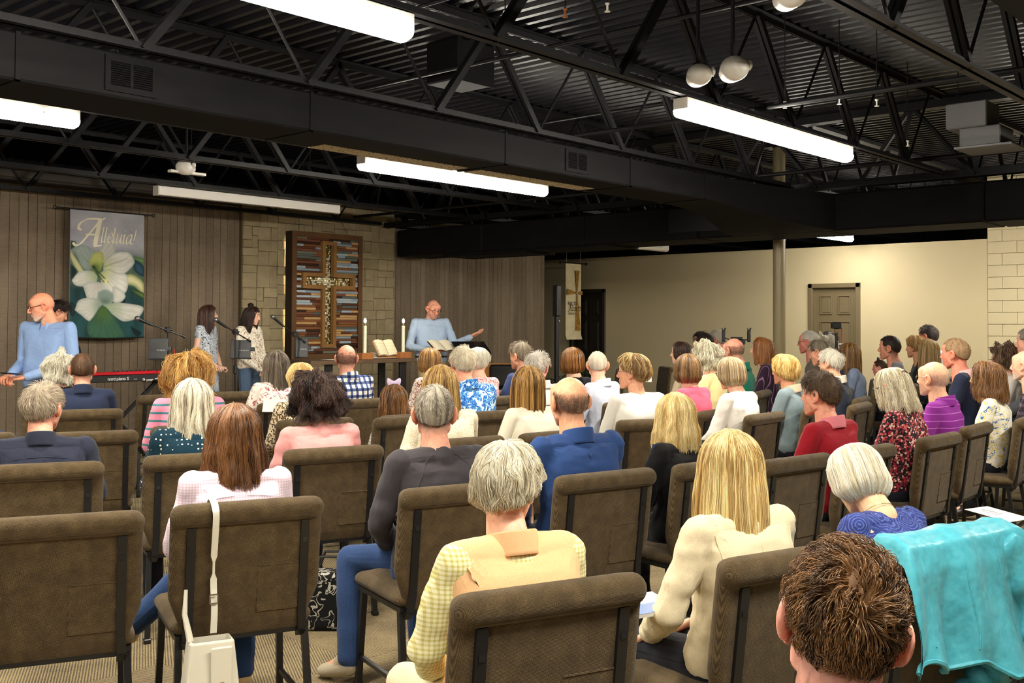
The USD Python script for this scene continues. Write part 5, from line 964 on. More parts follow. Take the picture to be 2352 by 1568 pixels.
leaf([(.15, 1.03), (.24, 1.0), (.32, 1.18), (.20, 1.20)], L3(10, 30, 28), L3(18, 44, 40)); leaf([(.70, 1.18), (.74, 1.12), (.74, 1.26), (.68, 1.26)], L3(16, 24, 34), L3(16, 24, 34)); leaf([(0, 1.22), (.09, 1.3), (.06, 1.44), (0, 1.42)], L3(14, 36, 40), L3(20, 60, 66)); leaf([(.80, 1.55), (.97, 1.66), (.9, 1.72), (.82, 1.62)], L3(8, 30, 36), L3(12, 40, 46))
c1_ = (.34, .80)                                                    # heart of the upper lily
petal([(.38, .52), (.46, .40), (.56, .40), (.60, .52), (.52, .66), (.40, .70)], c1_, WHT*.8, YG, GRYP)
petal([(.05, .55), (.14, .47), (.28, .52), (.36, .62), (.28, .80), (.16, .78)], c1_, GRYP*1.15, GRYP, L3(120, 140, 136), (.10, .58))
petal([(.44, .66), (.58, .56), (.76, .54), (.84, .60), (.86, .70), (.72, .84), (.56, .86), (.44, .82)], c1_, WHT, L3(210, 216, 150), GRYP, (.78, .62))
petal([(.24, .72), (.30, .58), (.42, .56), (.44, .66), (.40, .80), (.32, .84)], c1_, L3(196, 202, 120), L3(120, 140, 60), L3(150, 160, 90))
petal([(.02, .96), (.12, .84), (.28, .82), (.36, .90), (.30, 1.02), (.14, 1.04), (.06, 1.02)], (.36, .88), WHT*.92, L3(190, 204, 160), GRYP)
petal([(.16, 1.02), (.26, .96), (.44, .98), (.5, 1.08), (.38, 1.2), (.24, 1.22)], (.40, .94), WHT*.9, WHT*.7, GRYP)
petal([(.36, .86), (.5, .78), (.62, .82), (.74, .84), (.78, .94), (.74, 1.1), (.6, 1.12), (.46, 1.06)], c1_, WHT, L3(200, 210, 120), GRYP*1.1)
petal([(.56, 1.02), (.60, 1.02), (.70, 1.08), (.74, 1.16), (.66, 1.24), (.56, 1.22)], (.54, 1.12), WHT, WHT*.85, GRYP)
petal([(.36, 1.10), (.46, 1.06), (.57, 1.12), (.56, 1.24), (.44, 1.28), (.36, 1.22)], (.46, 1.26), L3(140, 160, 150), L3(110, 130, 116), L3(170, 186, 180))
petal([(.06, 1.36), (.12, 1.22), (.3, 1.18), (.42, 1.26), (.36, 1.38), (.26, 1.50), (.14, 1.42)], (.42, 1.30), WHT*.95, L3(150, 170, 150), GRYP)
petal([(.42, 1.28), (.60, 1.24), (.84, 1.26), (.985, 1.30), (.98, 1.38), (.90, 1.46), (.72, 1.50), (.58, 1.42)], (.42, 1.29), WHT, L3(160, 184, 140), GRYP)
petal([(.30, 1.44), (.42, 1.28), (.56, 1.40), (.66, 1.56), (.70, 1.727), (.30, 1.727), (.22, 1.56)], (.42, 1.28), L3(64, 110, 84), L3(80, 110, 50), L3(36, 84, 76))
for (x, y) in ((.46, .92), (.50, .96), (.43, .95), (.40, .93), (.38, .90)):
    a = np.array([.30, .76]); ab = np.array([x, y])-a; tt = np.clip(((U1-a[0])*ab[0]+(V1-a[1])*ab[1])/(ab@ab), 0, 1); dd = np.hypot(U1-a[0]-tt*ab[0], V1-a[1]-tt*ab[1]); w = np.exp(-(dd/.010)**2)[:, None]; pc = pc*(1-.8*w)+L3(52, 84, 40)*.8*w
for (x, y, r, c) in ((.47, .945, .028, L3(240, 236, 170)), (.44, .955, .014, L3(110, 110, 40)), (.31, .77, .03, L3(40, 64, 44))): w = np.exp(-((U1-x)**2+(V1-y)**2)/r**2)[:, None]; pc = pc*(1-w)+c*w
A_strokes = [[(.10, .60), (.02, .66), (.06, .86), (.24, 1.02), (.5, 1.06), (.66, 1.04), (.72, 1.10)], [(.60, 1.02), (.58, .6), (.56, .2), (.58, .02), (.70, .06)], [(.60, 1.0), (.36, .5), (.14, .08), (.0, .02), (-.06, .10)], [(.28, .44), (.56, .46)]]
gA = affinity.affine_transform(pen(A_strokes[:1]+A_strokes[2:], .075, 40., .035).union(pen(A_strokes[1:2], .12, 15., .04)), [.46, .05, 0, .34, 0, 0])
gl, wl = ital('lleluia!', .105)
gl = affinity.affine_transform(gl, [.160, 0, 0, .180, .39, .02])
word = unary_union([affinity.translate(gA, .06, -.04), gl])
bn = thing('hanging_banner', 'tall banner with two white lilies and Alleluia! on the plank wall', 'banner', (bx0, BY, bzb))
sagz = lambda u: -.012*np.sin(u*np.pi)
Vb = np.stack([uu*BW, -.012-.008*np.sin(uu*np.pi*1.0)*vv-.03*vv, (1-vv)*BH+sagz(uu)*vv], -1); v, f = grid_mesh(Vb)
m_print = raw('banner_print', {'a': ('attribute', {'attribute': 'tint'}), 'p': ('principled_bsdf', {'roughness': .65, 'specular_ior_level': .25})}, [('a.color', 'p.base_color')])
obj('printed_cloth', trimesh.Trimesh(v, f[:, ::-1], process=False), m_print, bn, True, color=np.clip(pc, 0, 1))
obj('backing', trimesh.Trimesh([[0, -.006, 0], [BW, -.006, 0], [BW, -.006, BH], [0, -.006, BH]], [[0, 1, 2], [0, 2, 3]]), plain('backing_grey', C(150, 150, 150), .8), bn, False)
tw = slab(word, .002); zt_ = BH-(.425-tw.vertices[:, 1])*BW; tw.vertices = np.stack([tw.vertices[:, 0]*BW, -.0165-.03*(1-zt_/BH)-.008*np.sin(tw.vertices[:, 0]*np.pi)*(1-zt_/BH)-tw.vertices[:, 2], zt_], -1)
obj('lettering', tw, plain('print_cream', C(240, 234, 210), .6), bn, False)
obj('bottom_hem', tube([(-.002, -.045, .0), (BW/2, -.05, -.012), (BW+.002, -.045, .0)], .007, 8), plain('hem_black', C(10, 20, 20), .6), bn)
obj('rod', rod((-.17, -.012, BH), (BW+.11, -.012, BH), .009, 10), m_blackmetal, bn)
obj('bracket', cat_([rod((xx, -.012, BH), (xx, FY-BY, BH), .006, 8) for xx in (-.12, BW+.06)]), m_blackmetal, bn)
for xx in (-.18, BW+.12): obj('finial', tube([(xx+.018*math.cos(a), -.012, BH+.018*math.sin(a)) for a in np.linspace(0, 2*np.pi, 12, endpoint=False)], .006, 6, True), m_blackmetal, bn)
# ------------------------------------------------------------------ HE IS RISEN banner on the right
RX0, RX1, RY, RZ1, RZ0 = 15.12, 15.58, 12.3, 2.655, 1.23; RW, RH_ = RX1-RX0, RZ1-RZ0
b2 = thing('hanging_banner', 'narrow cream banner with a gold cross, hung before the dark door', 'banner', (RX0, RY, RZ0))
x = np.linspace(0, 1, 12); z = np.linspace(0, 1, 30); X_, Z_ = np.meshgrid(x, z, indexing='ij'); Vb = np.stack([X_*RW, -.03*np.sin(X_*3.1)*(1-Z_)-.05*np.clip(.06-Z_, 0, 1)*10, Z_*RH_], -1); v, f = grid_mesh(Vb)
obj('cloth', trimesh.Trimesh(np.vstack([v, v+[0, .003, 0]]), np.vstack([f, f[:, ::-1]+len(v)]), process=False), grainy('parchment_print', C(222, 206, 160), C(240, 228, 190), (7, 7, 7), .7), b2, True)
gx = .64; cz = .61
def flare_arm(p, q, w0, w1): a, b = np.array(p), np.array(q); d = (b-a)/np.linalg.norm(b-a); n = np.array([-d[1], d[0]]); return Polygon([a+n*w0, b+n*w1, b+d*.01, b-n*w1, a-n*w0])
crs = [flare_arm((gx*RW, cz*RH_+.02), (gx*RW+.01, .90*RH_), .012, .06), flare_arm((gx*RW, cz*RH_-.02), (gx*RW+.03, .12*RH_), .012, .08), flare_arm((gx*RW-.02, cz*RH_), (.01, cz*RH_+.015), .012, .06), flare_arm((gx*RW+.02, cz*RH_), (RW-.01, cz*RH_+.005), .012, .04)]
m_gold = grainy('gold_print', C(128, 90, 32), C(196, 150, 66), (14, 14, 22), .5)
def on_banner(g, name, mat, h=.003):
    m = slab(g, h); m.vertices = np.stack([m.vertices[:, 0], -.034-m.vertices[:, 2], m.vertices[:, 1]], -1); obj(name, m, mat, b2, False)
for g_ in crs: on_banner(g_, 'cross_arm', m_gold)
on_banner(sbox(gx*RW-.022, cz*RH_-.022, gx*RW+.022, cz*RH_+.022), 'cross_centre', plain('print_lilac', C(176, 172, 196), .5))
m_ink = plain('print_ink', C(56, 50, 46), .6)
t_ = meshkit.text_mesh('HE IS', .062, .003); t_.vertices = np.stack([t_.vertices[:, 0]*.27/np.ptp(t_.vertices[:, 0])+.025, -.036-t_.vertices[:, 2], t_.vertices[:, 1]+.45*RH_], -1); obj('lettering', t_, m_ink, b2, False)
gR = pen([[(.1, 1.0), (.08, .5), (.0, .0), (-.2, -.05)], [(-.1, .8), (.1, 1.05), (.4, 1.0), (.42, .7), (.12, .5)], [(.2, .5), (.4, .1), (.6, .0), (.7, .1)]], .07, 40.); gi, wi = ital('isen', .075)
on_banner(affinity.affine_transform(affinity.affine_transform(gR, [1, .2, 0, 1, 0, 0]).union(affinity.translate(gi, .62, 0)), [.150, 0, 0, .115, .06, .372*RH_]), 'lettering', m_ink)
t_ = meshkit.text_mesh('INDEED', .04, .003); t_.vertices = np.stack([t_.vertices[:, 0]*.27/np.ptp(t_.vertices[:, 0])+.03, -.036-t_.vertices[:, 2], t_.vertices[:, 1]+.325*RH_], -1); obj('lettering', t_, plain('print_grey', C(130, 122, 108), .6), b2, False)
obj('rod', rod((-.14, 0, RH_), (RW+.14, 0, RH_), .012, 10), m_blackmetal, b2)
for xx in (-.15, RW+.15): obj('finial', turned(trimesh.creation.icosphere(2, .028), None, (xx, 0, RH_)), m_blackmetal, b2)
for xx in (.02, RW-.02): obj('cord', cat_([rod((xx, 0, RH_), (xx-.04, 0, CEIL+.03-RZ0), .004, 5), rod((xx, 0, RH_), (xx+.05, 0, CEIL+.03-RZ0), .004, 5)]), plain('cord_grey', C(150, 150, 150), .6), b2)

# ------------------------------------------------------------------ cross artwork of reclaimed wood
CFY = 11.74; cx0, cx1 = on_y(671, 529, CFY)[0], on_y(832, 543, CFY)[0]; cz1, cz0 = on_y(671, 529, CFY)[2], on_y(671, 826, CFY)[2]; CWd, CHt = cx1-cx0, cz1-cz0
cr = thing('wall_cross', 'framed cross of reclaimed coloured wood strips hanging on the stone wall', 'cross', (cx0, CFY, cz0))
m_fr = wood('frame_walnut', C(74, 50, 30), C(122, 86, 54)); m_frd = wood('frame_dark', C(36, 28, 22), C(58, 46, 36)); m_oak = wood('cross_oak', C(122, 86, 44), C(168, 124, 70))
fw = .075
obj('frame_side', bevel_box(0, .03, 0, .145, 0, CHt, .003), m_frd, cr, False); obj('frame_side', bevel_box(CWd-.03, CWd, 0, .145, 0, CHt, .003), m_frd, cr, False); obj('frame_side', bevel_box(.03, CWd-.03, 0, .145, CHt-.03, CHt, .003), m_frd, cr, False); obj('frame_side', bevel_box(.03, CWd-.03, 0, .145, 0, .03, .003), m_frd, cr, False)
def beam4(poly_out, d, z0, z1, nm, mat):
    g_ = poly_out.difference(poly_out.buffer(-d, join_style=2)); 
    m = slab(g_, z1-z0); m.vertices = np.stack([m.vertices[:, 0], -z0-m.vertices[:, 2]*1., m.vertices[:, 1]], -1); return obj(nm, m, mat, cr, False)
for (a, b, c, d) in ((0, fw, 0, CHt), (CWd-fw, CWd, 0, CHt), (fw, CWd-fw, CHt-fw, CHt), (fw, CWd-fw, 0, fw)): obj('frame_rail', bevel_box(a, b, -.018, .0, c, d, .004), m_fr, cr, False)
obj('backboard', box(.03, CWd-.03, .06, .07, .03, CHt-.03), m_frd, cr, False)
def uvp(px, py): q = on_y(px, py, CFY); return q[0]-cx0, q[2]-cz0
vx0, vx1 = uvp(737, 600)[0], uvp(769, 600)[0]; vz1, vz0 = uvp(752, 555)[1], uvp(752, 798)[1]; hx0, hx1 = uvp(692, 640)[0], uvp(812, 640)[0]; hz1, hz0 = uvp(752, 628)[1], uvp(752, 664)[1]
cross = unary_union([sbox(vx0, vz0, vx1, vz1), sbox(hx0, hz0, hx1, hz1)])
pal = [C(148, 166, 182), C(118, 122, 108), C(106, 64, 40), C(62, 38, 26), C(206, 164, 110), C(128, 80, 60), C(96, 104, 100), C(140, 92, 54), C(88, 54, 34), C(180, 196, 204)]
m_slat = [wood(f'slat_{k}', tuple(v*.8 for v in c), c) for k, c in enumerate(pal)]
rsl = random.Random(5); hrow = .0335; z = fw+.003; 
while z < CHt-fw-.01:
    x = fw
    while x < CWd-fw-.01:
        L_ = rsl.uniform(.12, .46); x1 = min(x+L_, CWd-fw); 
        if CWd-fw-x1 < .08: x1 = CWd-fw
        for seg in getattr((LineString([(x, z+hrow/2), (x1, z+hrow/2)]).difference(cross.buffer(-.01))), 'geoms', [LineString([(x, z+hrow/2), (x1, z+hrow/2)]).difference(cross.buffer(-.01))]):
            if seg.is_empty or seg.length < .02: continue
            a, b = seg.coords[0][0], seg.coords[-1][0]; obj('slat', bevel_box(a+.001, b-.001, .01-rsl.uniform(0, .02), .06, z+.001, z+hrow-.0015, .0015), rsl.choice(m_slat), cr, False)
        x = x1
    z += hrow
beam4(cross, .052, -.02, .045, 'cross_border', m_oak)
inner = cross.buffer(-.052, join_style=2)
m_ = slab(inner, .01); m_.vertices = np.stack([m_.vertices[:, 0], .05-m_.vertices[:, 2], m_.vertices[:, 1]], -1); obj('cross_back', m_, plain('grout_dark', C(60, 50, 30), .7), cr, False)
m_tile = [plain('mosaic_ivory', C(240, 226, 184), .12, .25), plain('mosaic_gold', C(196, 162, 92), .15, .7), plain('mosaic_pale', C(226, 222, 200), .1, .1), plain('mosaic_olive', C(116, 104, 62), .2, .5)]
ib = inner.bounds; zz = ib[1]
while zz < ib[3]:
    xx = ib[0]; hh = rsl.uniform(.02, .034)
    while xx < ib[2]:
        ww = rsl.uniform(.014, .034); q = sbox(xx+.0015, zz+.0015, xx+ww-.0015, zz+hh-.0015).intersection(inner)
        if q.area > .00014:
            a, b, c, d = q.bounds; tl = bevel_box(a, c, -.004, .004, b, d, .002); tl.vertices = (tl.vertices-[(a+c)/2, 0, (b+d)/2])@rotx(rsl.uniform(-.2, .2)).T@rotz(rsl.uniform(-.2, .2)).T+[(a+c)/2, .034, (b+d)/2]; obj('mosaic_tile', tl, rsl.choice(m_tile), cr, False)
        xx += ww
    zz += hh
m_led = emit('led_warm', (1., .78, .42), 9.)
for xx in (.04, CWd-.05): obj('led_strip', box(xx, xx+.012, .118, .122, .15, CHt-.1), m_led, cr, False)
for xx, lean_ in ((uvp(690, 530)[0], 0.), (uvp(802, 530)[0], -.12)):
    ch = [tube(np.array([(xx+lean_*t_*1.0+.008*math.cos(a)*(k % 2), .03+.008*math.cos(a)*((k+1) % 2), CHt+.02+t_*.16+.016*math.sin(a)) for a in np.linspace(0, 2*np.pi, 9, endpoint=False)]), .0028, 5, True) for k, t_ in enumerate(np.linspace(0, 1, 7))]
    obj('chain', cat_(ch), plain('chain_steel', (.25, .24, .22), .35, 1.), cr)

# ------------------------------------------------------------------ communion table and what stands on it
TY0, TY1 = 9.6, 10.15; tx0, tx1 = on_y(714, 829, TY0)[0], on_y(958, 824, TY0)[0]; TZ = on_y(830, 826, TY0)[2]
tb = thing('communion_table', 'long dark wooden table with black metal legs before the cross', 'table')
m_tw = wood('table_wood', C(70, 54, 40), C(108, 86, 66), (3, 3, 3))
obj('tabletop', bevel_box(tx0, tx1, TY0, TY1, TZ-.045, TZ, .004), m_tw, tb, False)
for px_ in (752, 922):
    xq = on_y(px_, 850, TY0+.1)[0]; obj('leg', cat_([bevel_box(xq-.05, xq+.05, TY0+.06, TY0+.1, GP, TZ-.045, .004), bevel_box(xq-.05, xq+.05, TY1-.1, TY1-.06, GP, TZ-.045, .004), bevel_box(xq-.05, xq+.05, TY0+.06, TY1-.06, GP, GP+.03, .004)]), m_blackmetal, tb, False)
def txp(px, Y): return on_y(px, 820, Y)[0]
m_wax = plain('ivory_wax', C(244, 234, 206), .5, subsurface_weight=.3, subsurface_scale=.02); m_blk = wood('block_cedar', C(140, 84, 44), C(190, 124, 70))
for lab, px_ in (('tall ivory candle lamp at the left end of the bible', 838), ('tall ivory candle lamp between bible and preacher', 926)):
    xx = txp(px_, 9.75); c_ = thing('candle', lab, 'candle', (xx, 9.75, TZ+.075))
    hgt = on_y(px_, 748, 9.75)[2]-TZ-.075; obj('stick', lathe([(0, 0), (.0205, 0), (.0205, hgt), (0, hgt)], 18), m_wax, c_, 30); obj('socket', lathe([(.009, hgt), (.009, hgt+.035), (0, hgt+.035)], 12), plain('brass', (.35, .25, .1), .3, 1.), c_); 
    obj('bulb', lathe([(0, hgt+.035), (.010, hgt+.037), (.018, hgt+.055), (.016, hgt+.07), (.006, hgt+.088), (0, hgt+.092)], 14), emit('bulb_glow', (1., .9, .7), 40.), c_)
    bl = thing('candle_block', ('cedar block under the left candle' if px_ == 838 else 'cedar block under the right candle'), 'block', (xx, 9.75, TZ)); obj('block', bevel_box(-.09, .09, -.06, .06, 0, .075, .004), m_blk, bl, False)
xx = txp(884, 9.85); ob2 = thing('open_bible', 'large open bible propped on the communion table', 'book', (xx, 9.85, TZ))
Mb2 = rotx(.95)
for nm, ms, mt in (('cover', [leafblock(-.155, 0, .01, -.014, .008), leafblock(0, .155, .01, -.014, .008)], plain('bible_tan', C(170, 120, 84), .6)), ('page_block', [leafblock(-.148, -.003, .022, -.006, .022), leafblock(.003, .148, .022, -.006, .022)], ramp_mat('bible_print', {'x': ('separate_xyz', {}), 'm': ('math', {'math_type': 'multiply', 'value2': 70.}), 'f': ('math', {'math_type': 'fraction'})}, [('t.object', 'x.vector'), ('x.z', 'm.value1'), ('m.value', 'f.value1')], [(0, C(232, 220, 186)), (.7, C(206, 192, 158))], 'f.value', interp=False))):
    m = cat_(ms); m.vertices = m.vertices@Mb2.T+[0, 0, .12]; obj(nm, m, mt, ob2, 30)
obj('prop', cat_([bar((-.08, .06, .0), (-.08, .02, .12), .012), bar((.08, .06, 0), (.08, .02, .12), .012), bar((-.12, -.06, .012), (.12, -.06, .012), .02)]), m_blk, ob2, False)
x = np.linspace(-.33, .33, 24); y = np.linspace(0, 1, 12); Xc, Yc = np.meshgrid(x, y, indexing='ij'); Vc = np.stack([Xc, -.12+.34*Yc, .004+.06*np.exp(-((Xc)/.16)**2)*Yc+.012*np.sin(Xc*30)*Yc*(1-Yc)], -1); v, f = grid_mesh(Vc)
cl_ = obj('table_cloth', trimesh.Trimesh(np.vstack([v, v+[0, 0, .002]]), np.vstack([f[:, ::-1], f+len(v)]), process=False), cloth('white_linen', C(236, 230, 214)), '/World', True, label='small white linen gathered behind the open bible', cat='cloth'); UsdGeom.Xformable(stage.GetPrimAtPath(cl_)).AddTranslateOp().Set(Gf.Vec3d(xx, 9.88, TZ))
q = txp(775, 9.8); cl_ = obj('paper_sheet', bevel_box(q-.12, q+.1, 9.7, 9.95, TZ, TZ+.004, .001), plain('paper_white', C(236, 232, 222), .7), '/World', False, label='white paper lying at the left end of the communion table', cat='paper')

# ------------------------------------------------------------------ keyboard on its stand
KY, kx0, kx1 = 9.9, on_y(150, 860, 9.9)[0], on_y(404, 849, 9.9)[0]; KZ = on_y(300, 853, 9.9)[2]
kb = thing('keyboard', 'red topped stage keyboard on a black cross stand', 'keyboard')
m_red = plain('keyboard_red', C(196, 24, 38), .3)
obj('case', cat_([bevel_box(kx0, kx1, KY, KY+.32, KZ-.10, KZ-.03, .006)]), m_black, kb, False); obj('red_top', bevel_box(kx0-.004, kx1+.004, KY-.006, KY+.16, KZ-.03, KZ, .006), m_red, kb, False)
obj('white_keys', cat_([box(kx0+.04+i*.0235, kx0+.0625+i*.0235, KY+.17, KY+.315, KZ-.03, KZ-.014) for i in range(int((kx1-kx0-.1)/.0235))]), plain('key_ivory', (.75, .73, .68), .3), kb, False); obj('black_keys', cat_([box(kx0+.056+i*.0235, kx0+.068+i*.0235, KY+.17, KY+.26, KZ-.014, KZ-.004) for i in range(int((kx1-kx0-.1)/.0235)) if i % 7 not in (2, 6)]), m_black, kb, False)
for i in range(26): obj('knob', lathe([(.007, 0), (.006, .014), (0, .014)], 8, (kx0+.5+i*.023, KY+.03+.02*(i % 2), KZ)), m_black, kb, False)
tk = meshkit.text_mesh('nord piano 5', .036, .002, True); sc = (on_y(295, 868, KY)[0]-on_y(247, 868, KY)[0])/np.ptp(tk.vertices[:, 0]); tk.vertices = np.stack([tk.vertices[:, 0]*sc+on_y(247, 868, KY)[0], KY-.001-tk.vertices[:, 2]*.5, tk.vertices[:, 1]*sc+KZ-.082], -1); obj('lettering', tk, plain('print_white', (.8, .8, .78), .5), kb, False)
for a, b, c, d in ((307, 309, .045, .05), (311, 314, .045, .05), (328, 333, .04, .065), (336, 352, .055, .06), (336, 350, .068, .073), (356, 364, .045, .055)):
    xa, xb = on_y(a, 868, KY)[0], on_y(b, 868, KY)[0]; obj('rear_marking', box(xa, xb, KY-.0015, KY, KZ-.03-d, KZ-.03-c), plain('print_white', (.8, .8, .78), .5), kb, False)
ks = thing('keyboard_stand', 'black cross legged stand under the red keyboard', 'stand'); kc = (kx0+kx1)/2
for yy, nm in ((KY+.08, 'leg'), (KY+.13, 'leg')):
    s_ = 1 if yy < KY+.1 else -1; obj(nm, bar((kc-s_*.42, yy, GP+.02), (kc+s_*.40, yy, KZ-.12), .035, .03), m_blackmetal, ks, False)
for sx in (-1, 1): obj('foot', bar((kc+sx*.42, KY-.12, GP+.018), (kc+sx*.42, KY+.34, GP+.018), .03), m_blackmetal, ks, False); obj('arm', bar((kc+sx*.40, KY-.04, KZ-.113), (kc+sx*.40, KY+.34, KZ-.113), .03, .026), m_blackmetal, ks, False)
# ------------------------------------------------------------------ microphones, stands, desks
m_mesh = plain('mic_grille', (.22, .22, .22), .35, .8)
def mic_stand(lab, D, pole, pivot, mic, tail, panel=None, up=0.):
    """pole, pivot, mic, tail: points of the photograph, all at about one distance"""
    s_ = thing('microphone_stand', lab, 'microphone stand')
    pv = at_d(*pivot, D); bx = pv.copy(); mc = at_d(*mic, D-.15); tl = at_d(*tail, D+.1)
    obj('pole', cat_([rod((bx[0], bx[1], GP+.03), (bx[0], bx[1], 1.0), .0125, 10), rod((bx[0], bx[1], 1.0), bx, .009, 10)]), m_blackmetal, s_); obj('clutch', lathe([(.0125, -.05), (.02, -.04), (.02, .04), (.012, .05)], 12, (bx[0], bx[1], 1.0)), m_black, s_)
    obj('pivot', cat_([bevel_box(bx[0]-.022, bx[0]+.022, bx[1]-.02, bx[1]+.02, bx[2]-.03, bx[2]+.03, .006), rod(bx-[.04, 0, 0], bx+[.04, 0, 0], .012, 10)]), m_black, s_)
    obj('boom', rod(tl, mc+(pv-mc)*.22, .007, 8), m_blackmetal, s_); obj('counterweight', rod(tl, tl+(pv-tl)*.16, .013, 10), m_black, s_)
    for k in range(3): a = k*2.094+.4; obj('leg', rod((bx[0], bx[1], GP+.16), (bx[0]+.3*math.cos(a), bx[1]+.3*math.sin(a), GP+.012), .008, 6), m_blackmetal, s_)
    m_ = thing('microphone', 'handheld microphone clipped on the '+lab.split(',')[0].replace('black boom stand', 'stand'), 'microphone'); d = (mc-pv)/np.linalg.norm(mc-pv); d2 = np.array([d[0], d[1], max(d[2], .25)+.1]); d2 /= np.linalg.norm(d2); b0 = mc+(pv-mc)*.18-d2*.06
    obj('handle', tube([b0, b0+d2*.15], [.012, .018], 12), m_black, m_); obj('grille', turned(trimesh.creation.icosphere(2, .026), None, b0+d2*.165), m_mesh, m_)
    return bx
M1 = mic_stand('black boom stand at left, between keyboard and dress', 10.1, None, (386, 757), (328, 738), (425, 774))
M2 = mic_stand('black boom stand beside the woman in the dress', 11.4, None, (541, 762), (505, 742), (574, 783))
M3 = mic_stand('black boom stand left of the wooden cross', 11.8, None, (678, 768), (634, 735), (700, 786))
def panel(lab, D, x0, y0, x1, y1, slot=True):
    t = thing('music_desk', lab, 'music stand'); a = at_d((x0+x1)/2, (y0+y1)/2, D); w = (x1-x0)*D/FPX/2; h = (y1-y0)*D/FPX/2
    Mz = rotz(YAW-math.pi/2)@rotx(-.18)
    def pt(m): m.vertices = m.vertices@Mz.T+a; return m
    obj('back_plate', pt(bevel_box(-w, w, -.004, .004, -h, h, .003)), m_blackmetal, t, False); obj('ledge', pt(box(-w, w, .0, .06, -h-.004, -h+.004)), m_blackmetal, t, False)
    for k in range(6): obj('maker_mark', pt(box(w*(-.1+.16*k), w*(-.02+.16*k), -.0055, -.004, -h*.22, -h*.12)), plain('print_grey2', (.5, .5, .5), .5), t, False)
    obj('clamp', pt(cat_([box(w*.3, w*1.35, .004, .03, -.02, .02)])), m_black, t, False)
panel('tablet holder with two black plates on the leftmost stand', 10.05, 341, 776, 385, 824); panel('black music desk in front of the woman with the bun', 11.5, 530, 780, 576, 822); panel('black music desk beside the wooden cross', 11.9, 676, 776, 708, 820)
cab = thing('cable', 'thin red and black cables hanging beside the keyboard', 'cable'); q = at_d(398, 800, 10.0)
obj('red_cable', tube([at_d(400, 800, 10.), at_d(401, 812, 10.), at_d(396, 825, 10.05), at_d(392, 840, 10.1)], .0035, 6), plain('cable_red', C(200, 40, 30), .5), cab); obj('black_cable', tube([at_d(358, 824, 10.1), at_d(357, 845, 10.1), at_d(362, 858, 9.85), at_d(330, 870, 9.8), at_d(333, 905, 9.8)], .0035, 6), m_black, cab)
# preacher's desk
pd = thing('music_stand', 'black music stand with tilted tray before the preacher', 'music stand'); a = at_d(1082, 797, 13.25); Mz = rotz(YAW-math.pi/2)@rotz(.35)@rotx(-1.15)
def pt2(m): m.vertices = m.vertices@Mz.T+a; return m
obj('tray', pt2(bevel_box(-.22, .22, -.006, .006, -.16, .16, .004)), m_blackmetal, pd, False); obj('ledge', pt2(box(-.22, .22, .0, .05, -.165, -.157)), m_blackmetal, pd, False); obj('pole', rod((a[0], a[1], GP+.1), a, .012, 10), m_blackmetal, pd)
for k in range(3): t_ = k*2.094+1.; obj('leg', rod((a[0], a[1], GP+.28), (a[0]+.3*math.cos(t_), a[1]+.3*math.sin(t_), GP+.012), .009, 6), m_blackmetal, pd)
# column loudspeaker, palm, wooden armchair
sp_ = at_d(1279, 655, 15.5); ls = thing('column_speaker', 'slim black column loudspeaker beside the potted palm', 'loudspeaker', (sp_[0], sp_[1], GP))
obj('array', bevel_box(-.045, .045, -.05, .05, 1.52, sp_[2]-GP, .01), m_black, ls, False); obj('pole', bevel_box(-.03, .03, -.03, .03, .4, 1.52, .01), m_black, ls, False); obj('subwoofer', bevel_box(-.18, .18, -.2, .2, 0, .42, .015), m_black, ls, False); obj('badge', box(-.006, .006, -.0525, -.05, 1.44, 1.46), m_white, ls, False)
pp = at_d(1290, 800, 17.0); pl = thing('potted_palm', 'dark green potted palm behind the column loudspeaker', 'plant', (pp[0], pp[1], GP)); rp = random.Random(4)
obj('pot', lathe([(0, 0), (.15, 0), (.2, .36), (.18, .36), (.17, .3), (0, .3)], 20), plain('pot_black', C(28, 26, 25), .5), pl)
m_leaf = plain('palm_leaf', C(26, 54, 30), .4); m_stem = plain('palm_stem', C(40, 62, 34), .5)
for k in range(16):
    az = k*2.4+rp.uniform(-.3, .3); el = rp.uniform(.5, 1.25); L_ = rp.uniform(.55, .95); t = np.linspace(0, 1, 10); hz = L_*(math.cos(el)*t+.25*t*t); vz = .32+L_*(1.25*math.sin(el)*t-.75*t*t*1.1); st_ = np.stack([hz*math.cos(az), hz*math.sin(az), vz], -1)
    fr_ = obj('frond', tube(st_, np.linspace(.007, .002, 10), 5), m_stem, pl); lv = []
    for i in range(2, 10):
        for sd in (-1, 1):
            o = st_[i]; d = np.array([-math.sin(az)*sd, math.cos(az)*sd, -.25])+.5*(st_[i]-st_[i-1])/np.linalg.norm(st_[i]-st_[i-1]); d /= np.linalg.norm(d); n = np.cross(d, [0, 0, 1.]); n /= np.linalg.norm(n); ll = .20*(1-abs(i-5)/9); w_ = .013
            lv.append(trimesh.Trimesh([o, o+d*ll*.4+n*w_, o+d*ll-[0, 0, .05], o+d*ll*.4-n*w_, o+d*ll*.4+[0, 0, .004]], [[0, 1, 4], [1, 2, 4], [2, 3, 4], [3, 0, 4]]))
    obj('leaflets', cat_(lv), m_leaf, fr_, False)
wa = at_d(1150, 850, 14.6); wc = thing('armchair', 'bentwood armchair with black seat by the plank wall', 'chair', (wa[0], wa[1], GP), YAW-math.pi/2+2.9); m_bent = wood('bent_beech', C(150, 98, 50), C(196, 140, 82))
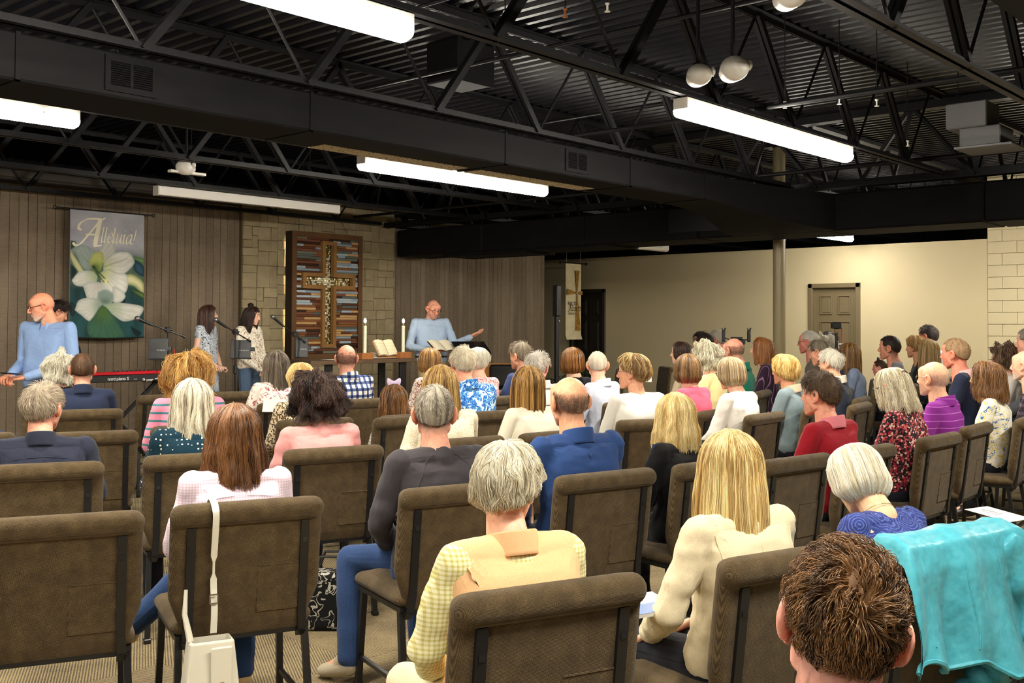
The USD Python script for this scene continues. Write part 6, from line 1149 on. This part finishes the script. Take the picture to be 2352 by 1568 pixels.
t = np.linspace(-1.9, 1.9, 24); ring = [np.stack([(.30+dr)*np.sin(t), -(.28+dr)*np.cos(t)+.05, z_+.10*np.cos(t/2)], -1) for dr, z_ in ((0, .45), (.02, .75), (.035, .75), (.015, .45), (0, .45))]; v, f = grid_mesh(np.array(ring)); obj('shell', trimesh.Trimesh(v, f), m_bent, wc); obj('cushion', soften(hull([((sx*.18, y, .46), (.07, .07, .05)) for sx in (-1, 1) for y in (-.1, .22)], ICO2), .05, 3), m_black, wc); obj('back_pad', soften(hull([((sx*.16, -.17, z_), (.05, .035, .05)) for sx in (-1, 1) for z_ in (.55, .78)], ICO2), .05, 3), m_black, wc)
for sx in (-1, 1):
    for y in (-.2, .25): obj('leg', bar((sx*.22, y, .44), (sx*.26, y*1.15, 0), .035), m_bent, wc, False)
# projector screen case
s0, s1 = on_y(361, 437, 10.25), on_y(772, 482, 10.25); pc_ = thing('projector_screen', 'long white rolled projector screen case under the ceiling', 'screen', (s0[0], 10.25, s0[2])); L_ = s1[0]-s0[0]
obj('case', soften(hull([((x_, y, z_), .012) for x_ in (0, L_) for y in (-.045, .045) for z_ in (-.04, .04)], ICO2), .5, 0), m_white, pc_, 40); obj('end_cap', bevel_box(L_+.008, L_+.02, -.06, .06, -.056, .056, .006), m_white, pc_, False); obj('end_cap', bevel_box(-.02, -.008, -.06, .06, -.056, .056, .006), m_white, pc_, False); obj('slot', box(.02, L_-.02, -.012, .012, -.0545, -.05), m_dark, pc_, False)
for x_ in (.4, L_-.4): obj('hanger', rod((x_, 0, .05), (x_, 0, CEIL-s0[2]), .004, 6), m_dark, pc_)
# emergency lamp heads
def egg(lab, px, py, D, r=.105, face=1, rot=0.):
    a = at_d(px, py, D); e_ = thing('emergency_lamp', lab, 'lamp', a, YAW+rot); 
    h = soften(hull([((-.05, 0, 0), (.085, .085, .075)), ((.06, 0, 0), (.07, .07, .06)), ((.12, 0, -.01), (.03, .04, .03))], ICO2), .03, 4); h.vertices *= r/.105; obj('housing', h, m_white, e_, True); obj('boss', lathe([(.03, 0), (.03, .012), (.018, .012), (.018, .02), (0, .02)], 16), m_white, e_); p_ = stage.GetPrimAtPath(f'{e_}/boss'); UsdGeom.Xformable(p_).AddTranslateOp().Set(Gf.Vec3d(-.05, -.082*r/.105, .02)); UsdGeom.Xformable(p_).AddRotateXOp().Set(90)
    obj('bracket', cat_([rod((0, 0, .05), (0, 0, max(CEIL-a[2], .1)), .012, 8), box(-.05, .05, -.04, .04, .06, .07)]), m_dark, e_)
egg('white egg shaped lamp head left of its twin', 1603, 176, 6.4, .095); egg('white egg shaped lamp head above the right tube light', 1683, 162, 6.2, .105); egg('white lamp head at the top edge of the picture', 1812, -8, 5.2, .1); egg('small white lamp head far above the projector screen', 428, 386, 9.6, .10)
stb = thing('mounting_rail', 'white mounting rail under the small far lamp head', 'rail'); a = at_d(430, 397, 9.6); obj('rail', bevel_box(a[0]-.18, a[0]+.18, a[1]-.03, a[1]+.03, a[2]-.012, a[2]+.012, .003), m_white, stb, False)
for lab, px, py, D in (('small white sprinkler head near the top light', 1160, 38, 5.6), ('small hanging clip with orange tag', 1298, 32, 5.8), ('small white sprinkler head above the centre', 1395, 20, 5.6), ('tiny white sprinkler head right of the lamp heads', 1803, 243, 7.5), ('tiny white tag on the dark deck at right', 1928, 234, 7.6), ('tiny white sprinkler head on the right pipe', 2014, 238, 7.3), ('tiny white sprinkler head near the grey register', 2085, 331, 8.8)):
    a = at_d(px, py, D); h_ = thing('sprinkler_head', lab, 'sprinkler', a); obj('body', lathe([(0, -.02), (.016, -.018), (.016, -.014), (.006, -.012), (.006, .02), (.012, .022), (.012, .03)], 10), plain('sprinkler_orange', C(190, 110, 50), .4) if 'orange' in lab else m_white, h_); obj('drop', rod((0, 0, .03), (0, 0, max(.06, CEIL-a[2])), .004, 5), m_dark, h_)
# ------------------------------------------------------------------ camera gear at the right rear
def tripod(lab, px, py, D, h=None):
    a = at_d(px, py, D); t = thing('tripod', lab, 'tripod', (a[0], a[1], 0)); obj('pole', rod((0, 0, .5), (0, 0, a[2]), .014, 8), m_blackmetal, t)
    for k in range(3): c = k*2.094; obj('leg', rod((0, 0, .75), (.32*math.cos(c), .32*math.sin(c), .01), .011, 6), m_blackmetal, t)
    return t, a
t, a = tripod('black tripod with two clamp arms behind the man in green', 1700, 785, 12.0)
Mz = rotz(YAW-math.pi/2); T2 = lambda m: turned(m, Mz, (0, 0, a[2]))
obj('head', T2(bevel_box(-.05, .05, -.05, .05, -.03, .03, .008)), m_black, t, False); obj('plate', T2(bevel_box(-.10, .02, -.04, .04, .03, .055, .004)), m_black, t, False); obj('arm', T2(cat_([bar((0, 0, .01), (.10, 0, .03), .014), bar((-.1, 0, .02), (-.19, 0, .05), .014)])), m_black, t, False)
for sx in (.1, -.19): obj('clamp', T2(cat_([bevel_box(sx-.018, sx+.018, -.015, .015, .0, .13, .005), bar((sx, 0, .10), (sx+.02, 0, .16), .016), bar((sx, 0, .10), (sx-.016, 0, .155), .012)])), m_black, t, False)
t, a = tripod('black pole with a small camera before the taupe door', 1921, 792, 12.2); T2 = lambda m: turned(m, Mz, (0, 0, a[2]))
obj('shaft', T2(rod((0, 0, -.1), (0, 0, .2), .016, 8)), m_blackmetal, t); obj('bracket', T2(bevel_box(-.02, .02, -.02, .02, .14, .19, .004)), plain('brass2', C(150, 130, 90), .4, .6), t, False); obj('camera_body', T2(bevel_box(-.055, .05, -.04, .04, .19, .265, .008)), m_black, t, False); obj('lens', T2(rod((0, .04, .228), (0, .10, .228), .03, 16)), m_black, t); obj('strap', T2(cat_([box(.055, .066, -.004, .004, .03, .2)])), plain('strap_red', C(214, 64, 50), .6), t, False)
obj('receiver', T2(bevel_box(.02, .075, -.012, .012, -.04, .02, .004)), m_white, t, False); obj('receiver_lens', T2(bevel_box(.028, .048, -.016, -.012, -.02, .0, .002)), m_black, t, False)
# ------------------------------------------------------------------ empty chairs
EMPTY = [(132, 1183, 'empty brown padded chair at the left edge, front of the aisle'), (205, 991, 'empty brown padded chair right of the man in the navy shirt'), (385, 906, 'empty brown padded chair between navy suit shirt and golden curls'), (545, 899, 'empty brown padded chair before the woman with golden curls'), (935, 956, 'empty brown padded chair right of the girl with the bow'),
         (1825, 1048, 'empty brown padded chair behind the denim jacket, left of the red sweater'), (1425, 848, 'empty brown padded chair left of the turned woman, rear row'), (1528, 842, 'empty brown padded chair with a white paper beside it'), (1972, 926, 'empty brown padded chair in front of the tweed jacket'), (2105, 856, 'empty brown padded chair before the young man in grey'), (1120, 898, 'empty brown padded chair before the tropical shirt'), (2010, 872, 'empty brown padded chair behind the woman with glossy hair')]
for (x, y, lab) in EMPTY: chair_px(x, y, lab)
def frame_of_chair(who):
    p = PEOPLE[who]; rz = p['rz']; f = np.array([-math.sin(rz), math.cos(rz)]); o = p['loc'][:2]-f*.02*(p['s']-1)
    return np.array([o[0], o[1], 0.]), rotz(rz), rz
def set_on(m, O, Rm): m = m.copy(); m.vertices = m.vertices@Rm.T+O; return m
# ---- white purse hung on the nearest row's chair
O, Rm, rz = frame_of_chair('woman in the lilac shirt')
m_purse = plain('white_leather', C(226, 222, 206), .45); m_purse_in = plain('purse_lining', C(96, 88, 76), .8)
pu = thing('purse', 'white leather purse hanging by its long strap on the lilac shirt chair', 'bag', O, rz)
def bx_(x): return x
xb = -.125
strap = [(xb, by(.85)+.045, .80), (xb, by(.85)+.035, .868), (xb, by(.85)-.0, .889), (xb, by(.85)-.05, .872), (xb+.001, by(.85)-.067, .83), (xb+.002, by(.7)-.052, .70), (xb+.004, by(.6)-.05, .60), (xb+.004, -.258, .52), (xb, -.265, .44)]
sp_ = bez(strap, 5); wd = np.where(sp_[:, 2] > .86, .012, np.where(np.abs(sp_[:, 2]-.66) < .03, .004, .011))
V = np.stack([np.stack([sp_[:, 0]+wd*q, sp_[:, 1]+.0, sp_[:, 2]], -1) for q in (-1, 1)], 0); v, f = grid_mesh(V); v2 = v-[0, .003, 0]
obj('strap', trimesh.Trimesh(np.vstack([v, v2]), np.vstack([f, f[:, ::-1]+len(v)]), process=False), m_purse, pu, False)
obj('buckle', cat_([bar((xb-.012, -.266, .57), (xb+.012, -.266, .57), .005), bar((xb-.012, -.266, .54), (xb+.012, -.266, .54), .005), bar((xb-.013, -.266, .54), (xb-.013, -.266, .57), .004), bar((xb+.013, -.266, .54), (xb+.013, -.266, .57), .004)]), plain('buckle_nickel', (.6, .58, .52), .25, 1.), pu, False)
def trap(x0, x1, y0, y1, z0, z1, tap): return hull([((x, y, z0), .012) for x in (x0, x1) for y in (y0, y1)]+[((x*1., y+tap*(0), z1), .008) for x in (x0+tap, x1-tap) for y in (y0+tap, y1-tap)])
ZP = .235
outer = trap(-.225, -.065, -.37, -.27, .012+ZP, .195+ZP, .015); inn = trap(-.212, -.078, -.357, -.283, .03+ZP, .25+ZP, .015)
obj('bag', tri(outer-inn), m_purse, pu, 50); obj('lining', tri(trap(-.213, -.077, -.358, -.282, .02+ZP, .11+ZP, .01)), m_purse_in, pu, 50)
obj('flap', bevel_box(-.155, -.085, -.392, -.382, .05+ZP, .19+ZP, .004), m_purse, pu, False); obj('clasp', bevel_box(-.128, -.112, -.397, -.39, .06+ZP, .075+ZP, .002), plain('buckle_gold', (.6, .45, .2), .3, 1.), pu, False)
obj('handle_end', tube([(xb-.095, -.28, .60), (xb-.10, -.29, .52), (xb-.085, -.32, .2+ZP)], [.006, .009, .012], 8), m_purse, pu)
O, Rm, rz = frame_of_chair('woman in polka dots')
ms_ = thing('bag_strap', 'mustard yellow bag strap over the polka dot woman\'s chair', 'strap', O, rz); xq = .11
sp_ = bez([(xq, by(.85)+.04, .82), (xq, by(.85)+.03, .868), (xq, by(.85)-.0, .889), (xq, by(.85)-.05, .872), (xq+.005, by(.85)-.067, .83), (xq+.012, by(.7)-.052, .70), (xq+.012, by(.6)-.05, .60)], 5); V = np.stack([sp_+[q*.010, 0, 0] for q in (-1, 1)], 0); v, f = grid_mesh(V); obj('strap', trimesh.Trimesh(np.vstack([v, v-[0, .003, 0]]), np.vstack([f, f[:, ::-1]+len(v)]), process=False), plain('mustard_leather', C(196, 152, 78), .5), ms_, False)
# ---- turquoise jacket over the chair beside the boy
p = PEOPLE['woman with the white bob']; O, Rm, rz = frame_of_chair('woman with the white bob'); O = O+Rm@np.array([-.09, 0, 0])
m_teal = ramp_mat('turquoise_nylon', {'v': ('noise_texture', {'scale': 40., 'detail': 2.})}, [('t.object', 'v.vector')], [(.3, C(70, 160, 178)), (.7, C(84, 174, 190))], 'v.fac', rough=.4, wr=.02)
jk = thing('jacket', 'turquoise nylon jacket draped over the chair beside the boy', 'jacket', O, rz)
nu, nv = 90, 70
u = np.linspace(-1, 1, nu); v_ = np.linspace(0, 1, nv); Uj, Vj = np.meshgrid(u, v_, indexing='ij')
b0 = by(.85)
prof = np.array([(b0+.062, .70), (b0+.060, .80), (b0+.052, .868), (b0+.018, .905), (b0-.03, .908), (b0-.072, .885), (b0-.088, .82), (b0-.088, .74), (b0-.094, .66), (b0-.10, .58), (b0-.105, .50)])
L_ = np.r_[0, np.cumsum(np.linalg.norm(np.diff(prof, axis=0), axis=1))]; L_ /= L_[-1]
hem = 1-.10*(.5-.5*np.sin(Uj*2.4+.2))-.035*np.cos(Uj*8)
Vt_ = Vj*hem; py_ = np.interp(Vt_, L_, prof[:, 0]); pz_ = np.interp(Vt_, L_, prof[:, 1]); bk_ = np.clip((Vt_-.35)/.65, 0, 1)
fold = np.sin(Uj*6.5+1.5*np.sin(Vj*3))*.6+np.sin(Uj*13+3*Vj)*.3+1.1*(meshkit.fbm(np.stack([Uj*2.5, Vj*2, 0*Uj], -1), 3, 2)-.5)
xj = Uj*(.275+.05*bk_+.24*bk_*np.clip(Uj, 0, 1))+.02*bk_*np.sin(Vj*9)
yj = py_-bk_*(.060*fold+.03)*(Vt_ > .3)-.0*Uj; zj = pz_+.006*fold*(1-bk_)*(np.abs(Uj) < .98)
top = np.stack([xj, yj, zj], -1)
edge_drop = np.clip((np.abs(Uj)-.93)/.07, 0, 1)**2; top[..., 2] -= .05*edge_drop*(1-bk_)
v, f = grid_mesh(top); nrm_ = trimesh.Trimesh(v, f, process=False).vertex_normals
obj('shell', trimesh.Trimesh(np.vstack([v, v-nrm_*.004]), np.vstack([f, f[:, ::-1]+len(v)]), process=False), m_teal, jk, True)
def limp(pts, r, nm):
    pth = bez(pts, 10); t = np.linspace(0, 1, len(pth)); m = tube(pth, r*(1+.12*np.sin(t*30)+.1*np.sin(t*13)), 20); n = meshkit.fbm(m.vertices*[22, 22, 9], 3, 4)-.5; m.vertices += (m.vertices-np.repeat([pth.mean(0)], len(m.vertices), 0))*[.0, .0, 0]+m.vertex_normals*n[:, None]*.035; m.vertices[:, 1] = (m.vertices[:, 1]-b0)*.8+b0; obj(nm, m, m_teal, jk, True)
limp([(.24, b0-.05, .86), (.31, b0-.10, .72), (.37, b0-.12, .56), (.44, b0-.13, .40), (.50, b0-.14, .22)], .065, 'sleeve')
limp([(.22, b0-.05, .60), (.15, b0-.08, .46), (.02, b0-.07, .40)], .06, 'sleeve')
for uu_ in (12, 40, 66):
    ln = top[uu_, 24:66]+[0, -.004, 0]; obj('seam', tube(ln, .0035, 5), m_teal, jk)
obj('hem_band', tube(top[2:-2, -1], .008, 6), m_teal, jk)
# ---- papers and books
def sheet(name, lab, cat, c, size, M, mat, lines=0, th=.0016):
    t = thing(name, lab, cat); m = bevel_box(-size[0]/2, size[0]/2, -size[1]/2, size[1]/2, -th/2, th/2, .0005); m.vertices = m.vertices@np.asarray(M).T+c; obj('sheet', m, mat, t, False)
    for k in range(lines):
        w_ = size[0]*(.22 if k == 0 else .36)*(1 if k % 3 else .7); y_ = size[1]*(.34-.09*k); l = box(-w_/2, w_/2, y_-.003, y_+.003, th/2, th/2+.0004); l.vertices = l.vertices@np.asarray(M).T+c; obj('print_line', l, plain('print_faint', C(150, 150, 152), .8), t, False)
    return t
m_paper = plain('paper_white', C(236, 232, 222), .7)
pn = PEOPLE['person in navy trousers']; cc = at_d(2292, 1180, 4.25)
sheet('paper_sheet', 'white printed sheet on the navy trousered knee at right', 'paper', cc, (.15, .20), rotz(YAW-math.pi/2+.55)@rotx(.10), m_paper, 5)
cc = at_d(634, 931, 8.05); sheet('bulletin', 'open white bulletin on the chair top behind the rose florals', 'paper', cc, (.20, .11), rotz(YAW-math.pi/2)@rotx(1.0), m_paper, 0)
cc = at_d(1490, 866, 9.9); sheet('paper_sheet', 'white card standing between the two empty rear chairs', 'paper', cc, (.055, .09), rotz(YAW-math.pi/2)@rotx(1.45), m_paper, 0)
pb = PEOPLE['long blonde woman']; 
mg = thing('magazine', 'blue and orange magazine on the lap of the long blonde woman', 'magazine'); cM = at_d(1466, 1386, 3.05); MM = rotz(YAW-math.pi/2+.5)@rotx(.12)
for k, (x0, x1, y0, y1, z0, z1, cm) in enumerate(((-.10, .10, -.07, .07, -.012, -.001, C(226, 222, 214)), (-.10, .10, -.07, -.005, -.001, .0, C(34, 84, 150)), (-.10, .0, -.005, .07, -.001, .0, C(176, 100, 44)), (.0, .10, -.005, .07, -.001, .0, C(232, 228, 224)))):
    m = box(x0, x1, y0, y1, z0, z1); m.vertices = m.vertices@MM.T+cM; obj('page_block' if k == 0 else 'cover_panel', m, plain(f'magazine_{k}', cm, .35), mg, False)
# ---- bag of black and white leaves under the charcoal chair row
cB = at_d(760, 1320, 5.2); tb_ = thing('tote_bag', 'black tote with white leaf pattern on the floor between chairs', 'bag', (cB[0], cB[1], 0), YAW-math.pi/2)
obj('bag', soften(hull([((sx*.11, y, z), .03) for sx in (-1, 1) for y in (-.05, .05) for z in (.03, .25)], ICO2), .04, 3), print_('leaf_tote', [(0, C(20, 20, 20)), (.52, C(176, 172, 160)), (.6, C(24, 24, 24))], 22., 1., 1.), tb_, True)
for sx in (-1, 1): obj('handle', tube([(sx*.0-.07, .06*sx, .27), (-.04, .06*sx, .36), (.04, .06*sx, .36), (.07, .06*sx, .27)], .008, 8), m_black, tb_)
# ---- things worn: parts of their wearers
def worn(who, nm, mesh, mat, label=None):
    p = PEOPLE[who]; m = mesh.copy(); m.vertices = p['xs'](m.vertices); return obj(nm, m, mat, p['path'], True, label=label)
bw = [hull([((0, 0, 0), .010), ((sx*.045, 0, .014), (.012, .014, .024)), ((sx*.04, 0, -.01), (.010, .014, .016))]) for sx in (-1, 1)]
b_ = soften(union(bw), .012, 2); b_.vertices += [.0, -.01, .135]; worn('girl with the lilac bow', 'hair_bow', b_, cloth('lilac_satin', C(214, 196, 226)), 'lilac hair bow')
b2_ = b_.copy(); b2_.vertices += [0, .03, -.005]; worn('baby with the dark bow', 'hair_bow', b2_, m_black, 'dark hair bow')
sc_ = tube([(.03*math.cos(a), -.142, -.21+.022*math.sin(a)) for a in np.linspace(0, 2*np.pi, 16, endpoint=False)], .010, 8, True); worn('woman in cream lace', 'neck_bow', sc_, cloth('taupe_ribbon', C(96, 80, 62)))
cl_ = soften(union([hull([((.0, -.118, .075), (.03, .012, .012)), ((.012, -.122, .062), .012)])]), .012, 2); worn('woman in the tweed jacket', 'hair_clip', cl_, plain('tortoise', C(70, 36, 26), .25))
er = cat_([tube([(.083, -.004, -.042), (.085, -.006, -.06), (.086, -.006, -.10)], [.0012, .0025, .004], 6)]); worn('woman in the peach vest', 'earring', er, plain('silver', (.75, .73, .7), .25, 1.))
a = np.linspace(-1.7, 1.7, 26); nk = tube(np.stack([.068*np.sin(a), -.036-.064*np.cos(a), -.165+.012*np.cos(a)], -1), .0012, 5); worn('woman with the white bob', 'necklace', nk, plain('gold_chain', (.55, .36, .16), .3, 1.))
ha = soften(hull([((-.086, -.028, .012), .009), ((-.084, -.034, -.012), .008)]), .01, 2); worn('man in the blue tropical shirt', 'hearing_aid', ha, plain('hearing_beige', C(170, 120, 96), .5))
# wing emblem on the blue quarter zip
pz = PEOPLE['man in the blue quarter zip']; s = pz['s']
wing = []
for sx in (-1, 1):
    for k in range(5): wing.append(affinity.rotate(affinity.translate(affinity.scale(sbox(0, -.5, 1, .5).buffer(.3), .020-.0022*k, .0028), sx*(.020-.0016*k), -.0042*k+.006), sx*(8-9*k)))
wing.append(Polygon([(-.006, .008), (.006, .008), (.007, -.004), (0, -.014), (-.007, -.004)])); gW = unary_union(wing)
tri_m = None
m = slab(gW, .004); 
J_ = pz['J']; back = trimesh.Trimesh(*[np.asarray(stage.GetPrimAtPath(pz['path']+'/shirt').GetAttribute(q).Get()) for q in ('points',)], faces=np.asarray(stage.GetPrimAtPath(pz['path']+'/shirt').GetAttribute('faceVertexIndices').Get()).reshape(-1, 3), process=False)
zc = (J_['chest'][2]+.055)*s
pv = m.vertices*s; X_ = pv[:, 0]; Z_ = zc+pv[:, 1]
bv = back.vertices; sel = bv[(bv[:, 1] < 0)]
from scipy.spatial import cKDTree
tr_ = cKDTree(sel[:, [0, 2]]); dd, ii = tr_.query(np.c_[X_, Z_], k=4); yb = (sel[ii, 1]/(dd+1e-4)).sum(1)/(1/(dd+1e-4)).sum(1)
m.vertices = np.c_[X_, yb-.004-pv[:, 2]*.6, Z_]; obj('wing_emblem', m, plain('emblem_thread', C(34, 56, 104), .6), pz['path']+'/shirt', False)
def back_points(who, xs, zs, part='shirt', off=.003):
    """points on the back of a garment at those places across and up (metres in the wearer's space)"""
    pp_ = PEOPLE[who]; g_ = stage.GetPrimAtPath(f"{pp_['path']}/{part}"); bv_ = np.asarray(g_.GetAttribute('points').Get(), float); sel_ = bv_[bv_[:, 1] < -.02]; k_ = cKDTree(sel_[:, [0, 2]]); xs, zs = np.asarray(xs, float)*pp_['s'], np.asarray(zs, float)*pp_['s']
    d_, i_ = k_.query(np.c_[xs, zs], k=4); y_ = (sel_[i_, 1]/(d_+1e-4)).sum(1)/(1/(d_+1e-4)).sum(1); return np.c_[xs, y_-off, zs]
def seam(who, xs, zs, r=.0026, part='shirt', nm='seam', mat=None):
    g_ = stage.GetPrimAtPath(f"{PEOPLE[who]['path']}/{part}"); mt_ = mat or UsdShade.MaterialBindingAPI(g_).GetDirectBinding().GetMaterial(); obj(nm, tube(back_points(who, xs, zs, part, .0), r, 6), mt_, f"{PEOPLE[who]['path']}/{part}", True)
t = np.linspace(0, 1, 12)
for sx in (-1, 1):
    seam('man in the charcoal shirt', sx*(.05+.13*t**.8), 1.035-.20*t**1.3); seam('long blonde woman', sx*(.165-.012*np.sin(t*3)), 1.0-.22*t); seam('man in the navy shirt', sx*(.185-.02*np.sin(t*3)), 1.0-.18*t)
seam('man in the navy shirt', np.linspace(-.17, .17, 16), .955+.012*np.cos(np.linspace(-2, 2, 16))); seam('woman in the lilac shirt', np.linspace(-.15, .15, 16), .955+.01*np.cos(np.linspace(-2, 2, 16)))
seam('man in the navy shirt', .02+.0*t, .955-.12*t, .004, nm='pleat'); seam('long blonde woman', 0*t, .98-.2*t, .002); seam('man in the blue quarter zip', np.linspace(-.10, .06, 14), .90-.05*np.sin(np.linspace(0, 3.1, 14)), .003, nm='crease')
